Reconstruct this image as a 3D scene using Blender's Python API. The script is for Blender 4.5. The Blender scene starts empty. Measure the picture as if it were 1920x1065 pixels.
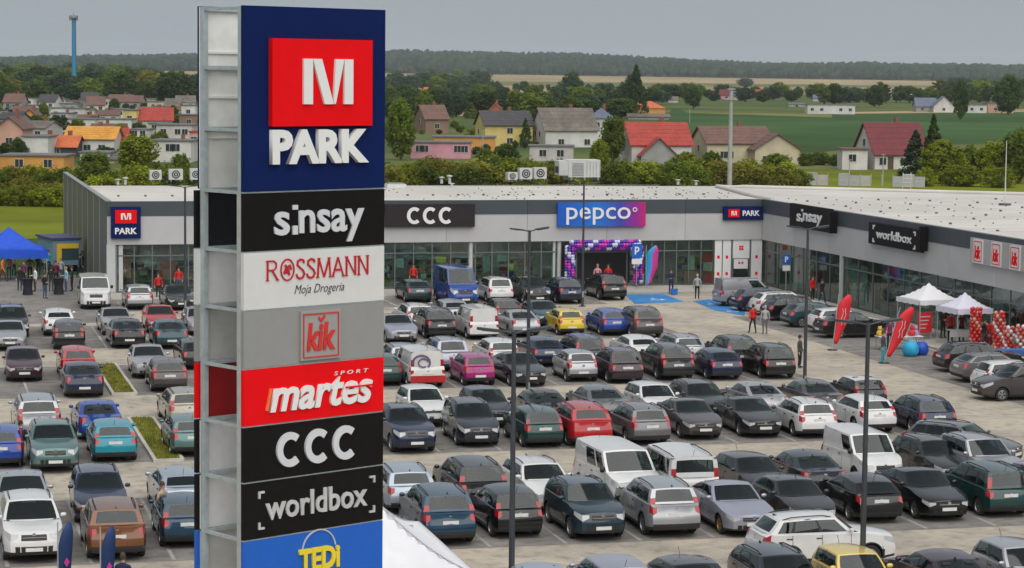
import bpy, bmesh, math, random
from math import sin, cos, pi, radians, sqrt, atan
from mathutils import Vector, Matrix
random.seed(11)
SC = bpy.context.scene
COL = SC.collection
# ------------------------------------------------------------------ camera
F = 4390.0; CX = 960.0; CY = 532.5; CAMH = 15.2
TH = atan(397.5 / F); RHO = 0.0105          # pitch below the horizon, roll
FV = Vector((0, cos(TH), -sin(TH))); _R = Vector((1, 0, 0)); _U = Vector((0, sin(TH), cos(TH)))
RV = _R * cos(RHO) + _U * sin(RHO); UV = -_R * sin(RHO) + _U * cos(RHO)
CAM = Vector((0, 0, CAMH))
cd = bpy.data.cameras.new('camera'); cam = bpy.data.objects.new('camera', cd); COL.objects.link(cam)
cd.sensor_width = 36; cd.lens = F / 1920 * 36; cd.clip_start = 1; cd.clip_end = 30000
cam.matrix_world = Matrix(((RV.x, UV.x, -FV.x, 0), (RV.y, UV.y, -FV.y, 0), (RV.z, UV.z, -FV.z, CAMH), (0, 0, 0, 1)))
SC.camera = cam
# ------------------------------------------------------------------ sky and sun (bright overcast)
W = bpy.data.worlds.new('World'); SC.world = W; W.use_nodes = True
wn = W.node_tree.nodes; wl = W.node_tree.links; wn.clear()
SUN_EL, SUN_AZ = radians(55), radians(160)
sk = wn.new('ShaderNodeTexSky'); sk.sky_type = 'NISHITA'; sk.sun_disc = False
sk.sun_elevation = SUN_EL; sk.sun_rotation = SUN_AZ; sk.air_density = 1.0; sk.dust_density = 4.0
b1 = wn.new('ShaderNodeBackground'); b1.inputs[1].default_value = 0.04
b2 = wn.new('ShaderNodeBackground'); b2.inputs[1].default_value = 0.232
tc = wn.new('ShaderNodeTexCoord'); mp = wn.new('ShaderNodeMapping'); mp.inputs['Scale'].default_value = (1, 1, 4)
nz = wn.new('ShaderNodeTexNoise'); nz.inputs['Scale'].default_value = 2.2; nz.inputs['Detail'].default_value = 3
cr = wn.new('ShaderNodeValToRGB')
cr.color_ramp.elements[0].position = .3; cr.color_ramp.elements[0].color = (.82, .92, 1.01, 1)
cr.color_ramp.elements[1].position = .75; cr.color_ramp.elements[1].color = (.95, 1.05, 1.14, 1)
wl.new(tc.outputs['Generated'], mp.inputs[0]); wl.new(mp.outputs[0], nz.inputs[0]); wl.new(nz.outputs[0], cr.inputs[0])
wl.new(cr.outputs[0], b2.inputs[0]); wl.new(sk.outputs[0], b1.inputs[0])
mx = wn.new('ShaderNodeMixShader'); mx.inputs[0].default_value = 0.88
wo = wn.new('ShaderNodeOutputWorld')
wl.new(b1.outputs[0], mx.inputs[1]); wl.new(b2.outputs[0], mx.inputs[2]); wl.new(mx.outputs[0], wo.inputs[0])
sl = bpy.data.lights.new('sun', 'SUN'); sl.energy = 1.5; sl.angle = radians(84); sl.color = (1, .965, .92)
sun = bpy.data.objects.new('sun', sl); COL.objects.link(sun)
_d = Vector((sin(SUN_AZ) * cos(SUN_EL), cos(SUN_AZ) * cos(SUN_EL), sin(SUN_EL)))
sun.rotation_euler = _d.to_track_quat('Z', 'Y').to_euler(); sun.location = (0, -30, 80)
SC.view_settings.view_transform = 'Standard'; SC.view_settings.look = 'None'
SC.view_settings.exposure = 0.98; SC.view_settings.gamma = 1.0
SC.cycles.max_bounces = 6; SC.cycles.diffuse_bounces = 3; SC.cycles.glossy_bounces = 3
SC.cycles.transparent_max_bounces = 12; SC.cycles.transmission_bounces = 4; SC.cycles.volume_bounces = 1
SC.cycles.caustics_reflective = False; SC.cycles.caustics_refractive = False
SC.cycles.use_denoising = True

# ------------------------------------------------------------------ photograph pixel -> place
def ray(x, y): return (FV * F + RV * (x - CX) - UV * (y - CY))
def un(x, y, z=0.0):
    d = ray(x, y); return CAM + d * ((z - CAMH) / d.z)
ANG = radians(14.5)                       # direction of the parking rows and the shop front
RD = Vector((cos(ANG), sin(ANG), 0)); SD = Vector((-sin(ANG), cos(ANG), 0))
ORG = un(203, 554)
def uvp(u, v, z=0.0): return ORG + RD * u + SD * v + Vector((0, 0, z))
def to_uv(p): q = p - ORG; return q.dot(RD), q.dot(SD)
def on_v(x, y, v):                         # pixel -> (u,z) on a wall parallel to the shop front
    d = ray(x, y); t = ((ORG + SD * v) - CAM).dot(SD) / d.dot(SD); p = CAM + d * t
    return (p - ORG).dot(RD), p.z
def on_u(x, y, u):                         # pixel -> (v,z) on a wall of the side wing
    d = ray(x, y); t = ((ORG + RD * u) - CAM).dot(RD) / d.dot(RD); p = CAM + d * t
    return (p - ORG).dot(SD), p.z
def pxm(Y): return F / Y                   # pixels of the photograph per metre at depth Y

# ------------------------------------------------------------------ materials
MATS = {}
def mat(name, rgb=None, rough=.6, metal=0., var=.12, scale=3., bump=0., coat=0., spec=.5, dirt=0., alpha=None):
    if name in MATS: return MATS[name]
    m = bpy.data.materials.new(name); m.use_nodes = True; MATS[name] = m
    nt = m.node_tree; n = nt.nodes; l = nt.links; p = n['Principled BSDF']
    p.inputs['Roughness'].default_value = rough; p.inputs['Metallic'].default_value = metal
    p.inputs['Specular IOR Level'].default_value = spec
    if coat: p.inputs['Coat Weight'].default_value = coat; p.inputs['Coat Roughness'].default_value = .05; p.inputs['Coat IOR'].default_value = 1.5
    c = Vector(rgb)
    t = n.new('ShaderNodeTexCoord'); z = n.new('ShaderNodeTexNoise'); z.inputs['Scale'].default_value = scale
    z.inputs['Detail'].default_value = 6; z.inputs['Roughness'].default_value = .6
    r = n.new('ShaderNodeValToRGB'); a = c * (1 - var); b = c * (1 + var)
    r.color_ramp.elements[0].position = .32; r.color_ramp.elements[1].position = .68
    r.color_ramp.elements[0].color = (*a, 1); r.color_ramp.elements[1].color = (*[min(1, q) for q in b], 1)
    l.new(t.outputs['Object'], z.inputs[0]); l.new(z.outputs[0], r.inputs[0]); out = r.outputs[0]
    if dirt:
        z2 = n.new('ShaderNodeTexNoise'); z2.inputs['Scale'].default_value = scale * .21; z2.inputs['Detail'].default_value = 8
        l.new(t.outputs['Object'], z2.inputs[0]); r2 = n.new('ShaderNodeValToRGB')
        r2.color_ramp.elements[0].position = .4; r2.color_ramp.elements[1].position = .62
        r2.color_ramp.elements[0].color = (1 - dirt,) * 3 + (1,); r2.color_ramp.elements[1].color = (1, 1, 1, 1)
        l.new(z2.outputs[0], r2.inputs[0]); mm = n.new('ShaderNodeMixRGB'); mm.blend_type = 'MULTIPLY'; mm.inputs[0].default_value = 1
        l.new(out, mm.inputs[1]); l.new(r2.outputs[0], mm.inputs[2]); out = mm.outputs[0]
    l.new(out, p.inputs['Base Color'])
    if bump:
        bp = n.new('ShaderNodeBump'); bp.inputs['Strength'].default_value = bump; bp.inputs['Distance'].default_value = .05
        l.new(z.outputs[0], bp.inputs['Height']); l.new(bp.outputs[0], p.inputs['Normal'])
    return m
def lin(r, g, b):
    f = lambda v: (v / 255 / 12.92 if v <= 10 else ((v / 255 + .055) / 1.055) ** 2.4)
    return (f(r), f(g), f(b))
def L_(r, g, b, k=1.0): return tuple(min(.9, q * k) for q in lin(r, g, b))
def glass_mat(name, tint=(.55, .62, .62), trans=.55, rough=.03, ior=1.45, base=.03):
    if name in MATS: return MATS[name]
    m = bpy.data.materials.new(name); m.use_nodes = True; MATS[name] = m
    nt = m.node_tree; n = nt.nodes; l = nt.links; n.remove(n['Principled BSDF']); o = n['Material Output']
    t = n.new('ShaderNodeBsdfTransparent'); t.inputs[0].default_value = (*[q * trans for q in tint], 1)
    g = n.new('ShaderNodeBsdfGlossy'); g.inputs['Roughness'].default_value = rough; g.inputs[0].default_value = (.9, .95, .95, 1)
    fr = n.new('ShaderNodeFresnel'); fr.inputs[0].default_value = ior
    ad = n.new('ShaderNodeMath'); ad.operation = 'ADD'; ad.inputs[1].default_value = base; ad.use_clamp = True
    ge = n.new('ShaderNodeNewGeometry'); iv = n.new('ShaderNodeMath'); iv.operation = 'SUBTRACT'; iv.inputs[0].default_value = 1; mu = n.new('ShaderNodeMath'); mu.operation = 'MULTIPLY'
    l.new(ge.outputs['Backfacing'], iv.inputs[1]); l.new(ad.outputs[0], mu.inputs[0]); l.new(iv.outputs[0], mu.inputs[1])   # the inner face of a pane does not mirror
    x = n.new('ShaderNodeMixShader'); l.new(fr.outputs[0], ad.inputs[0]); l.new(mu.outputs[0], x.inputs[0])
    l.new(t.outputs[0], x.inputs[1]); l.new(g.outputs[0], x.inputs[2]); l.new(x.outputs[0], o.inputs[0])
    return m

# ------------------------------------------------------------------ mesh helpers
class MB:
    def __init__(s): s.v = []; s.f = []; s.m = []
    def add(s, vs, fs, m=0):
        k = len(s.v); s.v += [tuple(p) for p in vs]; s.f += [tuple(i + k for i in f) for f in fs]; s.m += [m] * len(fs); return s
    def box(s, x0, x1, y0, y1, z0, z1, m=0):
        return s.add([(x, y, z) for z in (z0, z1) for y in (y0, y1) for x in (x0, x1)],
                     [(0, 2, 3, 1), (4, 5, 7, 6), (0, 1, 5, 4), (2, 6, 7, 3), (0, 4, 6, 2), (1, 3, 7, 5)], m)
    def prism(s, pts, z0, z1, m=0, mt=None):
        n = len(pts); s.add([(p[0], p[1], z0) for p in pts] + [(p[0], p[1], z1) for p in pts],
              [(i, (i + 1) % n, n + (i + 1) % n, n + i) for i in range(n)] + [tuple(range(n))[::-1]], m)
        s.f.append(tuple(range(len(s.v) - n, len(s.v)))); s.m.append(m if mt is None else mt); return s
    def tube(s, pts, rad, n=8, m=0, cap=True):
        if not isinstance(rad, (list, tuple)): rad = [rad] * len(pts)
        pts = [Vector(p) for p in pts]; k = len(s.v); N = len(pts)
        for i, p in enumerate(pts):
            d = (pts[min(i + 1, N - 1)] - pts[max(i - 1, 0)]).normalized()
            a = d.orthogonal().normalized() if abs(d.z) < .9 else Vector((1, 0, 0)); a = (a - d * a.dot(d)).normalized(); b = d.cross(a)
            s.v += [tuple(p + (a * cos(2 * pi * j / n) + b * sin(2 * pi * j / n)) * rad[i]) for j in range(n)]
        for i in range(N - 1):
            for j in range(n):
                s.f.append((k + i * n + j, k + i * n + (j + 1) % n, k + (i + 1) * n + (j + 1) % n, k + (i + 1) * n + j)); s.m.append(m)
        if cap:
            s.f += [tuple(range(k, k + n))[::-1], tuple(range(k + (N - 1) * n, k + N * n))]; s.m += [m, m]
        return s
    def lathe(s, prof, n=16, m=0, ax='z', c=(0, 0, 0)):
        k = len(s.v); N = len(prof)
        for r, h in prof:
            for j in range(n):
                a = 2 * pi * j / n; x, y = r * cos(a), r * sin(a)
                p = (x, y, h) if ax == 'z' else ((x, h, y) if ax == 'y' else (h, x, y))
                s.v.append((p[0] + c[0], p[1] + c[1], p[2] + c[2]))
        for i in range(N - 1):
            for j in range(n):
                s.f.append((k + i * n + j, k + i * n + (j + 1) % n, k + (i + 1) * n + (j + 1) % n, k + (i + 1) * n + j)); s.m.append(m)
        return s
    def mesh(s, name, smooth=None):
        me = bpy.data.meshes.new(name); me.from_pydata(s.v, [], s.f)
        if any(s.m): me.polygons.foreach_set('material_index', s.m)
        me.update()
        if smooth is not None:
            me.polygons.foreach_set('use_smooth', [True] * len(me.polygons)); me.set_sharp_from_angle(angle=radians(smooth))
        return me
    def build(s, name, mats, parent=None, loc=(0, 0, 0), rz=0., smooth=None):
        me = s.mesh(name, smooth)
        for m in (mats if isinstance(mats, (list, tuple)) else [mats]): me.materials.append(m)
        return place(name, me, parent, loc, rz)
def place(name, me, parent=None, loc=(0, 0, 0), rz=0.):
    o = bpy.data.objects.new(name, me); COL.objects.link(o); o.parent = parent; o.location = loc; o.rotation_euler[2] = rz
    return o
def empty(name, loc, rz=0., label=None, cat=None, group=None):
    o = place(name, None, None, loc, rz); o.empty_display_size = .3
    if label: tag(o, label, cat, group)
    return o
def tag(o, label, cat, group=None, kind=None):
    o['label'] = label; o['category'] = cat
    if group: o['group'] = group
    if kind: o['kind'] = kind
    return o
def struct(o, kind='structure'): o['kind'] = kind; return o
def text_mesh(txt, w, h, depth=.05, bold=0., shear=0., sp=1.0):
    """upright lettering in the x-z plane, centred, facing -y"""
    c = bpy.data.curves.new('lettering', 'FONT'); c.body = txt; c.size = 1; c.extrude = .5; c.offset = bold; c.shear = shear
    c.space_character = sp; c.resolution_u = 3
    o = bpy.data.objects.new('lettering', c); COL.objects.link(o)
    me = bpy.data.meshes.new_from_object(o.evaluated_get(bpy.context.evaluated_depsgraph_get()))
    bpy.data.objects.remove(o); bpy.data.curves.remove(c)
    xs = [v.co.x for v in me.vertices]; ys = [v.co.y for v in me.vertices]
    x0, x1, y0, y1 = min(xs), max(xs), min(ys), max(ys)
    for v in me.vertices:
        a, b, e = v.co; v.co = ((a - (x0 + x1) / 2) / (x1 - x0) * w, -(e + .5) * depth, (b - (y0 + y1) / 2) / (y1 - y0) * h)
    me.materials.clear(); return me
def ribbon(mb, pts, w, d, y=0., m=0, closed=False):
    """flat stroke along pts (x,z), width w, depth d towards -y"""
    P = [Vector((p[0], p[1])) for p in pts]; n = len(P); Ls = []; Rs = []
    for i in range(n):
        a = P[(i - 1) % n] if (closed or i > 0) else None; b = P[(i + 1) % n] if (closed or i < n - 1) else None
        t1 = (P[i] - a).normalized() if a is not None else None; t2 = (b - P[i]).normalized() if b is not None else None
        if t1 is None: t1 = t2
        if t2 is None: t2 = t1
        t = (t1 + t2); t = t.normalized() if t.length > 1e-6 else t1
        nn = Vector((-t.y, t.x)); k = min(2.0, 1 / max(.35, nn.dot(Vector((-t1.y, t1.x)))))
        Ls.append(P[i] + nn * w / 2 * k); Rs.append(P[i] - nn * w / 2 * k)
    V = [(p.x, y, p.y) for p in Ls] + [(p.x, y, p.y) for p in Rs] + [(p.x, y - d, p.y) for p in Ls] + [(p.x, y - d, p.y) for p in Rs]
    fs = []
    for i in range(n if closed else n - 1):
        j = (i + 1) % n
        fs += [(2 * n + i, 2 * n + j, 3 * n + j, 3 * n + i), (i, j, 2 * n + j, 2 * n + i), (n + j, n + i, 3 * n + i, 3 * n + j)]
    if not closed: fs += [(0, 2 * n, 3 * n, n), (n - 1, 2 * n - 1, 4 * n - 1, 3 * n - 1)]
    mb.add(V, fs, m); return mb
def arc(cx, cz, rx, rz, a0, a1, n=14):
    return [(cx + rx * cos(radians(a0 + (a1 - a0) * i / n)), cz + rz * sin(radians(a0 + (a1 - a0) * i / n))) for i in range(n + 1)]
# ------------------------------------------------------------------ ground, car park
def ground_mat():
    m = bpy.data.materials.new('meadow'); m.use_nodes = True; n = m.node_tree.nodes; l = m.node_tree.links; p = n['Principled BSDF']
    t = n.new('ShaderNodeTexCoord'); a = n.new('ShaderNodeTexNoise'); a.inputs['Scale'].default_value = .012; a.inputs['Detail'].default_value = 4
    b = n.new('ShaderNodeTexNoise'); b.inputs['Scale'].default_value = .35; b.inputs['Detail'].default_value = 8
    ra = n.new('ShaderNodeValToRGB'); ra.color_ramp.elements[0].color = (.05, .085, .022, 1); ra.color_ramp.elements[1].color = (.12, .14, .045, 1)
    ra.color_ramp.elements[0].position = .38; ra.color_ramp.elements[1].position = .62
    rb = n.new('ShaderNodeValToRGB'); rb.color_ramp.elements[0].color = (.72, .72, .72, 1); rb.color_ramp.elements[1].color = (1.15, 1.15, 1.1, 1)
    mx = n.new('ShaderNodeMixRGB'); mx.blend_type = 'MULTIPLY'; mx.inputs[0].default_value = 1
    l.new(t.outputs['Object'], a.inputs[0]); l.new(t.outputs['Object'], b.inputs[0]); l.new(a.outputs[0], ra.inputs[0]); l.new(b.outputs[0], rb.inputs[0])
    l.new(ra.outputs[0], mx.inputs[1]); l.new(rb.outputs[0], mx.inputs[2]); l.new(mx.outputs[0], p.inputs['Base Color']); p.inputs['Roughness'].default_value = .95
    p.inputs['Specular IOR Level'].default_value = .1
    return m
def sheet(name, pts, z, m, th=.0, parent=None, kind=True):
    mb = MB(); pts = [Vector((p[0], p[1], 0)) for p in pts]; c = sum(pts, Vector()) / len(pts)
    if th: mb.prism([(p.x - c.x, p.y - c.y) for p in pts], -th, 0)
    else: mb.add([(p.x - c.x, p.y - c.y, 0) for p in pts], [tuple(range(len(pts)))])
    o = mb.build(name, m, parent, (c.x, c.y, z) if parent is None else (c.x, c.y, z))
    if kind: struct(o)
    return o
def uvs(name, u0, u1, v0, v1, z, m, th=0.): return sheet(name, [uvp(u0, v0), uvp(u1, v0), uvp(u1, v1), uvp(u0, v1)], z, m, th)
sheet('ground', [(-6000, -600), (6000, -600), (6000, 9000), (-6000, 9000)], -.02, ground_mat())

def paver_mat(name, c0, c1, joint, bw, bh, dirt=.3, jw=.006, mort=.02):
    m = bpy.data.materials.new(name); m.use_nodes = True; n = m.node_tree.nodes; l = m.node_tree.links; p = n['Principled BSDF']
    t = n.new('ShaderNodeTexCoord'); mp = n.new('ShaderNodeMapping'); mp.inputs['Rotation'].default_value = (0, 0, -ANG)
    br = n.new('ShaderNodeTexBrick'); br.inputs['Scale'].default_value = 1; br.inputs['Brick Width'].default_value = bw; br.inputs['Row Height'].default_value = bh
    br.inputs['Mortar Size'].default_value = jw; br.inputs['Color1'].default_value = (*c0, 1); br.inputs['Color2'].default_value = (*c1, 1); br.inputs['Mortar'].default_value = (*joint, 1)
    l.new(t.outputs['Object'], mp.inputs[0]); l.new(mp.outputs[0], br.inputs[0])
    z = n.new('ShaderNodeTexNoise'); z.inputs['Scale'].default_value = .22; z.inputs['Detail'].default_value = 9; z.inputs['Roughness'].default_value = .65
    r = n.new('ShaderNodeValToRGB'); r.color_ramp.elements[0].position = .35; r.color_ramp.elements[1].position = .6
    r.color_ramp.elements[0].color = (1 - dirt, 1 - dirt, 1 - dirt * .95, 1); r.color_ramp.elements[1].color = (1.05, 1.03, 1, 1)
    l.new(t.outputs['Object'], z.inputs[0]); l.new(z.outputs[0], r.inputs[0])
    z3 = n.new('ShaderNodeTexNoise'); z3.inputs['Scale'].default_value = 1.7; z3.inputs['Detail'].default_value = 6
    r3 = n.new('ShaderNodeValToRGB'); r3.color_ramp.elements[0].position = .3; r3.color_ramp.elements[1].position = .5
    r3.color_ramp.elements[0].color = (1 - dirt * .95, 1 - dirt * .97, 1 - dirt, 1); r3.color_ramp.elements[1].color = (1, 1, 1, 1)
    l.new(t.outputs['Object'], z3.inputs[0]); l.new(z3.outputs[0], r3.inputs[0])
    m1 = n.new('ShaderNodeMixRGB'); m1.blend_type = 'MULTIPLY'; m1.inputs[0].default_value = 1
    m2 = n.new('ShaderNodeMixRGB'); m2.blend_type = 'MULTIPLY'; m2.inputs[0].default_value = 1
    l.new(br.outputs[0], m1.inputs[1]); l.new(r.outputs[0], m1.inputs[2]); l.new(m1.outputs[0], m2.inputs[1]); l.new(r3.outputs[0], m2.inputs[2])
    l.new(m2.outputs[0], p.inputs['Base Color']); p.inputs['Roughness'].default_value = .85; p.inputs['Specular IOR Level'].default_value = .25
    return m
PAVE = paver_mat('light_pavers', (.46, .41, .335), (.42, .375, .31), (.33, .30, .25), .4, .2, .30)
STALL = paver_mat('stall_pavers', (.255, .238, .222), (.228, .213, .198), (.16, .15, .14), .4, .2, .38)
WALK = paver_mat('walk_slabs', (.40, .375, .34), (.37, .35, .32), (.28, .26, .24), .6, .6, .15)
LINE = mat('line_paint', (.40, .385, .36), .8, var=.15, scale=2, dirt=.35)
KERB = mat('kerb_concrete', (.52, .49, .44), .85, var=.1, scale=4, dirt=.2)
GRASSI = mat('island_turf', (.17, .17, .03), .95, var=.35, scale=1.4, bump=.6, spec=.1)
uvs('parking_lot', -60, 46.7, -140, .6, 0, PAVE)
uvs('forecourt', -60, -.4, .6, 16, .004, STALL)
uvs('forecourt_paving', -60, -1.0, -17, .55, .004, STALL)
DROWS = [(-29.9, -18.6), (-48.9, -37.5), (-67.6, -56.4), (-86.2, -75.2), (-104.6, -93.9)]
ISL = {1: (-48.6, -37.6), 2: (-67.7, -56.5)}
def painted(name, u0, u1, v0, v1, parent, z=.004, m=None):
    c = (u0 + u1) / 2, (v0 + v1) / 2; mb = MB(); a, b = (u1 - u0) / 2, (v1 - v0) / 2
    mb.add([(-a, -b, 0), (a, -b, 0), (a, b, 0), (-a, b, 0)], [(0, 1, 2, 3)])
    o = mb.build(name, m or LINE, parent); q = uvp(*c) - parent.location; o.location = (q.x, q.y, z); o.rotation_euler[2] = ANG; return o
for i, (v0, v1) in enumerate(DROWS):
    for u0, u1 in ([(-30, -3.75), (-2.75, 31)] if i in ISL else [(-30, 31)]):
        st = uvs('stall_paving', u0, u1, v0, v1, .004, STALL)
        k = -14
        while True:
            u = 3.8 + 2.53 * (k - .5); k += 1
            if u > u1 - .3: break
            if u < u0 + .3: continue
            painted('painted_line', u - .06, u + .06, v0 + .15, v1 - .15, st)
        painted('painted_line', u0 + .2, u1 - .2, (v0 + v1) / 2 - .06, (v0 + v1) / 2 + .06, st, .008)
for k, (v0, v1) in ISL.items():
    c = uvp(-3.25, (v0 + v1) / 2)
    isl = empty('grass_island', c, ANG, 'long grass island edged with pale kerb ' + ('beside the cyan hatchback, nearer one' if k == 2 else 'beside the dark blue saloon, farther one'), 'island', 'grass islands among the bays')
    h = (v1 - v0) / 2
    mb = MB()
    for n_ in range(7):                     # kerb stones along both sides
        for sx in (-1, 1):
            a = -h + .05 + n_ * (2 * h - .1) / 7
            kb = MB(); kb.box(-.07, .07, 0.005, (2 * h - .1) / 7 - .005, 0, .12); kb.build('kerb_stone', KERB, isl, (sx * .53, a, .004))
    for s in (-1, 1):
        kb = MB(); kb.box(-.6, .6, -.07, .07, 0, .118); kb.build('kerb_stone', KERB, isl, (0, s * (h + .03), .004))
    g = MB(); ng = 16
    gv = [(x, y, .085 + .05 * random.random()) for y in [(-h + .06) + j * (2 * h - .12) / ng for j in range(ng + 1)] for x in (-.455, -.2, .1, .455)]
    g.add(gv, [(j * 4 + i, j * 4 + i + 1, j * 4 + i + 5, j * 4 + i + 4) for j in range(ng) for i in range(3)])
    rr = random.Random(k)
    for j in range(1500):                   # grass blades
        x, y = rr.uniform(-.44, .44), rr.uniform(-h + .08, h - .08); a = rr.random() * 6.3; q = rr.uniform(.06, .16); w_ = .02
        g.add([(x - w_ * cos(a), y - w_ * sin(a), .09), (x + w_ * cos(a), y + w_ * sin(a), .09), (x + .05 * sin(a), y + .05 * cos(a), .1 + q)], [(0, 1, 2)])
    o = g.build('turf', GRASSI, isl); o['kind'] = 'stuff'
# bays in front of the shops, along the side wing, pavement with kerb
fr = uvs('stall_paving', -.9, 31.8, -10.6, -4.6, .004, STALL)
for k in range(13): painted('painted_line', .2 + 2.5 * k - .06, .2 + 2.5 * k + .06, -10.4, -4.7, fr)
wg = uvs('stall_paving', 37.2, 42.3, -75, -19.5, .004, STALL)
for k in range(21): painted('painted_line', 37.3, 42.2, -20 - 2.6 * k, -19.88 - 2.6 * k, wg)
uvs('pavement', -.9, 46.6, -4.4, .6, .13, WALK, .15)
uvs('pavement', 42.5, 46.6, -75, -4.4, .126, WALK, .146)
BLUEP = mat('blue_bay_paint', (.03, .22, .52), .7, var=.12, scale=1.5, dirt=.25)
WHITEP = mat('white_paint', (.75, .75, .75), .7, var=.06, dirt=.15)
def bay(pix):
    pts = [un(x, y) for x, y in pix]; return sheet('blue_bay', pts, .008, BLUEP)
def wheelchair(parent, px, py, s=1.0):
    mb = MB(); w_ = .13 * s
    def fl(pts, k):
        r = MB(); ribbon(r, pts, w_, .0005); mb.add([(x, z, .001 * k) for x, y, z in r.v], r.f)
    fl(arc(0, 0, .38 * s, .38 * s, 150, 395, 14), 1); fl([(-.05 * s, .75 * s), (-.05 * s, .3 * s), (.35 * s, .3 * s), (.55 * s, -.15 * s)], 2)
    mb.lathe([(0, .003), (.12 * s, .003)], 10, 0, 'z', (-.05 * s, .95 * s, 0))
    q = un(px, py) - parent.location; o = mb.build('wheelchair_symbol', WHITEP, parent, (q.x, q.y, .004), ANG); return o
B1 = bay([(1190, 570), (1283, 566), (1240, 550), (1172, 553)]); wheelchair(B1, 1232, 562, 1.0)
B2 = bay([(1341, 582.5), (1396, 592), (1397, 585), (1330, 561), (1299, 565)]); wheelchair(B2, 1338, 571, .9); wheelchair(B2, 1374, 584, .9)
# ------------------------------------------------------------------ retail building (local frame: x along the front, y away from the camera)
FV0 = .7                                     # front wall line
WU = 46.7                                    # wing wall line
ZG, ZP, ZR = 3.35, 5.27, 6.26                # glass top, panel top, roof edge
PANEL = mat('light_cladding', (.52, .515, .51), .45, .1, var=.05, scale=.6, dirt=.08)
BAND = mat('anthracite_cladding', (.058, .07, .082), .45, .1, var=.08, scale=.6)
ROOFM = mat('roof_membrane', (.585, .55, .51), .8, var=.05, scale=.5, dirt=.16)
SIDEM = mat('side_cladding', (.145, .145, .12), .5, .15, var=.08, scale=.5, dirt=.15)
SEAM = mat('pale_joint', (.34, .34, .31), .5, var=.05)
MULL = mat('window_aluminium', (.16, .17, .175), .4, .4, var=.05)
COLM = mat('white_column', (.48, .5, .49), .5, var=.05)
SGLASS = glass_mat('shop_glass', (.78, .92, .87), .80)
DARKI = mat('shop_ceiling', (.35, .35, .35), .8, var=.2)
IFLOOR = mat('shop_floor', (.30, .29, .27), .3, var=.1)
ANCH = mat('roof_anchor_rubber', (.10, .10, .10), .8)
GALV = mat('galvanised_steel', (.36, .40, .41), .4, .6, var=.12, scale=4)
ACW = mat('unit_white', (.66, .65, .62), .5, var=.05, dirt=.12)
DK = mat('dark_fan', (.04, .04, .045), .6)
mall = empty('retail_building', ORG, ANG, 'long low grey shopping arcade with glazed shop fronts and pale flat roof', 'building')
def mbx(name, m, x0, x1, y0, y1, z0, z1, par=None, sm=None):
    b = MB(); cx, cy = (x0 + x1) / 2, (y0 + y1) / 2; b.box(x0 - cx, x1 - cx, y0 - cy, y1 - cy, 0, z1 - z0)
    return b.build(name, m, par or mall, (cx, cy, z0))
# roofs
roof = MB(); roof.prism([(.3, FV0 + .35), (WU + .35, FV0 + .35), (50.2, 20.3), (50.9, 22.4), (.3, 25.2)], 5.5, 6.12)
ro = roof.build('roof', ROOFM, mall)
roofw = MB(); roofw.prism([(WU + .4, -62), (120, -62), (120, -25.4), (70.5, 7.1), (50.25, 20.3), (WU + .4, FV0 + .3)], 5.5, 6.13)
rw = roofw.build('roof', ROOFM, mall)
# seams of the membrane sheets and raised edge between the two roofs
for k in range(1, 13): mbx('membrane_seam', ROOFM, .4, 46.5, 1.2 + k * 1.9, 1.2 + k * 1.9 + .09, 6.12, 6.145)
for k in range(1, 22):
    v = -60 + k * 2.8; mbx('membrane_seam', ROOFM, WU + .5, 119, v, v + .09, 6.13, 6.155) if v < -26 else mbx('membrane_seam', ROOFM, WU + .5, 50 + (9 - v) * 1.4, v, v + .09, 6.13, 6.155)
up = MB()
up.tube([(WU + 1.0, FV0 + .6, 6.2), (48.2, 8, 6.22), (50.1, 20.2, 6.22), (52, 19.2, 6.22), (60, 14, 6.22), (70.4, 7.2, 6.22), (119, -24.5, 6.22)], .16, 8); up.build('roof_upstand', ROOFM, mall, smooth=50)
anc = MB()
ra_ = random.Random(3)
for k in range(24): x = 1.5 + 1.9 * k; anc.box(x - .08, x + .08, 9.2, 9.36, 6.12, 6.24)
for k in range(110):
    x, y = ra_.uniform(22, 48), ra_.uniform(3.5, 20); anc.box(x - .045, x + .045, y - .045, y + .045, 6.12, 6.18)
for j in range(9):
    for k in range(30):
        x, y = WU + 3 + j * 3.1 + ra_.uniform(-.5, .5), -56 + k * 2.05 + ra_.uniform(-.5, .5)
        if y < 12 - (x - WU) * .55: s_ = .04 if (k + j) % 3 else .07; anc.box(x - s_, x + s_, y - s_, y + s_, 6.13, 6.13 + s_ * 1.6)
o = anc.build('roof_anchor', ANCH, mall); o['kind'] = 'stuff'
# front: dark band and light panels, each panel its own piece
n = 8
for k in range(n):
    x0, x1 = .0 + WU * k / n, WU * (k + 1) / n
    mbx('cladding_panel', PANEL, x0 + .012, x1 - .012, FV0, FV0 + .3, ZG, ZP)
    mbx('fascia_panel', BAND, x0 + .012, x1 - .012, FV0 - .03, FV0 + .34, ZP + .006, ZR)
mbx('wall_core', BAND, .06, WU, FV0 + .05, FV0 + .28, ZG + .02, ZR - .05)
nw = 10; VW = -62
for k in range(nw):
    y1, y0 = FV0 - (FV0 - VW) * k / nw, FV0 - (FV0 - VW) * (k + 1) / nw
    mbx('cladding_panel', PANEL, WU + .002, WU + .3, y0 + .012, y1 - .012, ZG, ZP)
    mbx('fascia_panel', BAND, WU - .03, WU + .34, y0 + .012, y1 - .012, ZP + .006, ZR)
mbx('wall_core', BAND, WU + .05, WU + .28, VW, FV0, ZG + .02, ZR - .05)
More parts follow.
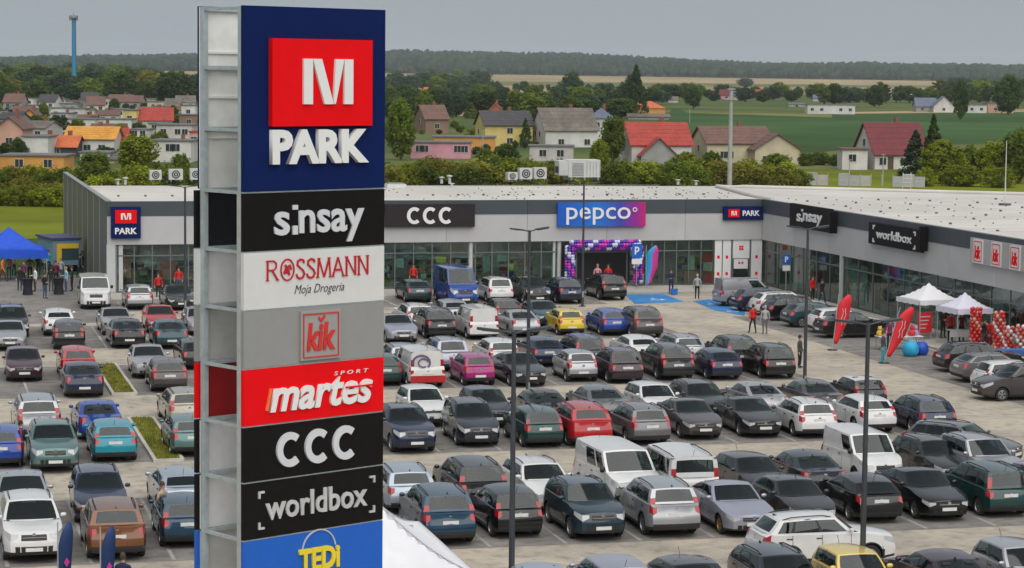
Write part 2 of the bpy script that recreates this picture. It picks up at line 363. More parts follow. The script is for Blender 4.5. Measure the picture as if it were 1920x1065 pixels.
# left side wall: tall sheets with pale joints
for k in range(8):
    y0, y1 = FV0 + .35 + k * 5.55, FV0 + .35 + (k + 1) * 5.55
    mbx('side_panel', SIDEM, -.02, .24, y0 + .06, y1 - .06, .0, ZR - .02)
    mbx('panel_joint', SEAM, -.05, .2, y1 - .06, y1 + .06, .0, ZR - .04)
mbx('side_cap', mat('cap_metal', (.3, .31, .3), .4, .3), -.08, .3, FV0 + .3, 45.4, ZR - .02, ZR + .05)
mbx('corner_pier', COLM, -.03, .55, FV0, FV0 + .34, 0.13, ZG - .004)
mbx('rear_wall', SIDEM, .3, 50, 24.6, 24.9, 0, 5.5)
# shop interiors
mbx('shop_floor', IFLOOR, .3, 60, FV0 + .4, 12, .02, .135)
mbx('shop_floor', IFLOOR, WU + .4, 60, VW, FV0, .02, .131)
mbx('shop_ceiling', DARKI, .3, WU + .3, FV0 + .4, 13.9, 3.9, 4.0)
mbx('shop_ceiling', DARKI, WU + .4, 60, VW, FV0, 3.9, 4.0)
TUBE = bpy.data.materials.new('shop_light_tube'); TUBE.use_nodes = True; _p = TUBE.node_tree.nodes['Principled BSDF']; _p.inputs['Emission Color'].default_value = (1, .97, .9, 1); _p.inputs['Emission Strength'].default_value = 4.5
for k in range(12):
    for y in (2.2, 5.2): mbx('ceiling_light', TUBE, 1.5 + 3.8 * k, 3.9 + 3.8 * k, y, y + .18, 3.86, 3.898)
for k in range(15): mbx('ceiling_light', TUBE, WU + 2.4, WU + 2.58, -5.2 - 3.7 * k, -2.8 - 3.7 * k, 3.86, 3.898); mbx('ceiling_light', TUBE, WU + 6, WU + 6.18, -5.2 - 3.7 * k, -2.8 - 3.7 * k, 3.86, 3.898)
IW = mat('shop_inner_wall', (.55, .54, .52), .7, var=.3, scale=.8)
mbx('shop_back_wall', IW, .3, 60, 9.5, 9.7, .13, 3.9); mbx('shop_back_wall', IW, 58, 58.2, VW, 9, .13, 3.9)
goods = [mat('goods_' + a, c, .6, var=.4, scale=5) for a, c in (('white', (.55, .54, .52)), ('red', (.4, .03, .03)), ('green', (.10, .22, .1)), ('tan', (.35, .24, .14)), ('blue', (.06, .1, .3)), ('dark', (.03, .03, .035)), ('pink', (.5, .18, .25)), ('ochre', (.4, .3, .08)))]
SHELF = mat('shelf_white', (.45, .45, .44), .6)
rg = random.Random(9)
def shelf_unit(x, y, wdt, along):
    sh = MB(); hw_ = wdt / 2
    def bb(a0, a1, b0, b1, z0, z1, m):
        if along: sh.box(a0, a1, b0, b1, z0, z1, m)
        else: sh.box(b0, b1, a0, a1, z0, z1, m)
    for z in (.1, .55, 1.0, 1.45, 1.9): bb(-hw_, hw_, -.25, .25, z, z + .04, 0)
    bb(-hw_, hw_, -.02, .02, .1, 2.1, 0)
    for z in (.14, .59, 1.04, 1.49):
        a = -hw_ + .03
        while a < hw_ - .2:
            w_ = rg.uniform(.15, .5); w_ = min(w_, hw_ - a - .02); bb(a, a + w_ - .02, -.22, -.04, z, z + rg.uniform(.2, .38), rg.randrange(1, 9)); bb(a, a + w_ - .02, .04, .22, z, z + rg.uniform(.2, .38), rg.randrange(1, 9)); a += w_
    o = sh.build('shelf_unit', [SHELF] + goods, None, uvp(x, y, .135), ANG); return o
ORD = ["first", "second", "third", "fourth", "fifth", "sixth", "seventh", "eighth", "ninth", "tenth", "eleventh", "twelfth", "thirteenth"]
SHN = 0
for x in [2.4 + 3.3 * k for k in range(13)]:
    if 30.5 < x < 37: continue
    o = shelf_unit(x, 2.3 + (SHN % 2) * 1.2, 2.4, True); SHN += 1
    tag(o, f'shop shelf with goods behind the front glazing, {(ORD + ["fourteenth","fifteenth"])[SHN - 1]} from left', 'shelf', 'shelves in the front shops')
for k in range(12):
    o = shelf_unit(WU + 1.7 + (k % 2), -4 - 4.1 * k, 2.4, False)
    tag(o, f'shop shelf with goods behind the wing glazing, {ORD[k]} from the inner corner', 'shelf', 'shelves in the wing shops')
# glazing: panes and mullions one by one
def glaze(x0, x1, n_, skip=()):
    for k in range(n_):
        a, b = x0 + (x1 - x0) * k / n_, x0 + (x1 - x0) * (k + 1) / n_
        if k in skip: continue
        mbx('shop_pane', SGLASS, a + .04, b - .04, FV0 + .16, FV0 + .18, .2, 2.55)
        mbx('shop_pane', SGLASS, a + .04, b - .04, FV0 + .16, FV0 + .18, 2.63, ZG - .02)
        mbx('mullion', MULL, a - .04, a + .04, FV0 + .12, FV0 + .22, .135, ZG - .01)
    mbx('transom', MULL, x0 + .04, x1 - .04, FV0 + .121, FV0 + .219, 2.55, 2.63); mbx('transom', MULL, x0 + .04, x1 - .04, FV0 + .121, FV0 + .219, .14, .2)
def U(px): return on_v(px, 500, FV0)[0]
segs = [(.6, U(520), 9), (U(520) + .3, U(880), 10), (U(892), U(1046), 5), (U(1200), U(1338), 6)]
for a, b, n_ in segs: glaze(a, b, n_)
for px in (884, 1040, 1050, 1198):
    c = MB(); c.lathe([(.16, 0), (.16, ZG - .14)], 12); c.build('column', COLM, mall, (U(px), FV0 + .3, .13), smooth=50)
for px in (206, 217): c = MB(); c.box(-.14, .14, -.1, .1, 0, ZG - .14); c.build('column', COLM, mall, (U(px) + .35, FV0 + .24, .13))
# wing glazing
ny = 26; yv = [FV0 - .6 + (VW - FV0) * k / ny for k in range(ny + 1)]
for k in range(ny):
    b, a = yv[k], yv[k + 1]
    mbx('shop_pane', SGLASS, WU + .16, WU + .18, a + .04, b - .04, .2, 2.55); mbx('shop_pane', SGLASS, WU + .16, WU + .18, a + .04, b - .04, 2.63, ZG - .02)
    mbx('mullion', MULL, WU + .12, WU + .22, b - .04, b + .04, .135, ZG - .01)
    if k % 4 == 2: mbx('column', COLM, WU + .3, WU + .62, b - .16, b + .16, .135, ZG)
mbx('transom', MULL, WU + .121, WU + .219, yv[-1], yv[0], 2.55, 2.63)
# projecting frame posts on the wing
for px in (1576,):
    v, _ = on_u(px, 520, WU); mbx('column', COLM, WU - .05, WU + .2, v - .12, v + .12, .13, ZG - .003)
# white service entrance panels with red marks near the inner corner
RP = mat('sign_red', (.80, .004, .008), .5, var=.03, spec=.1); WP = mat('sign_white', (.72, .72, .72), .45, var=.03); NV = mat('sign_navy', (.003, .013, .085), .5, var=.06, spec=.12)
ent = [(1341, 1354), (1356, 1371), (1374, 1406), (1409, 1429)]
for i, (a, b) in enumerate(ent):
    ua, ub = U(a), U(b); p = mbx('entrance_panel', WP, ua, ub, FV0 + .1, FV0 + .2, .14 if i != 2 else 2.0, ZG - .01)
    for z in ([.9, 2.1] if i != 2 else [2.75]):
        if i == 2:
            for sx in (-1, 1):
                for sz in (-1, 1): b_ = MB(); b_.box(-.075, .075, -.01, 0, -.075, .075); b_.build('red_mark', RP, p, (sx * .09, -.052, z - 2.0 + sz * .09))
        else: b_ = MB(); b_.box(-.09, .09, -.01, 0, -.11, .11); b_.build('red_mark', RP, p, (0, -.052, z - .14))
a, b = U(1377), U(1403); p = mbx('entrance_door', WP, a, b, FV0 + .12, FV0 + .19, 1.25, 1.95)
for sx in (-1, 1): b_ = MB(); b_.box(-.075, .075, -.01, 0, -.075, .075); b_.build('red_mark', RP, p, (sx * .12, -.04, .42))
mbx('entrance_door', SGLASS, a, b, FV0 + .14, FV0 + .16, .14, 1.22)
for px in (1373, 1407): mbx('door_post', MULL, U(px) - .06, U(px) + .06, FV0 + .09, FV0 + .22, .135, ZG - .01)
# ------------------------------------------------------------------ roof equipment
def fan_unit(loc, w_, h_, lab, d_=.8):
    o = empty('condenser_unit', loc, ANG, lab, 'air conditioner', 'white condenser units on the roof')
    b = MB(); b.box(-w_ / 2, w_ / 2, -d_ / 2, d_ / 2, .15, h_); b.build('casing', ACW, o)
    for k in range(max(1, round(h_ / w_))):
        zc = .15 + (h_ - .15) / 2; r_ = min(w_, h_) * .34
        f = MB(); f.lathe([(0, -.01), (r_, -.01), (r_, .0)], 18, 0, 'y'); fo = f.build('fan_grille', DK, o, (0, -d_ / 2 - .003, zc), smooth=30)
        f2 = MB(); f2.lathe([(r_ * .55, -.03), (r_ * .62, -.04), (r_ * .7, -.03)], 18, 0, 'y'); f2.build('fan_ring', ACW, fo); f3 = MB(); f3.lathe([(0, -.04), (r_ * .22, -.03)], 10, 0, 'y'); f3.build('fan_hub', ACW, fo)
    for sx in (-1, 1): f = MB(); f.box(-.04, .04, -d_ / 2, d_ / 2, 0, .15); f.build('foot', GALV, o, (sx * w_ * .35, 0, 0))
def roofpt(px, py): return un(px, py, 6.13)
for (px, py, wp, hp, lab) in [(959, 340, 19, 17, 'smallest white condenser unit on the roof, left of two bigger ones'), (984, 339, 24, 24, 'white condenser unit between the small one and another on the roof'), (1011, 338, 24, 24, 'white condenser unit nearest the big rooftop air handler'), (291, 340, 22, 21, 'left white condenser unit on the roof left of the pylon'), (329, 340, 26, 23, 'white condenser unit on the roof, second left of the pylon'), (366, 340, 20, 24, 'white condenser unit on the roof half hidden by the pylon')]:
    p = roofpt(px, py); s_ = pxm(p.y); fan_unit(p, wp / s_, hp / s_, lab)
p = roofpt(1090, 337); s_ = pxm(p.y)
ah = empty('air_handler', p, ANG, 'big white rooftop air handling unit with louvred front on a steel frame', 'air handler')
w_, h_ = 62 / s_, 38 / s_
b = MB(); b.box(-w_ / 2, w_ / 2, -.9, .9, .25, h_); b.build('casing', ACW, ah)
b = MB(); b.prism([(-w_ / 2 - .75, -.7), (-w_ / 2 - .02, -.9), (-w_ / 2 - .02, .9), (-w_ / 2 - .75, .7)], .4, h_ - .1); b.build('intake_hood', ACW, ah)
b = MB(); b.box(-.02, 0, -.5, .5, 0, .55); b.build('hood_opening', DK, ah, (-w_ / 2 - .76, 0, .6))
for k in range(9):
    b = MB(); b.box(-w_ * .18, w_ * .18, -.02, .0, -.025, .025); b.build('louvre', GALV, ah, (-w_ * .2, -.91, .42 + k * (h_ - .6) / 9))
for k in range(5):
    b = MB(); b.box(-.015, .015, -.02, 0, -(h_ - .5) / 2, (h_ - .5) / 2); b.build('panel_seam', GALV, ah, (w_ * .08 + k * w_ * .1, -.905, .3 + (h_ - .35) / 2))
for sx in (-1, 0, 1): b = MB(); b.box(-.07, .07, -1.1, 1.1, 0, .25); b.build('frame_leg', GALV, ah, (sx * w_ * .42, 0, 0))
for px, py, hp, lab in [(828, 344, 13, 'thin white roof vent left of the thicker capped one'), (843, 344, 16, 'capped white roof vent behind the shoe shop sign'), (221, 346, 11, 'short roof vent above the left shop corner'), (235, 346, 14, 'capped roof vent above the left shop corner'), (1271, 346, 10, 'small roof vent near the middle of the roof'), (1305, 347, 9, 'small roof vent left of the raised roof edge'), (847, 351, 8, 'low roof outlet below the capped vent')]:
    p = roofpt(px, py); s_ = pxm(p.y); h_ = hp / s_; v = empty('roof_vent', p, 0, lab, 'vent', 'vents on the roof')
    b = MB(); b.lathe([(.12, 0), (.12, h_ * .75), (0, h_ * .76)], 10); b.build('vent_pipe', ACW, v, smooth=40)
    b = MB(); b.lathe([(.1, h_ * .78), (.24, h_ * .8), (.24, h_ * .92), (0, h_)], 10); b.build('vent_cap', ACW, v, smooth=40)
v = empty('lightning_rod', un(1884, 385, 6.13), 0, 'slim white lightning mast on the wing roof at right', 'mast')
b = MB(); b.tube([(0, 0, 0), (0, 0, 4.6)], [.045, .02], 6); b.build('rod', ACW, v); b = MB(); b.prism([(.45 * cos(k * pi / 3), .45 * sin(k * pi / 3)) for k in range(6)], 0, .14); b.build('base_block', ANCH, v)
p = un(1700, 354, 6.13); v = empty('roof_ladder', p, ANG, 'pale steel roof access ladder cage at the wing edge', 'ladder')
for sx in (-.35, .35): b = MB(); b.tube([(sx, 0, 0), (sx, 0, 1.3)], .04, 6); b.build('rail', ACW, v)
for k in range(4): b = MB(); b.tube([(-.35, 0, .2 + k * .32), (.35, 0, .2 + k * .32)], .03, 6); b.build('rung', ACW, v)
v = empty('roof_hatch', un(741, 352, 6.13), ANG, 'pale roof hatch with steel rail right beside the pylon', 'hatch')
b = MB(); b.box(-.75, .75, -.6, .6, 0, .3); b.build('hatch_frame', ACW, v); b = MB(); b.box(-.65, .65, -.5, .5, .31, .38); b.build('hatch_lid', GALV, v)

# posters and backs of displays inside the glass
for px0, px1, py0, py1, c, nm_ in [(817, 836, 481, 492, (.7, .62, .03), 'yellow'), (954, 963, 494, 507, (.6, .55, .05), 'lime'), (741, 757, 484, 502, (.5, .52, .5), 'pale'), (757, 800, 470, 482, (.4, .42, .42), 'grey'), (1288, 1302, 480, 506, (.5, .52, .45), 'cream'), (1318, 1335, 474, 490, (.6, .08, .06), 'red'), (1318, 1335, 492, 508, (.55, .5, .42), 'tan'), (1318, 1335, 512, 530, (.6, .03, .03), 'scarlet'), (1283, 1312, 508, 532, (.5, .2, .15), 'rust'), (982, 998, 462, 500, (.3, .12, .05), 'brown'), (228, 246, 480, 520, (.5, .2, .17), 'coral'), (300, 330, 490, 520, (.45, .12, .1), 'brick'), (270, 290, 470, 500, (.4, .38, .34), 'stone'), (932, 950, 470, 490, (.45, .47, .42), 'linen'), (905, 925, 480, 510, (.35, .36, .33), 'ash')]:
    (u0, z1), (u1, z0) = on_v(px0, py0, FV0 + .3), on_v(px1, py1, FV0 + .3); mbx('window_poster', mat('poster_' + nm_, c, .6, var=.25, scale=4), u0, u1, FV0 + .26, FV0 + .29, z0, z1)
for px0, px1, py, z0, z1, c, nm_ in [(1455, 1462, 510, .3, 3.0, (.5, .53, .52), 'pale'), (1500, 1512, 520, .4, 2.4, (.4, .3, .2), 'wood'), (1520, 1545, 520, 2.5, 2.9, (.55, .56, .55), 'white'), (1590, 1605, 520, .3, 2.9, (.42, .46, .43), 'sage'), (1612, 1625, 540, .3, 2.9, (.45, .5, .47), 'mint'), (1675, 1688, 510, 2.5, 3.1, (.05, .2, .5), 'azure'), (1690, 1720, 530, 2.3, 2.9, (.5, .5, .48), 'chalk'), (1735, 1750, 545, .3, 2.6, (.4, .42, .4), 'ash'), (1855, 1880, 590, 1.5, 3.0, (.5, .42, .45), 'rose'), (1640, 1650, 560, .3, 2.2, (.03, .03, .035), 'dark')]:
    v1_, v0_ = on_u(px0, py, WU + .3)[0], on_u(px1, py, WU + .3)[0]; mbx('window_poster', mat('poster_' + nm_, c, .6, var=.25, scale=4), WU + .32, WU + .35, v0_, v1_, z0, z1)
# ------------------------------------------------------------------ signs on the shop fronts
SW = mat('letter_white', (.78, .78, .78), .4, var=.02); SBK = mat('sign_black', (.009, .0075, .0075), .5, var=.15, spec=.12)
LG = mat('sign_light_grey', (.40, .40, .39), .5, var=.04); CRD = mat('sign_rossmann_red', (.5, .01, .02), .4, var=.03); SYE = mat('sign_yellow', (.8, .62, .03), .4, var=.03); SBL = mat('sign_blue', (.006, .11, .52), .4, var=.04)
def grad_mat():
    m = bpy.data.materials.new('blue_to_pink_print'); m.use_nodes = True; n = m.node_tree.nodes; l = m.node_tree.links; p = n['Principled BSDF']
    t = n.new('ShaderNodeTexCoord'); s = n.new('ShaderNodeSeparateXYZ'); r = n.new('ShaderNodeValToRGB'); mr = n.new('ShaderNodeMapRange')
    mr.inputs[1].default_value = 0; mr.inputs[2].default_value = 1
    l.new(t.outputs['Generated'], s.inputs[0]); l.new(s.outputs[0], mr.inputs[0]); l.new(mr.outputs[0], r.inputs[0]); l.new(r.outputs[0], p.inputs['Base Color'])
    e = r.color_ramp.elements; e[0].color = (.006, .09, .48, 1); e[1].color = (.55, .01, .16, 1); e[1].position = 1
    for q, c in ((.45, (.01, .17, .6)), (.72, (.05, .06, .38)), (.88, (.28, .015, .28))): k = e.new(q); k.color = (*c, 1)
    p.inputs['Roughness'].default_value = .4; return m
def m_logo(mb, cx, cz, w, h, d, y=0):
    """block M with slanted inner strokes"""
    X = lambda a: cx + (a - .5) * w
    Z = lambda a: cz + (a - .5) * h
    for k, poly in enumerate([[(0, 0), (.18, 0), (.18, 1), (0, 1)], [(.82, 0), (1, 0), (1, 1), (.82, 1)], [(.18, 1), (.36, 1), (.60, 0), (.42, 0)], [(.64, 1), (.815, 1), (.64, 0.0), (.60, 0.02)]]):
        pts = [(X(a), Z(b)) for a, b in poly]; nn = len(pts); dd = d + .001 * k
        mb.add([(a, y, b) for a, b in pts] + [(a, y - dd, b) for a, b in pts], [tuple(range(nn, 2 * nn))] + [(i, (i + 1) % nn, nn + (i + 1) % nn, nn + i) for i in range(nn)])
def ccc(mb, w, h, st, d, y=0):
    r = h / 2; cw = w / 3.12
    for k in range(3):
        cx = -w / 2 + cw / 2 + k * (w - cw) / 2
        ribbon(mb, arc(cx, 0, cw / 2 - st / 2, r - st / 2, 48, 312, 20), st, d, y)
def corner_brackets(mb, w, h, ln, st, d, y=0):
    for sx in (-1, 1):
        for sz in (-1, 1):
            x, z = sx * w / 2, sz * h / 2; ribbon(mb, [(x - sx * ln, z), (x, z), (x, z - sz * ln)], st, d, y)
def sign_root(kind, x, z, label, y=FV0, rz=0., wing=None):
    if wing is None: return empty(kind, uvp(x, y, z), ANG, label, 'sign')
    return empty(kind, uvp(WU, wing, z), ANG - pi / 2, label, 'sign')
def box_sign(px0, py0, px1, py1, kind, label, m, depth=.2, wing=False):
    if not wing:
        (u0, z1), (u1, z0) = on_v(px0, py0, FV0 - depth), on_v(px1, py1, FV0 - depth); w, h = u1 - u0, z1 - z0
        r = sign_root(kind, (u0 + u1) / 2, (z0 + z1) / 2, label, FV0 - .035)
    else:
        (v0, z1), (v1, z0) = on_u(px0, py0, WU - depth), on_u(px1, py1, WU - depth); w = abs(v1 - v0)
        zc1 = on_u(px1, py1 - (wing), WU - depth)[1]; h = zc1 - z0
        r = empty(kind, uvp(WU - .035, (v0 + v1) / 2, (z0 + zc1) / 2), ANG - pi / 2, label, 'sign')
    b = MB(); b.box(-w / 2, w / 2, -depth, 0, -h / 2, h / 2); p = b.build('sign_panel', m, r)
    return r, p, w, h, depth
def letters(me, par, m, loc):
    me.materials.append(m); return place('lettering', me, par, loc)
# M PARK, left corner
r, p, w, h, d = box_sign(208, 388, 264, 447, 'shop_sign', 'navy square sign with red block and white lettering at the left corner', NV, .25)
b = MB(); b.box(-w * .36, w * .36, -.06, 0, -h * .02, h * .40); rb = b.build('red_block', RP, p, (0, -d, 0))
b = MB(); m_logo(b, 0, h * .2, w * .34, h * .2, .03); b.build('lettering', SW, rb, (0, -.062, 0)); letters(text_mesh('PARK', w * .74, h * .2, .04, .03), p, SW, (0, -d - .002, -h * .26))
# CCC
r, p, w, h, d = box_sign(722, 383, 890, 425, 'shop_sign', 'long black sign with three white letters C on the shop front', mat('sign_brown_black', (.03, .022, .024), .45, var=.1, spec=.2), .28)
b = MB(); ccc(b, w * .52, h * .74, h * .15, .06); b.build('lettering', SW, p, (0, -d - .002, 0))
# pepco
r, p, w, h, d = box_sign(1046, 380, 1210, 424, 'shop_sign', 'blue to pink sign with white round lettering over the balloon arch', grad_mat(), .28)
letters(text_mesh('pepco', w * .73, h * .72, .05, .004), p, SW, (-w * .04, -d - .002, -h * .06))
b = MB(); ribbon(b, arc(0, 0, h * .08, h * .08, 0, 360, 12)[:-1], h * .035, .04, closed=True); b.build('ring_mark', SW, p, (w * .375, -d - .002, h * .2))
# M PARK small
r, p, w, h, d = box_sign(1357, 387, 1433, 412, 'shop_sign', 'small navy sign with red block beside the inner corner', NV, .22)
b = MB(); b.box(-w * .39, -w * .12, -.05, 0, -h * .3, h * .3); rb = b.build('red_block', RP, p, (0, -d, 0))
b = MB(); m_logo(b, -w * .255, 0, w * .13, h * .32, .03); b.build('lettering', SW, rb, (0, -.052, 0)); letters(text_mesh('PARK', w * .42, h * .4, .03, .03), p, SW, (w * .17, -d - .002, 0))
# wing signs: sinsay, worldbox, kik
def sinsay(par, w, h, d, m, y):
    letters(text_mesh('s', w * .16, h * .52, d, .02), par, m, (-w * .42, y, -h * .10)); b = MB(); b.box(-.0275 * w, .0275 * w, -d, 0, -h * .36, -h * .10); b.box(-.0275 * w, .0275 * w, -d, 0, h * .34, h * .48); b.build('lettering', m, par, (-w * .285, y, 0))
    letters(text_mesh('nsay', w * .74, h * .77, d, .02), par, m, (w * .13, y, -h * .115))
r, p, w, h, d = box_sign(1490, 0, 1557, 437, 'shop_sign', 'black sign with white lettering on the wing next to the inner corner', SBK, .24, wing=45)
sinsay(p, w * .62, h * .66, .05, SW, -d - .002)
pj = empty('projecting_sign', uvp(WU - .5, on_u(1566, 420, WU)[0] - .45, 0) + Vector((0, 0, on_u(1563, 415, WU)[1])), ANG - pi / 2, 'black blade sign standing out beside the first wing sign', 'sign')
b = MB(); b.box(-.09, .09, -.1, .42, -.75, .7); b.build('sign_panel', SBK, pj)
b = MB(); ribbon(b, [(-.08, .5), (-.08, -.5)], .08, .02); bo = b.build('lettering', SW, pj, (-.091, .12, 0), -pi / 2)
r, p, w, h, d = box_sign(1640, 0, 1727, 474, 'shop_sign', 'black sign with bracketed white lettering in the middle of the wing', SBK, .24, wing=42)
letters(text_mesh('worldbox', w * .68, h * .42, .05, .012), p, SW, (0, -d - .002, h * .03)); b = MB(); corner_brackets(b, w * .8, h * .74, h * .16, h * .07, .05); b.build('bracket_mark', SW, p, (0, -d - .002, 0))
pj = empty('projecting_sign', uvp(WU - .5, on_u(1735, 450, WU)[0] - .45, 0) + Vector((0, 0, on_u(1731, 446, WU)[1])), ANG - pi / 2, 'black blade sign standing out beside the bracketed wing sign', 'sign')
b = MB(); b.box(-.09, .09, -.1, .42, -.75, .75); b.build('sign_panel', SBK, pj)
b = MB(); ribbon(b, [(.1, .5), (-.1, .5), (-.1, -.5), (.1, -.5)], .07, .02); b.build('bracket_mark', SW, pj, (-.091, .12, 0), -pi / 2)
(v0, za), (v1, zb) = on_u(1825, 457, WU), on_u(1925, 508, WU)
r = empty('shop_sign', uvp(WU - .035, (v0 + v1) / 2, (za + zb) / 2 + .15), ANG - pi / 2, 'pale grey sign board with three red framed logos at the right edge', 'sign')
w = abs(v1 - v0); h = 1.45; b = MB(); b.box(-w / 2, w / 2, -.16, 0, -h / 2, h / 2); p = b.build('sign_panel', LG, r)
for k in range(3):
    b = MB(); b.box(-.62, .62, -.06, 0, -.68, .68); q = b.build('logo_plate', WP, p, ((k - .97) * w * .345, -.162, 0))
    b = MB(); ribbon(b, [(-.48, -.56), (.48, -.56), (.48, .56), (-.48, .56)], .05, .01, closed=True); b.build('red_frame', RP, q, (0, -.061, 0)); letters(text_mesh('kik', .74, .74, .02, .03, .15), q, RP, (0, -.061, -.05))
# ------------------------------------------------------------------ pylon
DP = 46.0; K = DP / 60.0
PA = CAM + ray(457, 531) * (DP / ray(457, 531).dot(FV)); PA.z = 0
PB = CAM + ray(720, 531) * (DP / .9496 / ray(720, 531).dot(FV)); PB.z = 0
pd = (PB - PA); PWID = pd.length / K; PANG = math.atan2(pd.y, pd.x)
PDEP = 1.99
pyl = empty('sign_pylon', PA, PANG, 'tall steel pylon stacked with coloured shop signs in the foreground', 'pylon'); pyl.scale = (K, K, K)      # drawn in panel units, a panel is 1.16 m high
def zpx(y): return (CAMH - (y - 131.0) / F * DP) / K            # height of a boundary on the near edge
PY = [12, 362, 474, 584.5, 695, 805, 912, 1023, 1134]
ZL = [zpx(y) for y in PY]
STEEL = mat('frame_steel', (.44, .50, .52), .42, .15, var=.12, scale=5, dirt=.1)
INW = mat('panel_back_white', (.86, .855, .83), .55, var=.05, dirt=.1); ING = mat('panel_back_grey', (.52, .52, .50), .6, var=.06, dirt=.1); INL = mat('panel_back_pale', (.87, .86, .87), .5, var=.04, dirt=.08)
# posts stand behind the front panels at both ends, near face and back face
for x in (.10, PWID - .1):
    for y in (.22, PDEP - .12):
        b = MB(); b.box(-.075, .075, -.075, .075, 0, ZL[0] - .03); b.build('post', STEEL, pyl, (x, y, 0))
fr_z = [ZL[0] - .08] + [z for z in ZL[1:]]
ex_z = [zpx(129), zpx(245)]
for z in fr_z + ex_z:
    for x in (.10, PWID - .1):
        b = MB(); b.box(-.045, .045, .30, PDEP - .2, -.04, .04); b.build('cross_beam', STEEL, pyl, (x, 0, z))
    b = MB(); b.box(.18, PWID - .18, -.05, .05, -.05, .05); b.build('cross_beam', STEEL, pyl, (0, PDEP - .12, z)); b = MB(); b.box(.18, PWID - .18, -.05, .05, -.05, .05); b.build('cross_beam', STEEL, pyl, (0, .22, z))
b = MB(); b.box(-.3, PWID + .3, -.25, PDEP + .3, -.25, .35); b.build('footing', KERB, pyl)
cols_ = [(NV, INW), (SBK, mat('panel_back_black', (.012, .014, .018), .5)), (mat('sign_soft_white', (.66, .66, .655), .45, var=.03), INL), (mat('sign_mid_grey', (.28, .28, .275), .5, var=.04), ING), (RP, mat('panel_back_red', (.33, .006, .008), .5, var=.05)), (SBK, INL), (SBK, INL), (SBL, ING)]
panels = []
for k, (mf, mbk) in enumerate(cols_):
    z1, z0 = ZL[k] - .012, ZL[k + 1] + .03
    b = MB(); b.box(0, PWID, 0, .12, z0, z1); p = b.build('sign_panel', mf, pyl); panels.append((p, (z0 + z1) / 2, z1 - z0))
    b = MB(); b.box(-.07 if k else .02, PWID, PDEP + .0, PDEP + (.12 if k else .06), z0, z1); b.build('rear_sign_panel', mf, pyl)
    b = MB(); b.box(.02, PWID - .1, PDEP - .04, PDEP - .012, z0 + .02, z1 - .02); b.build('panel_lining', mbk, pyl)
    b = MB(); b.box(.2, PWID - .2, .125, .14, z0 + .02, z1 - .02); b.build('panel_lining', INW if k != 1 else mbk, pyl)  # front liner added to bounce light inside the frame, white on most panels
    if k == 0:
        for zz in (zpx(100), zpx(185), zpx(262)): b = MB(); b.box(.15, PWID - .2, PDEP - .09, PDEP - .042, -.03, .03); b.build('inner_rib', INW, pyl, (0, 0, zz))
for k in range(1, 8):
    b = MB(); b.box(.002, PWID - .002, .02, .10, ZL[k] - .008, ZL[k] + .026); b.build('panel_joint', STEEL, pyl)
b = MB(); b.box(-.0, .045, .121, .3, .5, ZL[1]); b.build('edge_flashing', mat('edge_pale', (.42, .44, .42), .5), pyl)
def XP(px, py):                                  # pixel -> position on the pylon face
    d = ray(px, py); nrm = Vector((sin(PANG), -cos(PANG), 0)); t = (PA - CAM).dot(nrm) / d.dot(nrm); q = CAM + d * t; return (q - PA).dot(pd.normalized()) / K, q.z / K
def ptext(txt, par, x0, y0, x1, y1, m, dpt=.06, bold=0., shear=0., yo=-.001):
    """fit lettering between two opposite corners seen in the photograph"""
    a, z1 = XP(x0, y0); b_, z0 = XP(x1, y1); me = text_mesh(txt, b_ - a, z1 - z0, dpt, bold, shear); return letters(me, par, m, ((a + b_) / 2, yo, (z0 + z1) / 2))
pp = [p for p, _, _ in panels]; PC = [c for _, c, _ in panels]; PH = panels[1][2]
# top: red block, M, PARK
(a, z1), (b_, z0) = XP(504, 70), XP(691, 235)
b = MB(); b.box(a, b_, -.16, 0, z0, z1 - .02); rb = b.build('red_block', RP, pp[0], (0, -.001, 0))
(xa, za), (xb, zb) = XP(560, 110), XP(652, 195); b = MB(); m_logo(b, (xa + xb) / 2, (za + zb) / 2, xb - xa, za - zb, .07); b.build('lettering', SW, rb, (0, -.162, 0))
ptext('PARK', pp[0], 505, 243, 686, 304, SW, .14, .045)
# sinsay
(xa, za), (xb, zb) = XP(512, 383), XP(680, 449); hlp = place('lettering_board', None, pp[1]); bpy.data.objects.remove(hlp)
w_ = xb - xa; cx = (xa + xb) / 2
def pbox(x0, x1, z0, z1, dpt, m, par, name='lettering'): q = MB(); q.box(x0, x1, -dpt, 0, z0, z1); return q.build(name, m, par, (0, -.001, 0))
LGW = mat('letter_soft_white', (.62, .63, .67), .4, var=.03)
c1 = PC[1]
letters(text_mesh('s', w_ * .165, .62 * 1.0, .05, .02), pp[1], LGW, (xa + w_ * .09, -.001, c1 - .06))
pbox(xa + w_ * .205, xa + w_ * .26, c1 - .36, c1 - .13, .05, LGW, pp[1]); pbox(xa + w_ * .205, xa + w_ * .26, c1 + .29, c1 + .41, .05, LGW, pp[1])
letters(text_mesh('nsay', w_ * .73, .88, .05, .02), pp[1], LGW, (xa + w_ * .64, -.001, c1 - .17))
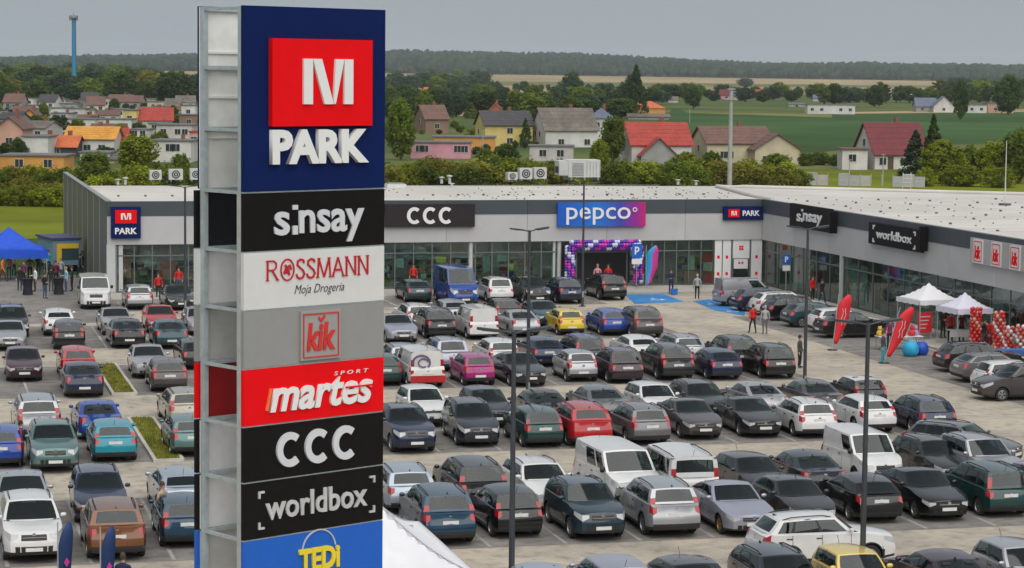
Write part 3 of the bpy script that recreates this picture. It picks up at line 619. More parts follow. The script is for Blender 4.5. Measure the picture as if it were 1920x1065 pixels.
# ROSSMANN: thin serif capitals drawn stroke by stroke
def serif_word(par, xa, xb, zb, zt, m):
    G = {'R': ([[(0, 0), (0, 1)], [(0, 1), (.4, 1), (.58, .88), (.58, .65), (.4, .52), (0, .52)], [(.3, .52), (.68, 0)]], .72, [(0, 0), (0, 1), (.68, 0)]),
         'S': ([[(.52, .80), (.47, .95), (.28, 1), (.08, .9), (.06, .72), (.25, .56), (.45, .42), (.54, .24), (.42, .04), (.2, 0), (.04, .1), (0, .24)]], .56, []),
         'M': ([[(.02, 0), (.1, 1)], [(.1, 1), (.46, 0)], [(.46, 0), (.82, 1)], [(.82, 1), (.9, 0)]], .92, [(.02, 0), (.9, 0), (.1, 1), (.82, 1)]),
         'A': ([[(0, 0), (.36, 1)], [(.36, 1), (.74, 0)], [(.13, .34), (.61, .34)]], .76, [(0, 0), (.74, 0)]),
         'N': ([[(.04, 0), (.04, 1)], [(.04, 1), (.66, 0)], [(.66, 0), (.66, 1)]], .72, [(.04, 0), (.04, 1), (.66, 1)])}
    word = 'RoSSMANN'; adv = [(G[c][1] if c != 'o' else .92) + .16 for c in word]; tot = sum(adv) - .16; sx = (xb - xa) / tot; h = zt - zb; x = xa
    for c, ad in zip(word, adv):
        b = MB(); st = .05 * h * 1.6
        if c == 'o':
            ribbon(b, [(x + (.46 + .44 * cos(t * pi / 12)) * sx, zb + h * (.5 + .55 * sin(t * pi / 12))) for t in range(24)], st * .9, .03, closed=True)
            for i, pl in enumerate(([(.22, .3), (.4, .62), (.62, .7), (.72, .5)], [(.3, .75), (.5, .5), (.6, .22)], [(.35, .35), (.6, .42)])): ribbon(b, [(x + q[0] * sx, zb + h * q[1]) for q in pl], st * 1.5, .031 + .001 * i)
        else:
            for i, s_ in enumerate(G[c][0]): ribbon(b, [(x + q[0] * sx, zb + h * q[1]) for q in s_], st * (1.25 if i % 2 == 0 else .9), .03 + .001 * i)
            for i, (qx, qz) in enumerate(G[c][2]): ribbon(b, [(x + (qx - .1) * sx, zb + h * qz), (x + (qx + .1) * sx, zb + h * qz)], st * .55, .034 + .001 * i)
        b.build('lettering', m, par, (0, -.001, 0)); x += ad * sx
(xa, _), (xb, _) = XP(501, 500), XP(690, 500); serif_word(pp[2], xa, xb, PC[2] + .0, PC[2] + .50, CRD)
DG = mat('script_grey', (.06, .06, .065), .5); (xa, _), (xb, _) = XP(552, 545), XP(645, 545)
letters(text_mesh('Moja Drogeria', xb - xa, .30, .015, -.012, .35), pp[2], DG, ((xa + xb) / 2, -.001, PC[2] - .32))
# kik
(xa, _), (xb, _) = XP(561, 630), XP(635, 630); b = MB(); b.box(xa, xb, -.08, 0, PC[3] - .66, PC[3] + .64); q = b.build('logo_plate', mat('kik_plate', (.33, .32, .31), .5, var=.04), pp[3], (0, -.001, 0))
KR = mat('kik_red', (.6, .03, .025), .45); b = MB(); cx = (xa + xb) / 2; hw_ = (xb - xa) / 2
ribbon(b, [(cx - hw_ + .08, PC[3] - .58), (cx + hw_ - .08, PC[3] - .58), (cx + hw_ - .08, PC[3] + .56), (cx - hw_ + .08, PC[3] + .56)], .03, .02, closed=True); b.build('red_frame', KR, q, (0, -.082, 0))
letters(text_mesh('kik', (xb - xa) * .72, .74, .03, .03, .12), q, KR, (cx, -.082, PC[3] - .04))
b = MB(); ribbon(b, [(cx - .09, PC[3] + .46), (cx, PC[3] + .37), (cx + .12, PC[3] + .5)], .06, .03); b.build('tick_mark', KR, q, (0, -.082, 0))
# martes sport
(xa, _), (xb, _) = XP(504, 740), XP(696, 740)
letters(text_mesh('martes', xb - xa, .78, .07, .025, .25), pp[4], SW, ((xa + xb) / 2, -.001, PC[4] - .05))
b = MB(); b.box(xb - .95, xb - .02, -.03, 0, PC[4] + .01, PC[4] + .05); b.build('letter_bar', RP, pp[4], (0, -.075, 0))
(xa, _), (xb, _) = XP(626, 712), XP(690, 712); letters(text_mesh('SPORT', xb - xa, .10, .02, .0, .2, 1.6), pp[4], SW, ((xa + xb) / 2, -.001, PC[4] + .42))
ORM = mat('edge_orange', (.8, .18, .05), .5); (xa, _), (_x, _) = XP(499, 750), XP(504, 750); b = MB(); ribbon(b, [(xa, PC[4] - .38), (xa + .14, PC[4] + .2)], .07, .05); b.build('letter_edge', ORM, pp[4], (0, -.001, 0))  # orange stroke along the left edge of the lettering
# CCC
(xa, _), (xb, _) = XP(517, 840), XP(670, 840); b = MB(); ccc(b, xb - xa, .92, .19, .07); b.build('lettering', LGW, pp[5], ((xa + xb) / 2, -.001, PC[5] + .02))
# worldbox
(xa, _), (xb, _) = XP(497, 945), XP(687, 945); LGR = mat('letter_grey', (.5, .5, .5), .4); letters(text_mesh('worldbox', xb - xa, .66, .05, .016), pp[6], LGR, ((xa + xb) / 2, -.001, PC[6] + .04))
(xa, _), (xb, _) = XP(485, 945), XP(700, 945); b = MB(); corner_brackets(b, xb - xa, .95, .16, .055, .05); b.build('bracket_mark', LGR, pp[6], ((xa + xb) / 2, -.001, PC[6]))
# TEDi
(xa, _), (xb, _) = XP(559, 1050), XP(635, 1050); letters(text_mesh('TEDi', xb - xa, .62, .06, .04), pp[7], SYE, ((xa + xb) / 2, -.001, PC[7] + .0))
b = MB(); ribbon(b, arc(0, 0, .56, .55, 8, 172, 18), .035, .03); b.build('arch_mark', LGR, pp[7], ((xa + xb) / 2, -.001, PC[7] + .22))
# ------------------------------------------------------------------ cars
# lengths are distances from the nose; every style shares its meshes between the cars of that style
STY = dict(
 hatch=dict(L=4.2, W=1.78, H=1.47, lip=0.79, xc=1.12, zc=.99, xrf=1.95, xrr=3.62, zrr=1.39, xb=4.06, zb=1.0, ze=.95, af=.85, ar=3.42, r=.31, rail=0, tall=1, pil=[.47]),
 city=dict(L=3.55, W=1.64, H=1.48, lip=0.83, xc=.85, zc=1.02, xrf=1.5, xrr=3.1, zrr=1.42, xb=3.44, zb=.98, ze=.93, af=.66, ar=3.02, r=.285, rail=0, tall=1, pil=[.55]),
 mini=dict(L=3.75, W=1.7, H=1.41, lip=0.84, xc=1.15, zc=1.0, xrf=1.68, xrr=3.25, zrr=1.37, xb=3.64, zb=.98, ze=.93, af=.72, ar=3.2, r=.3, rail=0, tall=1, pil=[.55]),
 sedan=dict(L=4.65, W=1.81, H=1.44, lip=0.77, xc=1.28, zc=.98, xrf=2.15, xrr=3.2, zrr=1.37, xb=3.98, zb=1.05, ze=1.02, af=.9, ar=3.6, r=.32, rail=0, tall=0, pil=[.46]),
 wagon=dict(L=4.7, W=1.81, H=1.47, lip=0.77, xc=1.28, zc=.98, xrf=2.1, xrr=4.1, zrr=1.41, xb=4.56, zb=1.0, ze=.96, af=.9, ar=3.6, r=.32, rail=1, tall=0, pil=[.36, .70]),
 suv=dict(L=4.45, W=1.85, H=1.64, lip=0.96, xc=1.2, zc=1.12, xrf=1.95, xrr=3.85, zrr=1.56, xb=4.28, zb=1.13, ze=1.06, af=.9, ar=3.56, r=.355, rail=1, tall=0, pil=[.38, .74]),
 mpv=dict(L=4.4, W=1.81, H=1.66, lip=0.86, xc=.98, zc=1.08, xrf=1.85, xrr=4.0, zrr=1.59, xb=4.28, zb=1.03, ze=.95, af=.9, ar=3.6, r=.32, rail=1, tall=1, pil=[.38, .72]),
 smallvan=dict(L=4.35, W=1.8, H=1.83, lip=0.93, xc=.88, zc=1.14, xrf=1.6, xrr=4.22, zrr=1.81, xb=4.31, zb=1.05, ze=.9, af=.85, ar=3.55, r=.315, rail=0, tall=1, pil=[.34, .66], van=1),
 midvan=dict(L=4.95, W=1.96, H=1.97, lip=1.06, xc=.8, zc=1.27, xrf=1.6, xrr=4.83, zrr=1.94, xb=4.92, zb=1.15, ze=1.0, af=.95, ar=4.0, r=.33, rail=0, tall=1, pil=[.27, .6], van=2),
 minibus=dict(L=4.9, W=1.92, H=1.96, lip=1.04, xc=.85, zc=1.22, xrf=1.65, xrr=4.7, zrr=1.92, xb=4.86, zb=1.2, ze=1.05, af=.92, ar=3.95, r=.33, rail=1, tall=1, pil=[.27, .62], van=0),
 bigvan=dict(L=5.4, W=2.05, H=2.42, lip=1.12, xc=.68, zc=1.38, xrf=1.55, xrr=5.28, zrr=2.4, xb=5.37, zb=1.3, ze=1.1, af=.95, ar=4.3, r=.34, rail=0, tall=1, pil=[.24, .6], van=2),
)
def _variant(src, **kw): d_ = dict(STY[src]); d_.update(kw); return d_
STY['hatch2'] = _variant('hatch', L=3.98, W=1.74, H=1.52, xc=1.0, zc=1.02, xrf=1.8, xrr=3.5, zrr=1.45, xb=3.86, af=.78, ar=3.26, lip=.83, hl=.6, gt=.5, pil=[.5])
STY['hatch3'] = _variant('hatch', L=4.32, W=1.8, H=1.45, xrf=2.05, xrr=3.6, zrr=1.36, xb=4.16, zb=1.04, tall=0, hl=.34, gt=.2)
STY['sedan2'] = _variant('sedan', L=4.85, W=1.85, H=1.46, xc=1.35, xrf=2.2, xrr=3.4, xb=4.1, ar=3.75, hl=.36, gt=.15)
STY['suv2'] = _variant('suv', L=4.62, W=1.88, H=1.69, xrf=2.05, xrr=4.1, zrr=1.62, xb=4.44, ar=3.7, lip=1.0, hl=.34, tall=1, gt=.1)
STY['wagon2'] = _variant('wagon', L=4.55, H=1.5, xrr=4.05, zrr=1.45, xb=4.4, lip=.8, tall=1, hl=.52, gt=.3)
STY['mpv2'] = _variant('mpv', L=4.25, H=1.62, xc=1.05, xrr=3.8, xb=4.12, ar=3.45, hl=.6, tall=0, gt=.45)
PAINT = {}
def paint(name, c, metal=0.0, rough=.32): PAINT[name] = mat('paint_' + name, c, rough, metal, var=.06, scale=1.2, coat=1.0, dirt=.12, spec=.15)
for nm, c, me in [('white', (.70, .69, .68), 0), ('silver', (.42, .42, .44), .5), ('lilac_silver', (.38, .38, .46), .45), ('ice', (.40, .45, .52), .45),
   ('grey', (.16, .16, .165), .4), ('charcoal', (.017, .016, .018), .0), ('slate', (.017, .019, .028), .0), ('slate_blue', (.013, .03, .044), .0), ('black', (.003, .003, .0035), .0),
   ('navy', (.010, .016, .05), .1), ('navy_black', (.02, .022, .035), .1), ('petrol', (.01, .045, .085), .2), ('teal_black', (.02, .05, .06), .2), ('dark_teal', (.015, .06, .075), .2),
   ('dark_green', (.008, .045, .04), .1), ('sage', (.10, .19, .18), .3), ('cyan', (.008, .25, .34), .0), ('royal_blue', (.008, .045, .30), .0), ('blue_van', (.015, .06, .28), 0),
   ('plum', (.04, .018, .028), .3), ('maroon', (.055, .012, .022), .2), ('red', (.42, .008, .012), 0), ('magenta', (.34, .004, .15), .0), ('yellow', (.72, .50, .015), 0),
   ('pale_yellow', (.70, .52, .12), 0), ('taupe', (.075, .062, .06), .3), ('beige', (.36, .32, .25), .3), ('brown', (.19, .07, .022), .2), ('mini', (.02, .02, .022), 0), ('white_red', (.70, .69, .68), 0)]:
    paint(nm, c, me)
CG = mat('car_glass', (.016, .026, .025), .05, 0, var=.3, scale=.8, spec=.5)
CG = glass_mat('car_window', (.46, .60, .57), .60, .03, 1.5, .015); CSEAT = mat('seat_fabric', (.045, .045, .048), .9, var=.25, scale=9)
CBLK = mat('car_black_plastic', (.018, .018, .019), .55, var=.15)
CTYRE = mat('tyre_rubber', (.022, .021, .02), .85, var=.2)
CRIM = mat('alloy_rim', (.38, .38, .39), .35, .8, var=.1)
CGOLD = mat('gold_rim', (.45, .26, .06), .4, .6, var=.1)
CRED = mat('tail_lamp_red', (.36, .008, .012), .2, 0, var=.35, scale=7, coat=.4)
CHEAD = mat('head_lamp_clear', (.46, .47, .47), .3, .1, var=.1, scale=5, coat=.25)
CPLATE = mat('plate_white', (.66, .66, .64), .5, var=.05)
CCHR = mat('chrome_trim', (.6, .6, .62), .18, .9, var=.05)
CORG = mat('indicator_amber', (.75, .25, .03), .25, var=.1, coat=.4)

def lerp(a, b, t): return a + (b - a) * t
def car_style(nm):
    s = STY[nm]; L, Wd, H = s['L'], s['W'], s['H']; r = s['r']; af, ar = s['af'], s['ar']; van = s.get('van', 0)
    isvan = nm in ('smallvan', 'midvan', 'minibus', 'bigvan')
    P = []                                     # (name, mesh, [materials], parent index, location)
    sill = .2 if nm[:3] != 'suv' else .25
    ra = r + .055
    def ztop(d):
        if d < s['xc']: return s['lip'] + (s['zc'] - s['lip']) * (d / s['xc']) ** .72
        if d < s['xb']: return lerp(s['zc'], s['zb'], (d - s['xc']) / (s['xb'] - s['xc']))
        return lerp(s['zb'], s['ze'], (d - s['xb']) / max(.01, L - s['xb']))
    def zs(d): return ztop(d) - lerp(.07, .02, min(1, d / s['xc']))
    def hw(d):
        k = 1.0
        fw = .8
        if d < fw: k -= .24 * (1 - d / fw) ** 2.3
        if L - d < .6: k -= (.05 if isvan else .13) * (1 - (L - d) / .6) ** 2
        return Wd / 2 * k
    yp = [(.15, .925), (.35, .975), (.55, 1.0), (.75, .99), (1.0, .955), (1.5, .93)]
    def yprof(z):
        for (a, ya), (b, yb) in zip(yp, yp[1:]):
            if z <= b: return lerp(ya, yb, max(0, (z - a) / (b - a)))
        return .93
    def xsh(d, z, yf):
        x = L / 2 - d; f = max(0, 1 - d / .55); b = max(0, 1 - (L - d) / .5)
        if f: x += f * (.10 * (1 - yf * yf) - min(.15, .07 * ((z - .52) / .32) ** 2))
        if b: x -= b * (.05 * (1 - yf * yf) - min(.14, (.03 if isvan else .09) * ((z - .55) / .35) ** 2))
        return x
    cols = {0, .05, .12, .2, .3, .42, .55, L, L - .05, L - .12, L - .22, L - .34, L - .48}
    for a in (af, ar):
        cols |= {a - ra - .015, a + ra + .015} | {a + ra * cos(pi * i / 10) for i in range(11)}
    cols |= {s['xc'], (af + ar) / 2, (af + ar) / 2 - .5, (af + ar) / 2 + .5, s['xb']}
    cl = sorted(c for c in cols if 0 <= c <= L); cc = [cl[0]]
    for c in cl[1:]:
        if c - cc[-1] > .012: cc.append(c)
    cc[-1] = L
    def zbot(d):
        zb = sill + (.05 * max(0, 1 - d / .5) + .06 * max(0, 1 - (L - d) / .5))
        for a in (af, ar):
            if abs(d - a) < ra - 1e-6: zb = max(zb, r + sqrt(ra * ra - (d - a) ** 2))
            elif abs(d - a) < ra + .002: zb = max(zb, r)
        return zb
    fr = [0, .14, .42, .66, 1.0]
    def half(d, sg):
        h = hw(d); zb, zt = zbot(d), zs(d); out = []
        for f in fr:
            z = zb + f * (zt - zb); y = h * yprof(z); out.append(Vector((xsh(d, z, 1), sg * y, z)))
        for fy, z in ((.90, zt + .022), (.5, ztop(d) - .004), (0, ztop(d) + .012)):
            out.append(Vector((xsh(d, z, fy), sg * h * fy, z)))
        return out
    secL = [half(d, 1) for d in cc]; secR = [half(d, -1) for d in cc]
    body = MB(); trim = MB(); head = {1: MB(), -1: MB()}; tail = {1: MB(), -1: MB()}; gr = MB(); lg = MB()
    def q(mb, a, b, c, d, fl=False, m=0, off=0):
        p = [a, b, c, d] if not fl else [d, c, b, a]
        if off:
            n = (p[1] - p[0]).cross(p[3] - p[0]); n = n.normalized() * off if n.length > 1e-9 else Vector(); p = [w + n for w in p]
        mb.add(p, [(0, 1, 2, 3)], m)
    hl = s.get('hl', .44 if not isvan else .5); tl = .26
    for sec, sg in ((secL, 1), (secR, -1)):
        for i in range(len(cc) - 1):
            for k in range(7):
                a, b, c, d = sec[i][k], sec[i + 1][k], sec[i + 1][k + 1], sec[i][k + 1]
                fl = sg > 0
                dk = 1 if (k >= 5 and s['xc'] + .1 < cc[i] and cc[i + 1] < s['xb'] + .02) else 0
                q(trim if (k == 0 or (k == 1 and nm[:3] == 'suv' and .5 * (a.z + d.z) < .62 and abs((cc[i] + cc[i + 1]) / 2 - af) < ra + .1)) else body, a, b, c, d, not fl, dk)
                if k == 3 and cc[i + 1] <= hl: q(head[sg], lerp(a, d, .05 + .5 * cc[i] / hl), lerp(b, c, .05 + .5 * cc[i + 1] / hl), c, d, not fl, 0, .007)
                if cc[i] >= L - tl:
                    if k == 3: q(tail[sg], lerp(a, d, .1), lerp(b, c, .1), c, d, not fl, 0, .007)
    # nose and tail caps
    FY = [-1, -.55, 0, .55, 1]
    for ci, flip in ((0, False), (len(cc) - 1, True)):
        d = cc[ci]; rows = []
        for k in range(5):
            y = secL[ci][k].y; z = secL[ci][k].z
            rows.append([Vector((xsh(d, z, f), f * y, z)) for f in FY])
        rows.append([secR[ci][5], secR[ci][6], secL[ci][7], secL[ci][6], secL[ci][5]])
        for k in range(5):
            for j in range(4):
                a, b, c, e = rows[k][j], rows[k][j + 1], rows[k + 1][j + 1], rows[k + 1][j]
                q(trim if k == 0 else body, a, b, c, e, flip)
                sg = 1 if j == 3 else -1
                if k == 3 and j in (0, 3):
                    tgt = head if ci == 0 else tail
                    t = .28 if ci == 0 else .62
                    iu = .5 if ci == 0 else .35                     # the inner end of the lamp is slimmer
                    if j == 3: q(tgt[1], lerp(lerp(a, b, t), lerp(e, c, t), iu), b, c, lerp(e, c, t), flip, 0, .007)
                    else: q(tgt[-1], a, lerp(lerp(a, b, 1 - t), lerp(e, c, 1 - t), iu), lerp(e, c, 1 - t), e, flip, 0, .007)
                if ci > 0 and k == 1 and not isvan: q(trim, a, b, lerp(b, c, .45), lerp(a, e, .45), flip, 0, .006)
                if ci == 0 and j in (1, 2):
                    if k == 3: gt = s.get('gt', .12); q(gr, lerp(a, e, gt), lerp(b, c, gt), lerp(b, c, .92), lerp(a, e, .92), flip, 0, .009)
                    if k == 1: q(lg, a, b, c, e, flip, 0, .009)
                if ci == 0 and j in (0, 3) and k == 1: t0, t1 = (.45, .9) if j == 0 else (.1, .55); q(lg, lerp(a, b, t0), lerp(a, b, t1), lerp(e, c, t1), lerp(e, c, t0), flip, 0, .008)
    # inner dark tub closes the wheel arches
    body.box(-L / 2 + .25, L / 2 - .25, -Wd * .37, Wd * .37, .24, s['lip'] - .06, 1)
    # greenhouse
    tb = .80 if not isvan else .90
    if nm[:3] in ('suv', 'mpv'): tb = .81
    yt = Wd / 2 * tb - .02; xA = s['xc'] + (.28 if not isvan else .16)
    xD = s['xb'] - (.10 if nm[:5] != 'sedan' else .02)
    zA, zD = zs(xA) + .012, zs(xD) + .012
    xt0, xt1 = s['xrf'] + .06, s['xrr'] - .02
    NU = 14
    def side(u, v, sg):
        d0 = lerp(xA, xD, u); d1 = lerp(xt0, xt1, u); z0 = lerp(zA, zD, u)
        z1 = lerp(H - .075, s['zrr'] - .05, u) + (.03 if not isvan else .0) * 4 * u * (1 - u)
        y0 = hw(d0) * .925; yy = lerp(y0, yt * (1 - .05 * (2 * u - 1) ** 4), v) + .018 * 4 * v * (1 - v)
        return Vector((L / 2 - lerp(d0, d1, v), sg * yy, lerp(z0, z1, v)))
    eb = [.055] + s['pil'] + [.93 if nm[:5] != 'sedan' else .95]
    us = sorted(set([0, 1] + [x for p_ in eb[1:-1] for x in (p_ - .022, p_ + .022)] + [eb[0], eb[-1]] + [i / 10 for i in range(1, 10)]))
    vs = [0, .10, .5, .90, 1]
    wins = []
    for sg in (1, -1):
        cells = {}
        for i in range(len(us) - 1):
            um = (us[i] + us[i + 1]) / 2
            w_ = None
            for k in range(len(eb) - 1):
                lo = eb[k] + (.022 if k else 0); hi = eb[k + 1] - (.022 if k + 1 < len(eb) - 1 else 0)
                if lo - 1e-6 <= us[i] and us[i + 1] <= hi + 1e-6: w_ = k
            for j in range(4):
                a, b, c, d = side(us[i], vs[j], sg), side(us[i + 1], vs[j], sg), side(us[i + 1], vs[j + 1], sg), side(us[i], vs[j + 1], sg)
                glass = w_ is not None and 0 < j < 3 and not (van and w_ >= van)
                blackp = (w_ is None and 0 < j < 3 and eb[0] < um < eb[-1] and not van)
                if glass: q(cells.setdefault(w_, MB()), a, b, c, d, sg < 0)
                else: q(body, a, b, c, d, sg < 0, 1 if blackp else 0)
        wins += [(sg, c) for c in cells.values()]
    def front(u, v):                             # windscreen, u across, v up
        f = 2 * u - 1; aL = side(0, v, 1); y = aL.y * f
        return Vector((aL.x + lerp(.26 if not isvan else .15, .10, v) * (1 - f * f) , y, lerp(zA - .01, H - .075, v) + lerp(.03, .055, v) * (1 - f * f)))
    def back(u, v):
        f = 2 * u - 1; aL = side(1, v, 1); y = aL.y * f
        return Vector((aL.x - lerp(.10, .06, v) * (1 - f * f), y, aL.z + lerp(.015, .05, v) * (1 - f * f)))
    fw, bw = MB(), MB()
    UU = [0, .05, .2, .35, .5, .65, .8, .95, 1]
    VF = [0, .05, .4, .7, .93, 1]; VB = [0, .14, .4, .7, .90, 1]
    if nm[:5] == 'sedan': VB = [0, .04, .4, .7, .95, 1]
    if isvan: VB = [0, .25, .45, .7, .85, 1]; UB = [0, .1, .2, .35, .5, .65, .8, .9, 1]
    else: UB = [0, .10, .2, .35, .5, .65, .8, .90, 1]
    for i in range(8):
        for j in range(5):
            g = 0 < i < 7 and 0 < j < 4
            q(fw if g else body, front(UU[i], VF[j]), front(UU[i + 1], VF[j]), front(UU[i + 1], VF[j + 1]), front(UU[i], VF[j + 1]))
            gb = g and not (nm in ('midvan', 'bigvan', 'smallvan') and van)
            q(bw if gb else body, back(UB[i], VB[j]), back(UB[i + 1], VB[j]), back(UB[i + 1], VB[j + 1]), back(UB[i], VB[j + 1]), True)
            if s['tall'] and i in (0, 7) and j < (2 if nm[:3] != 'mpv' else 3):
                q(tail[-1 if i == 0 else 1], back(UB[i], VB[j]), back(UB[i + 1], VB[j]), back(UB[i + 1], VB[j + 1]), back(UB[i], VB[j + 1]), True, 0, .008)
    # roof
    NR = 6
    def roof(u, f):
        a = side(u, 1, 1); x = a.x + .10 * (1 - f * f) * max(0, 1 - 6 * u) - .06 * (1 - f * f) * max(0, 6 * u - 5)
        return Vector((x, a.y * f, a.z + .055 * (1 - f * f)))
    ur = [0, .06, .1667, .33, .5, .67, .8333, .94, 1]; ff = [-1, -.9, -.6, -.3, 0, .3, .6, .9, 1]
    for i in range(8):
        for j in range(8):
            q(body, roof(ur[i], ff[j]), roof(ur[i], ff[j + 1]), roof(ur[i + 1], ff[j + 1]), roof(ur[i + 1], ff[j]), True, 2 if nm == 'mini' else 0)
    def GAPS():                                  # door shut lines
        for sg in (1, -1):
            for u in [.03] + s['pil'][:2]:
                p0 = side(u, 0, sg); zz0 = sill + .12
                n_ = 5
                for k in range(n_):
                    za, zb_ = lerp(p0.z - .03, zz0, k / n_), lerp(p0.z - .03, zz0, (k + 1) / n_); d_ = L / 2 - p0.x
                    ya, yb_ = hw(d_) * yprof(za) + .004, hw(d_) * yprof(zb_) + .004
                    body.add([(p0.x - .009, sg * ya, za), (p0.x + .009, sg * ya, za), (p0.x + .009, sg * yb_, zb_), (p0.x - .009, sg * yb_, zb_)], [(0, 1, 2, 3)], 1)
    def fin(mb, name, mats, par=None, loc=(0, 0, 0), sm=32, weld=True):
        me = mb.mesh(nm + '_' + name)
        if weld:
            bm = bmesh.new(); bm.from_mesh(me); bmesh.ops.remove_doubles(bm, verts=bm.verts, dist=.002)
            if name != 'body': bmesh.ops.recalc_face_normals(bm, faces=bm.faces) if False else None
            bm.to_mesh(me); bm.free()
        me.polygons.foreach_set('use_smooth', [True] * len(me.polygons)); me.set_sharp_from_angle(angle=radians(sm))
        for m in mats: me.materials.append(m)
        P.append((name, me, par, loc)); return len(P) - 1
    GAPS()
    fin(body, 'body', [None, CBLK, MATS['paint_white']])
    fin(trim, 'lower_trim', [CBLK])
    fin(fw, 'windscreen', [CG]); 
    if bw.f: fin(bw, 'rear_window', [CG])
    for sg, w_ in wins: fin(w_, 'side_window', [CG])
    for sg in (1, -1):
        fin(head[sg], 'headlight', [CHEAD]); fin(tail[sg], 'taillight', [CRED])
    gi = fin(gr, 'grille', [CBLK]); fin(lg, 'air_intake', [CBLK])
    zg = lerp(lerp(zbot(0), zs(0), .66), zs(0), .55); xg = xsh(0, zg, .3) + .008
    ex = MB(); ex.box(-.012, .014, -.36, .36, -.011, .011); fin(ex, 'grille_bar', [CCHR], gi, (xg, 0, zg), weld=False)
    bd = MB(); bd.lathe([(0, .024), (.055, .02), (.065, 0)], 12, 0, 'x'); fin(bd, 'badge', [CCHR], None, (xsh(0, zs(0), 0) + .004, 0, zs(0) - .03), weld=False)
    P.append(('badge', P[-1][1], None, (xsh(L, zs(L) - .08, 0) - .026, 0, zs(L) - .08)))
    pl = MB(); pl.box(-.012, .012, -.26, .26, -.056, .056)
    fin(pl, 'number_plate', [CPLATE], None, (L / 2 + .105, 0, .47), weld=False)
    P.append(('number_plate', P[-1][1], None, (-L / 2 - (.045 if not isvan else .055), 0, .5 if nm[:5] in ('sedan', 'city', 'mini') else .8 if not isvan else .75)))
    if nm[:3] in ('hat', 'suv', 'wag', 'mpv'): P[-1] = ('number_plate', P[-1][1], None, (-L / 2 - .0, 0, .80))
    mr = MB(); mr.lathe([(0, -.09), (.06, -.08), (.085, -.02), (.08, .05), (.05, .09), (0, .1)], 8, 0, 'y')
    for v_ in range(len(mr.v)): x, y, z = mr.v[v_]; mr.v[v_] = (x * .75, y, z * .85 * (1.6 if isvan else 1))
    mi = fin(mr, 'mirror', [None if not isvan else CBLK], None, (L / 2 - xA - .1, Wd / 2 * .955 + .09, zA + .1), 60)
    P.append(('mirror', P[mi][1], None, (L / 2 - xA - .1, -Wd / 2 * .955 - .09, zA + .1)))
    dh = MB(); dh.box(-.09, .09, -.012, .012, -.014, .014)
    hi_ = None
    for sg in (1, -1):
        for u in ([.42, .78] if len(s['pil']) > 1 or nm[:5] in ('hatch', 'sedan') else [.5]):
            x = side(u, 0, 1).x; zz = zs(L / 2 - x) - .12
            if hi_ is None: hi_ = fin(dh, 'door_handle', [CBLK], None, (x, sg * (hw(L / 2 - x) * yprof(zz) + .01), zz), weld=False)
            else: P.append(('door_handle', P[hi_][1], None, (x, sg * (hw(L / 2 - x) * yprof(zz) + .01), zz)))
    an = MB()
    if nm[:3] in ('sed', 'wag', 'suv'): an.add([(-.09, -.02, 0), (-.09, .02, 0), (.09, .012, 0), (.09, -.012, 0), (-.08, 0, .075)], [(0, 1, 2, 3), (0, 4, 1), (1, 4, 2), (2, 4, 3), (3, 4, 0)])
    else: an.tube([(0, 0, 0), (-.16, 0, .22)], .008, 5)
    pa = roof(.93 if nm[:5] != 'sedan' else .97, 0); fin(an, 'antenna', [CBLK], None, (pa.x, 0, pa.z - .006), weld=False)
    if s['rail']:
        rl = MB(); pts = []
        for i in range(7):
            u = .08 + .86 * i / 6; p = roof(u, .86); pts.append((p.x, p.y, p.z + (.05 if 0 < i < 6 else .0)))
        rl.tube(pts, .019, 6); k = fin(rl, 'roof_rail', [CBLK], weld=False)
        r2 = MB(); r2.tube([(x, -y, z) for x, y, z in pts], .019, 6); fin(r2, 'roof_rail', [CBLK], weld=False)
    # cabin: dashboard and seats seen through the glass
    ib = MB(); zi = zs(xA); ib.box(L / 2 - xA - .38, L / 2 - s['xc'] - .2, -Wd * .40, Wd * .40, zi - .08, zi + .035); fin(ib, 'dashboard', [CSEAT], None, weld=False)
    seat = MB(); seat.add([(-.05, -.23, -.2), (-.05, .23, -.2), (.09, .23, -.2), (.09, -.23, -.2), (-.16, -.19, .26), (-.16, .19, .26), (-.05, .19, .26), (-.05, -.19, .26)], [(3, 2, 1, 0), (4, 5, 6, 7), (0, 1, 5, 4), (1, 2, 6, 5), (2, 3, 7, 6), (3, 0, 4, 7)])
    seat.box(-.19, -.10, -.13, .13, .28, .44)
    xs_ = L / 2 - (xA + 1.0); k = fin(seat, 'front_seat', [CSEAT], None, (xs_, Wd * .2, zi), weld=False); P.append(('front_seat', P[k][1], None, (xs_, -Wd * .2, zi)))
    if not van:
        rb = MB(); rb.add([(-.05, -.6, -.2), (-.05, .6, -.2), (.09, .6, -.2), (.09, -.6, -.2), (-.14, -.57, .16), (-.14, .57, .16), (-.04, .57, .16), (-.04, -.57, .16)], [(3, 2, 1, 0), (4, 5, 6, 7), (0, 1, 5, 4), (1, 2, 6, 5), (2, 3, 7, 6), (3, 0, 4, 7)])
        for yy in (-.36, .36): rb.box(-.17, -.09, yy - .12, yy + .12, .17, .30)
        fin(rb, 'rear_bench', [CSEAT], None, (xs_ - .85, 0, zs(L / 2 - xs_ + .85)), weld=False)
    # wheels
    ty = MB(); wd = .205; ty.lathe([(r * .64, -wd / 2 + .01), (r * .9, -wd / 2), (r, -wd / 2 + .035), (r, wd / 2 - .035), (r * .9, wd / 2), (r * .64, wd / 2 - .01), (r * .6, 0), (r * .64, -wd / 2 + .01)], 20, 0, 'y')
    rm = MB(); n = 20
    rm.lathe([(r * .66, wd / 2 - .012), (r * .58, wd / 2 - .005), (r * .55, wd / 2 - .03)], n, 0, 'y')
    k0 = len(rm.v)
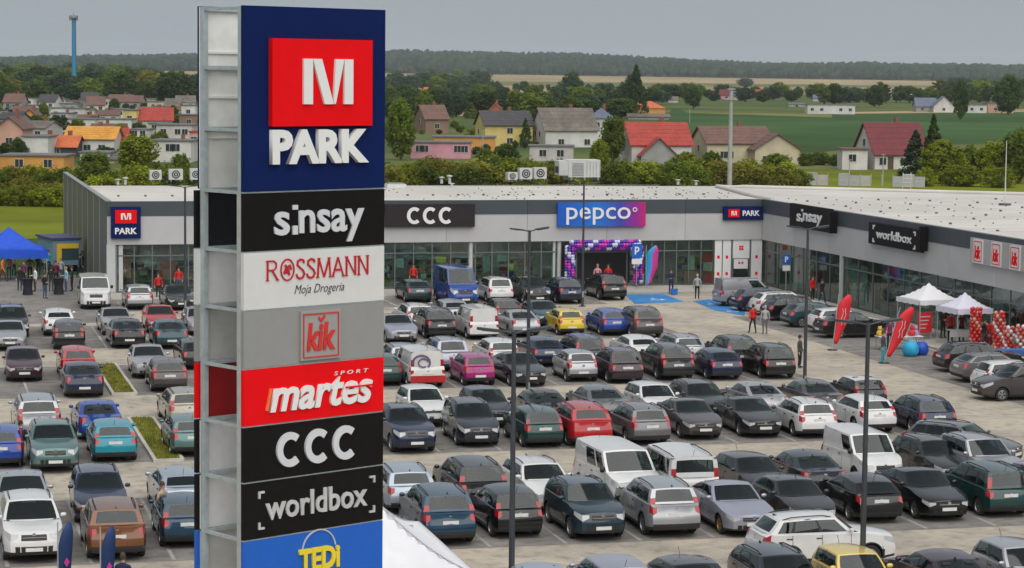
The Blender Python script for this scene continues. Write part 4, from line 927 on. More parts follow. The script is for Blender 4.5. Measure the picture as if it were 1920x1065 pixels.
    for j in range(n): a = 2 * pi * j / n; rm.v.append((r * .56 * cos(a), wd / 2 - .028, r * .56 * sin(a)))
    for j in range(n): a = 2 * pi * j / n; rm.v.append((r * .16 * cos(a), wd / 2 - .012, r * .16 * sin(a)))
    for j in range(n):
        rm.f.append((k0 + j, k0 + (j + 1) % n, k0 + n + (j + 1) % n, k0 + n + j)); rm.m.append(0 if j % 4 in (0, 1) else 1)
    rm.f.append(tuple(range(k0 + n, k0 + 2 * n))); rm.m.append(0)
    me_t = ty.mesh(nm + '_tyre', 40); me_t.materials.append(CTYRE)
    me_r = rm.mesh(nm + '_rim', 40); me_r.materials.append(None); me_r.materials.append(CBLK)
    yw = Wd / 2 * .985 - wd / 2 - .015
    P.append(('W', me_t, me_r, [(L / 2 - af, yw, 1), (L / 2 - af, -yw, -1), (L / 2 - ar, yw, 1), (L / 2 - ar, -yw, -1)], r))
    rc = roof(.5, 0).x
    return dict(parts=P, rc=rc, H=H - .02)
CARSTY = {}
def make_car(style, col, loc, heading, label, group=None, rim=None):
    st = CARSTY.get(style) or CARSTY.setdefault(style, car_style(style))
    nm_ = {'smallvan': 'parked_van', 'midvan': 'parked_van', 'bigvan': 'parked_van', 'minibus': 'parked_minibus'}.get(style, 'parked_car')
    root = empty(nm_, loc, heading, label, 'van' if 'van' in nm_ else 'minibus' if 'bus' in nm_ else 'car', group)
    obs = []
    for p in st['parts']:
        if p[0] == 'W':
            for x, y, sg in p[3]:
                w_ = place('wheel', p[1], root, (x, y, p[4]), 0 if sg > 0 else pi)
                r_ = place('rim', p[2], w_); r_.material_slots[0].link = 'OBJECT'; r_.material_slots[0].material = rim or CRIM
            continue
        o = place(p[0], p[1], root if p[2] is None else obs[p[2]], p[3] if p[2] is None else p[3])
        obs.append(o)
        if p[1].materials and p[1].materials[0] is None:
            o.material_slots[0].link = 'OBJECT'; o.material_slots[0].material = PAINT[col]
    return root
WORD = dict(white='white', silver='silver', lilac_silver='pale lilac-silver', ice='pale blue-grey', grey='mid grey', charcoal='dark grey', slate='slate grey', slate_blue='dark blue-grey', black='black', navy='navy blue',
  navy_black='blue-black', petrol='petrol blue', teal_black='dark teal', dark_teal='dark teal', dark_green='dark green', sage='grey-green', cyan='bright cyan', royal_blue='bright blue', blue_van='blue', plum='dark plum', maroon='maroon',
  red='red', magenta='magenta', yellow='bright yellow', pale_yellow='pale yellow', taupe='brownish grey', beige='beige', brown='copper brown', mini='black white-roofed', white_red='white and red')
KIND = dict(hatch='hatchback', city='small city car', mini='mini hatchback', sedan='saloon', wagon='estate', suv='SUV', mpv='minivan', smallvan='small van', midvan='panel van', bigvan='high-roofed van', minibus='minibus')
ORD = ['first', 'second', 'third', 'fourth', 'fifth', 'sixth', 'seventh', 'eighth', 'ninth', 'tenth', 'eleventh', 'twelfth', 'thirteenth']
CARROWS = [
 ('shop front row right of pylon', [(779,524,'hatch','teal_black','B'),(850,498,'bigvan','blue_van','F'),(931,520,'mpv','white','B'),(988,517,'suv','black','F'),(1061,521,'suv','navy','B'),(1141,514,'suv','black','B')]),
 ('shop front row left of pylon', [(175,515,'midvan','white','F'),(259,534,'hatch','silver','B'),(330,533,'sedan','charcoal','F')]),
 ('row above the yellow car', [(785,572,'wagon','white','B'),(845,561,'hatch','silver','B'),(945,560,'hatch','plum','B'),(1010,562,'hatch','dark_teal','F')]),
 ('row with the yellow car', [(741,588,'sedan','lilac_silver','F'),(819,579,'suv','black','B'),(900,575,'smallvan','white','B'),(973,581,'sedan','silver','B'),(1063,579,'city','yellow','B'),(1146,580,'hatch','royal_blue','B'),(1209,578,'suv','taupe','B')]),
 ('left lot row with the red car', [(20,572,'mpv','charcoal','F'),(110,581,'hatch','white','B'),(214,576,'sedan','silver','F'),(296,570,'hatch','red','F'),(372,575,'hatch','silver','F')]),
 ('left lot row below the red car', [(17,601,'sedan','silver','F'),(130,603,'hatch','black','B'),(237,600,'sedan','black','B'),(319,602,'sedan','dark_teal','B')]),
 ('row behind the magenta car', [(750,643,'mpv','silver','B'),(843,636,'mpv','lilac_silver','B'),(940,638,'hatch','white','B'),(1019,633,'hatch','navy','B'),(1101,631,'mpv','slate','B'),(1199,630,'hatch','white','B'),(1283,629,'wagon','silver','B'),(1371,628,'suv','black','B')]),
 ('row with the magenta car', [(714,664,'hatch','dark_green','B'),(794,654,'smallvan','white_red','B'),(893,665,'city','magenta','B'),(969,660,'sedan','charcoal','F'),(1085,658,'city','silver','B'),(1169,656,'mpv','plum','B'),(1260,647,'suv','charcoal','B'),(1352,656,'hatch','navy','B'),(1453,648,'mpv','black','B')]),
 ('left lot row with the maroon car', [(42,650,'hatch','maroon','F'),(145,653,'hatch','red','B'),(275,645,'hatch','silver','F'),(365,634,'hatch','charcoal','B')]),
 ('left lot row below the maroon car', [(155,682,'sedan','navy','B'),(315,674,'hatch','taupe','B')]),
 ('row behind the red SUV', [(784,721,'hatch','white','F'),(904,725,'hatch','slate','F'),(1020,734,'sedan','black','B'),(1126,725,'sedan','grey','B'),(1216,716,'hatch','white','F'),(1300,712,'wagon','charcoal','F'),(1420,718,'sedan','silver','B'),(1525,714,'sedan','taupe','B'),(1612,706,'mini','mini','B')]),
 ('row with the red SUV', [(752,758,'suv','navy','F'),(872,747,'mpv','slate','F'),(1012,767,'hatch','dark_green','B'),(1100,760,'suv','red','B'),(1210,763,'wagon','grey','B'),(1283,745,'sedan','taupe','F'),(1392,742,'sedan','charcoal','F'),(1520,751,'wagon','white','B'),(1626,743,'hatch','white','B'),(1740,746,'wagon','navy','B')]),
 ('left lot row behind the cyan car', [(70,745,'suv','silver','B'),(183,755,'sedan','royal_blue','B'),(345,728,'wagon','beige','B')]),
 ('left lot row with the cyan car', [(0,805,'hatch','royal_blue','B'),(98,792,'suv','sage','F'),(213,793,'hatch','cyan','B'),(357,782,'hatch','sage','B')]),
 ('row with the white panel van', [(762,876,'wagon','ice','B'),(895,866,'suv','black','B'),(1000,860,'wagon','white','F'),(1147,830,'midvan','white','F'),(1290,848,'minibus','white','B'),(1398,850,'hatch','charcoal','F'),(1515,848,'sedan','navy_black','B'),(1590,797,'smallvan','white','F'),(1720,812,'wagon','charcoal','F'),(1815,812,'suv','silver','F')]),
 ('row before the white panel van', [(831,918,'suv','petrol','B'),(958,915,'hatch','black','B'),(1083,895,'suv','slate_blue','F'),(1250,905,'suv','silver','B'),(1362,901,'sedan','lilac_silver','F'),(1472,890,'hatch','charcoal','F'),(1625,893,'hatch','black','B'),(1710,873,'sedan','black','F'),(1862,872,'mpv','dark_green','B'),(1940,862,'hatch','silver','F')]),
 ('left lot row behind the brown SUV', [(38,880,'hatch','silver','F'),(180,873,'wagon','navy','F'),(338,880,'hatch','ice','B')]),
 ('left lot row with the brown SUV', [(53,922,'suv','white','F'),(215,945,'suv','brown','B'),(345,930,'hatch','petrol','B')]),
 ('bottom edge row', [(1010,1062,'hatch','ice','B'),(1150,1045,'hatch','lilac_silver','B'),(1280,1040,'hatch','charcoal','F'),(1430,1018,'wagon','slate','F'),(1577,1020,'city','pale_yellow','F'),(1770,1035,'sedan','plum','B'),(1885,1008,'hatch','silver','F')]),
 ('row along the side wing', [(1382,521,'smallvan','silver','R'),(1413,540,'hatch','navy','R'),(1455,547,'wagon','white','R'),(1478,556,'wagon','black','R'),(1512,567,'hatch','dark_teal','R'),(1560,577,'hatch','white','R'),(1592,586,'sedan','black','R'),(1813,643,'wagon','charcoal','R'),(1844,661,'hatch','grey','R'),(1879,676,'hatch','white','R'),(1938,682,'mpv','taupe','L')]),
]
rr = random.Random(5)
SPECIAL = {(1063,579): 'bright yellow small city car seen from behind, the only yellow one mid-lot', (893,665): 'magenta pink small city car seen from behind', (1100,760): 'red SUV seen from behind in the middle of the lot',
 (213,793): 'bright cyan hatchback seen from behind beside the nearer grass island', (215,945): 'copper brown SUV seen from behind at lower left', (42,650): 'maroon hatchback facing the camera at the left edge', (296,570): 'red hatchback facing the camera left of the pylon',
 (1147,830): 'white panel van facing the camera behind the dark blue-grey SUV', (850,498): 'blue high-roofed van parked at the shop front', (794,654): 'white small van with red bumper and printed tail beside the magenta car',
 (175,515): 'white panel van parked at the left corner of the shops', (1290,848): 'white minibus seen from behind with dark rear window', (1577,1020): 'pale yellow small city car at the bottom edge', (1612,706): 'black mini hatchback with white roof seen from behind',
 (1590,797): 'white small van facing the camera behind a right-hand lamp post', (1362,901): 'pale lilac-silver saloon with gold wheel rims facing the camera'}
for rname, cars in CARROWS:
    grp = 'cars parked in the ' + rname.split(' of')[0]
    cars = sorted(cars)
    for i, (x, y, sty, colr, dr) in enumerate(cars):
        base = sty; sty = {'hatch': ['hatch', 'hatch2', 'hatch3'], 'sedan': ['sedan', 'sedan2'], 'suv': ['suv', 'suv2'], 'wagon': ['wagon', 'wagon2'], 'mpv': ['mpv', 'mpv2']}.get(sty, [sty]); sty = sty[(x * 7 + y * 3) % len(sty)]
        st = CARSTY.get(sty) or CARSTY.setdefault(sty, car_style(sty))
        p = un(x, y, st['H']); u, v = to_uv(p)
        hd = {'F': ANG - pi / 2, 'B': ANG + pi / 2, 'R': ANG, 'L': ANG + pi}[dr] + rr.uniform(-.025, .025)
        if dr in 'FB' and -80 < x < 2000:
            for a, b in DROWS:
                if a - 1.5 < v < b + 1.5:           # settle the car inside its bay
                    far, near = b - 2.75, a + 2.75
                    t = far if abs(v - far) < abs(v - near) else near
                    vc = v + (-st['rc'] if dr == 'B' else st['rc']) * 1.0 if False else v
                    v = v * .75 + t * .25
        c = uvp(u, v); h = Vector((cos(hd), sin(hd), 0))
        c = c - h * st['rc']; c.z = .008
        where = {'F': 'facing the camera', 'B': 'seen from behind', 'R': 'nose to the shops', 'L': 'tail to the shops'}[dr]
        lab = SPECIAL.get((x, y)) or f"{WORD[colr]} {KIND[base]} {where}, {ORD[i]} from left, {rname}"
        make_car(sty, colr, c, hd, lab, grp, CGOLD if (x, y) == (1362, 901) else None)
# two cars out in the aisles
def aisle_car(x, y, sty, colr, deg, lab):
    st = CARSTY.get(sty) or CARSTY.setdefault(sty, car_style(sty))
    c = un(x, y, st['H']); h = Vector((cos(radians(deg)), sin(radians(deg)), 0)); c = c - h * st['rc']; c.z = .004
    return make_car(sty, colr, c, radians(deg), lab)
aisle_car(1500, 962, 'suv', 'white', 14, 'white SUV driving along the aisle behind the pale yellow car')
aisle_car(1772, 790, 'wagon', 'grey', -38, 'grey estate turned sideways at the right end behind silver SUV')

for o in [q for q in COL.objects if q.get('label', '').startswith('white small van with red bumper')]:
    b = MB(); b.box(-.02, .0, -.86, .86, .3, .62); b.build('red_bumper', PAINT['red'], o, (-STY['smallvan']['L'] / 2 - .045, 0, 0))
    b = MB(); ribbon(b, arc(0, 0, .42, .34, -40, 200, 16), .09, .006); ribbon(b, arc(.1, -.02, .25, .2, 20, 300, 14), .07, .008); g_ = b.build('printed_swirl', mat('print_violet', (.10, .05, .14), .5), o, (-STY['smallvan']['L'] / 2 - .0, .32, 1.25), -pi / 2); g_.rotation_euler[0] = -.1
# ------------------------------------------------------------------ fields and far forest
FGREEN = mat('crop_green', (.052, .105, .03), .95, var=.22, scale=.02, dirt=.3, spec=.1); FTAN = mat('stubble_tan', (.36, .27, .15), .95, var=.2, scale=.01, dirt=.25, spec=.1)
FOLIVE = mat('meadow_olive', (.15, .16, .05), .95, var=.25, scale=.02, dirt=.3, spec=.1); FLUSH = mat('lush_meadow', (.165, .19, .012), .95, var=.25, scale=.08, dirt=.25, spec=.1); DIRT = mat('dirt_track', (.36, .28, .17), .95, var=.2, scale=.1, dirt=.2, spec=.1)
def field(name, m, pix, z): return sheet(name, [un(x, y) for x, y in pix], z, m)
field('field', FGREEN, [(1200, 330), (2100, 330), (2100, 201), (1560, 211), (1260, 203)], .02)
field('field', FOLIVE, [(1480, 318), (2050, 330), (2050, 262), (1700, 275), (1500, 288)], .05)
field('field', FOLIVE, [(1290, 212), (1560, 221), (1560, 212), (1275, 205)], .06)
field('field', FTAN, [(1560, 214), (2100, 208), (2100, 202), (1600, 210)], .07)
field('field', FTAN, [(600, 172), (2200, 182), (2200, 159), (600, 145.5)], .1)
field('field', FOLIVE, [(800, 160), (2100, 166), (2100, 159), (800, 151)], .2)
field('field', FTAN, [(700, 220), (1150, 215), (1150, 200), (700, 205)], .1)
field('meadow', FLUSH, [(-300, 470), (190, 440), (160, 386), (-300, 388)], .01)
field('dirt_track', DIRT, [(-300, 386), (150, 384), (150, 372), (-300, 374)], .02)
field('meadow', FLUSH, [(1330, 365), (2100, 375), (2100, 325), (1330, 318)], .05)

rt = random.Random(21)
def far_forest():
    """one distant wood on low hills: thousands of small crowns on a rising bank"""
    mb = MB(); prof = [(-500, 118), (0, 108), (100, 104), (220, 103), (330, 101), (420, 100), (560, 97), (760, 93), (860, 96), (960, 98), (1080, 100), (1180, 105), (1300, 112), (1420, 117), (1500, 119), (1620, 116), (1700, 120), (1800, 119), (1900, 122), (2000, 122), (2400, 122)]
    def top(x):
        for (a, ya), (b, yb) in zip(prof, prof[1:]):
            if a <= x <= b: return lerp(ya, yb, (x - a) / (b - a))
        return 120
    N = 240; rows = 9; Y0, Y1 = 4300., 6400.
    for j in range(rows + 1):
        Y = lerp(Y0, Y1, j / rows)
        for i in range(N + 1):
            x = -400 + 2800 * i / N; X = (x - CX) / F * Y
            yh = 131 + (x - 590) * .0105
            ztop_ = CAMH + (yh - top(x)) / F * Y1 - 14
            zlow = CAMH - (5 + .004 * max(0, x - 900)) / F * Y0
            t = (j / rows); z = lerp(zlow, ztop_, t ** .8)
            mb.v.append((X, Y, z))
    for j in range(rows):
        for i in range(N): k = j * (N + 1) + i; mb.f.append((k, k + 1, k + N + 2, k + N + 1)); mb.m.append(0)
    hill = mb.build('hills', FO_DARK); struct(hill); hv = mb.v
    # skirt down to the plain in front
    sk_ = MB(); sk_.add([(hv[i][0], Y0, hv[i][2]) for i in range(N + 1)] + [(hv[i][0], Y0 - 500, -.5) for i in range(N + 1)], [(i, N + 1 + i, N + 2 + i, i + 1) for i in range(N)]); struct(sk_.build('hill_foot', FTAN))
    fm = MB()
    for k in range(11000):
        j = rt.random(); i = rt.uniform(0, N - 1); jj = min(rows - 1, int(j * rows)); ii = int(i); a = hv[jj * (N + 1) + ii]; b = hv[(jj + 1) * (N + 1) + ii + 1]
        x = lerp(a[0], b[0], rt.random()); y = lerp(a[1], b[1], rt.random()); z = lerp(a[2], b[2], (y - a[1]) / max(1, b[1] - a[1]))
        h = rt.uniform(9, 19); r = rt.uniform(5, 10); n_ = 6; q = rt.uniform(0, 1)
        ring = lambda rr_, zz: [(x + rr_ * cos(2 * pi * t / n_ + q) * rt.uniform(.8, 1.2), y + rr_ * sin(2 * pi * t / n_ + q), z + zz) for t in range(n_)]
        V = ring(r * .8, 0) + ring(r, h * .5) + ring(r * .6, h * .85) + [(x, y, z + h)]
        fs = [(t, (t + 1) % n_, n_ + (t + 1) % n_, n_ + t) for t in range(n_)] + [(n_ + t, n_ + (t + 1) % n_, 2 * n_ + (t + 1) % n_, 2 * n_ + t) for t in range(n_)] + [(2 * n_ + t, 2 * n_ + (t + 1) % n_, 3 * n_) for t in range(n_)]
        fm.add(V, fs, rt.randrange(3))
    o = fm.build('distant_forest', [FO_DARK, FO_MID, FO_BLUE]); tag(o, 'dark distant forest covering the low hills along the horizon', 'forest', kind='stuff')
FO_DARK = mat('forest_dark', (.02, .034, .024), .95, var=.3, scale=.02, spec=.1); FO_MID = mat('forest_mid', (.032, .052, .028), .95, var=.3, scale=.02, spec=.1); FO_BLUE = mat('forest_pine', (.018, .034, .03), .95, var=.3, scale=.02, spec=.1)
far_forest()
# ------------------------------------------------------------------ trees
BARK = mat('bark', (.09, .065, .045), .95, var=.3, scale=6)
def leaf_mat(name, c):
    m = mat(name, c, .75, var=.5, scale=.5, spec=.15); n = m.node_tree.nodes; l = m.node_tree.links; p = n['Principled BSDF']
    t = n.new('ShaderNodeBsdfTranslucent'); x = n.new('ShaderNodeMixShader'); x.inputs[0].default_value = .35; src = p.inputs['Base Color'].links[0].from_socket
    oi = n.new('ShaderNodeObjectInfo'); mr = n.new('ShaderNodeMapRange'); mr.inputs[3].default_value = .72; mr.inputs[4].default_value = 1.35; l.new(oi.outputs['Random'], mr.inputs[0])
    mm = n.new('ShaderNodeMixRGB'); mm.blend_type = 'MULTIPLY'; mm.inputs[0].default_value = 1; cb = n.new('ShaderNodeCombineXYZ')
    for k in range(3): l.new(mr.outputs[0], cb.inputs[k])
    l.new(src, mm.inputs[1]); l.new(cb.outputs[0], mm.inputs[2]); l.new(mm.outputs[0], p.inputs['Base Color']); l.new(mm.outputs[0], t.inputs[0])
    l.new(p.outputs[0], x.inputs[1]); l.new(t.outputs[0], x.inputs[2]); l.new(x.outputs[0], n['Material Output'].inputs[0]); return m
LEAF = [leaf_mat('leaf_' + a, c) for a, c in (('fresh', (.21, .245, .015)), ('mid', (.125, .17, .018)), ('deep', (.062, .10, .02)), ('olive', (.21, .20, .03)), ('blue', (.068, .11, .055)))]
def crown_mesh(seed, h, r, clumps, per, base=.25, cone=False, size=.42):
    g = random.Random(seed); mb = MB()
    for c in range(clumps):
        t = g.random()
        if cone: z = h * (base + (1 - base) * t); rr_ = r * (1 - t) ** .8 * g.uniform(.55, 1); a = g.random() * 2 * pi; cx, cy = rr_ * cos(a), rr_ * sin(a); cr_ = r * .22 * (1.15 - t)
        else:
            while True:
                p = Vector((g.uniform(-1, 1), g.uniform(-1, 1), g.uniform(-1, 1)))
                if .5 < p.length < 1: break
            k = 1 + .28 * sin(3 * math.atan2(p.y, p.x) + seed) * cos(2.5 * p.z + seed); cx, cy, z = p.x * r * k * .82, p.y * r * k * .82, h * (base + (1 - base) * .5) + p.z * h * (1 - base) * .46; cr_ = r * g.uniform(.10, .30)
        for q in range(per):
            d = Vector((g.gauss(0, 1), g.gauss(0, 1), g.gauss(0, 1)))
            if d.length < .01: continue
            d.normalize(); o = Vector((cx, cy, z)) + d * cr_ * g.uniform(.5, 1.25); s_ = size * g.uniform(.6, 1.25)
            nrm = (d + Vector((g.gauss(0, .5), g.gauss(0, .5), g.gauss(0, .5) + .3))).normalized(); a = nrm.orthogonal().normalized(); b = nrm.cross(a); an = g.random() * 6.3
            a, b = a * cos(an) + b * sin(an), b * cos(an) - a * sin(an)
            mb.add([o + a * s_, o + b * s_ * .75, o - a * s_ * .9, o - b * s_ * .7], [(0, 1, 2, 3)])
    me = mb.mesh('crown'); me.materials.append(None); return me
def trunk_mesh(seed, h, r, base):
    g = random.Random(seed); mb = MB(); top = h * (base + .35)
    mb.tube([(0, 0, -.1), (.05, 0, h * base * .5), (0, .08, h * base), (.05, 0, top)], [.028 * h, .022 * h, .018 * h, .006 * h], 7)
    for k in range(6):
        a = g.random() * 6.3; z = h * base * g.uniform(.8, 1.5); e = r * g.uniform(.45, .75)
        mb.tube([(0, 0, z), (cos(a) * e * .5, sin(a) * e * .5, z + h * .12), (cos(a) * e, sin(a) * e, z + h * .22)], [.012 * h, .008 * h, .003 * h], 5)
    me = mb.mesh('trunk', 50); me.materials.append(BARK); return me
PROTO = {}
for i in range(5): PROTO['tree', i] = (crown_mesh(40 + i, 12, 4.6, 150, 44, .05, size=.36), trunk_mesh(i, 12, 4.6, .2), 12, 4.6)
for i in range(3): PROTO['bush', i] = (crown_mesh(70 + i, 4, 2.6, 110, 46, -.06, size=.15), trunk_mesh(i + 9, 4, 2.6, .12), 4, 2.6)
for i in range(2): PROTO['conifer', i] = (crown_mesh(80 + i, 12, 3.2, 170, 30, .04, True, .3), trunk_mesh(i + 20, 12, 2, .3), 12, 3.2)
for i in range(2): PROTO['poplar', i] = (crown_mesh(90 + i, 12, 2.4, 110, 36, .05, size=.3), trunk_mesh(i + 30, 12, 2, .2), 12, 2.4)
NT = [0]
USED_LAB = {}
def tree(kind, p, h, w, leaf, label, group):
    i = rt.randrange(len([k for k in PROTO if k[0] == kind])); cm, tm, H0, R0 = PROTO[kind, i]
    name = {'tree': 'deciduous_tree', 'bush': 'shrub', 'conifer': 'conifer_tree', 'poplar': 'poplar_tree'}[kind]
    r = empty(name, p, rt.random() * 6.28, label, 'shrub' if kind == 'bush' else 'tree', group)
    c = place('crown', cm, r); c.scale = (w / 2 / R0, w / 2 / R0 * rt.uniform(.9, 1.1), h / H0); c.material_slots[0].link = 'OBJECT'; c.material_slots[0].material = LEAF[leaf]
    t = place('trunk' if kind != 'bush' else 'stems', tm, r); t.scale = c.scale
    return r
LEAFW = ['fresh green', 'mid green', 'dark green', 'olive green', 'blue-green']
def tree_px(kind, px, base, top, wpx, leaf, where, grp, Y=None):
    """base and top rows and width in photograph pixels; the tree stands on the ground"""
    p = un(px, base); s_ = pxm(p.y); h = (base - top) / s_; w = wpx / s_
    lab = f"{LEAFW[leaf]} {dict(tree='leafy tree', bush='shrub', conifer='conifer', poplar='narrow poplar')[kind]} {where}"
    return tree(kind, p, h, w, leaf, lab, grp)
_o1 = ['', 'first', 'second', 'third', 'fourth', 'fifth', 'sixth', 'seventh', 'eighth', 'ninth', 'tenth', 'eleventh', 'twelfth', 'thirteenth', 'fourteenth', 'fifteenth', 'sixteenth', 'seventeenth', 'eighteenth', 'nineteenth', 'twentieth']
def ordw(k): return _o1[k] if k <= 20 else ('twenty-', 'thirty-')[(k - 21) // 10] + _o1[(k - 1) % 10 + 1] if k not in (30, 40) else ('thirtieth', 'fortieth')[k // 40]
def belt(n, x0, x1, b0, b1, hpx0, hpx1, kinds, leaves, where, grp, wf=(.75, 1.15)):
    ordn = 0
    xs = sorted((x0 + (x1 - x0) * (k + rt.uniform(.15, .85)) / n) for k in range(n))
    for ordn, x in enumerate(xs, 1):
        base = rt.uniform(b0, b1); yh = 131 + (x - 590) * .0105; base = max(base, yh + 9)
        h = rt.uniform(hpx0, hpx1); k = rt.choice(kinds); w = h * rt.uniform(*wf) * (.55 if k == 'poplar' else .6 if k == 'conifer' else 1.5 if k == 'bush' else 1)
        tree_px(k, x, base, base - h, w, rt.choice(leaves), f'{where}, {ordw(ordn)} from left', grp)
# left: tall belt beyond the village, two staggered ranks, then shrubs behind the arcade
belt(26, -30, 380, 186, 198, 40, 60, ['tree'], [1, 2, 3, 4], 'in front rank of the left wood', 'front rank of the left wood', (1.0, 1.5))
belt(26, -30, 380, 168, 178, 36, 50, ['tree', 'tree', 'poplar'], [1, 2, 2, 4], 'in middle rank of the left wood', 'middle rank of the left wood', (1.0, 1.5))
belt(20, -30, 290, 154, 162, 26, 40, ['tree'], [2, 4, 1], 'in back rank of the left wood', 'back rank of the left wood', (1.2, 1.8))
belt(20, -20, 375, 360, 372, 40, 62, ['bush'], [0, 0, 1, 3], 'behind the arcade left of pylon', 'shrubs behind the left arcade', (.9, 1.2))
belt(10, -20, 120, 380, 388, 30, 44, ['bush'], [0, 3], 'along the dirt track', 'shrubs along the track', (1, 1.3))
for i, (px, b, t, w, lf, wh) in enumerate([(255, 330, 250, 80, 0, 'before the orange-roofed house left of pylon'), (340, 330, 286, 40, 1, 'round-topped before the white flats by the pylon'), (180, 335, 284, 60, 1, 'between the red-roofed shed and arcade'), (325, 235, 197, 22, 2, 'beside the far white cube house'), (110, 250, 215, 40, 2, 'between the grey roofs in the left village'), (145, 250, 222, 30, 1, 'before the long white terrace in the village'), (82, 225, 192, 26, 1, 'behind the pink gabled house'), (35, 300, 258, 36, 2, 'dark one beside the white cube house'), (228, 262, 230, 30, 0, 'between the yellow house and orange roof'), (300, 272, 246, 34, 1, 'before the low grey flats'), (215, 215, 185, 24, 2, 'above the yellow village house'), (60, 345, 310, 50, 0, 'before the orange house at left'), (20, 345, 312, 60, 3, 'at the left edge before the orange house')]):
    tree_px('tree', px, b, t, w, lf, wh, 'single trees in the left village')
# the same planting goes on behind the pylon
belt(13, 385, 725, 358, 370, 40, 62, ['bush'], [0, 1, 3], 'behind the roof, screened by pylon', 'shrubs behind the pylon', (.9, 1.2))
belt(14, 385, 725, 180, 196, 34, 52, ['tree'], [1, 2, 4], 'in the wood screened by pylon', 'wood behind the pylon', (1.0, 1.5))
belt(12, 385, 725, 225, 290, 20, 40, ['tree'], [1, 2, 0], 'in the gardens screened by pylon', 'gardens behind the pylon', (1.0, 1.4))
# centre
belt(18, 730, 1080, 356, 368, 48, 72, ['bush'], [0, 1, 1, 3], 'behind the roof by the air handler', 'shrubs behind the middle roof', (.9, 1.2))
belt(20, 1100, 1500, 352, 364, 40, 62, ['bush'], [0, 0, 1, 3], 'behind the roof near inner corner', 'shrubs behind the inner corner', (.9, 1.2))
belt(16, 735, 1010, 276, 292, 12, 22, ['bush', 'tree'], [1, 2, 1, 4], 'around the pink flat house', 'garden greenery around the pink house')
belt(22, 720, 1180, 212, 224, 30, 48, ['tree', 'tree', 'conifer'], [1, 2, 4, 2], 'beyond the yellow and white houses', 'trees beyond the middle houses', (1.1, 1.7))
belt(24, 720, 1300, 186, 196, 22, 36, ['tree'], [1, 2, 4], 'in the far middle village belt', 'far village belt, middle', (1.1, 1.7))
belt(22, 1180, 1560, 182, 192, 18, 30, ['tree'], [2, 4, 1], 'in far line beyond green field', 'far tree line beyond the field', (1.1, 1.7))
belt(26, 1540, 1960, 190, 197, 26, 44, ['tree', 'poplar'], [2, 4, 1], 'in line behind the white villas', 'tree line behind the villas', (1.1, 1.7))
belt(12, 1780, 1960, 175, 182, 26, 36, ['tree'], [2, 4], 'in the far right wood', 'wood at the far right', (1.1, 1.7))
belt(14, 720, 900, 166, 174, 24, 38, ['tree'], [1, 4], 'in far wood right of pylon', 'far wood right of the pylon', (1.1, 1.7))
belt(12, 880, 1160, 168, 174, 12, 22, ['tree'], [4, 2], 'on the tan field edge', 'far trees on the field edge')
for px, b, t, w, lf, kd, wh in [(752, 300, 185, 62, 1, 'tree', 'tall beside the right edge of the pylon'), (795, 225, 168, 40, 1, 'tree', 'rising behind the brown house'), (985, 275, 222, 30, 2, 'conifer', 'between the yellow and white houses'), (1192, 215, 122, 46, 2, 'conifer', 'big and dark above the orange hipped roof'), (1180, 212, 140, 40, 4, 'tree', 'beside the big dark conifer'), (1072, 190, 134, 50, 4, 'tree', 'large on the tan field left of the conifer'), (1150, 305, 215, 44, 1, 'tree', 'beside the red-roofed house, left'), (1125, 322, 262, 44, 0, 'tree', 'between grey shed and red-roofed house'), (950, 318, 270, 60, 2, 'tree', 'dark and round before the yellow house'), (910, 312, 278, 40, 1, 'tree', 'next to the orange flat building'), (1285, 335, 285, 72, 0, 'tree', 'before the red-roofed house'), (1335, 330, 283, 44, 1, 'tree', 'between the red and brown roofed houses'), (1455, 330, 288, 60, 1, 'tree', 'before the brown-roofed house'), (1398, 164, 146, 34, 4, 'tree', 'lone right of the concrete power pole top'), (1430, 192, 168, 22, 2, 'tree', 'among the tiny red roofs'),
    (1748, 330, 215, 52, 2, 'conifer', 'tall before the dark red roof'), (1715, 335, 245, 60, 4, 'conifer', 'left of the tallest spruce by the red roof'), (1765, 345, 262, 90, 0, 'tree', 'bright, before the dark red-roofed house'), (1820, 340, 272, 60, 1, 'tree', 'right of the bright tree by the red roof'), (1865, 342, 262, 70, 0, 'tree', 'second from the right edge behind the wing'), (1910, 345, 238, 70, 1, 'tree', 'at the right edge behind the wing'), (1800, 350, 308, 90, 0, 'bush', 'low and bright behind the wing'), (1870, 352, 312, 80, 0, 'bush', 'low at right behind the wing'), (1735, 350, 312, 50, 0, 'bush', 'low beside the steel ladder'), (1535, 310, 283, 50, 1, 'bush', 'in the hedge left of the dark red roof'), (1570, 312, 288, 40, 2, 'bush', 'dark in the hedge by the white porch'), (1510, 312, 286, 36, 1, 'bush', 'at the end of the field hedge'), (1800, 225, 150, 34, 2, 'tree', 'behind the white villas, tall'), (1890, 215, 140, 60, 2, 'tree', 'large at the far right behind villas'), (1640, 200, 160, 44, 2, 'tree', 'behind the long white villa'), (1300, 205, 160, 34, 2, 'tree', 'dark beside the pale greenhouse')]:
    tree_px(kd, px, b, t, w, lf, wh, 'single trees in the middle and right')
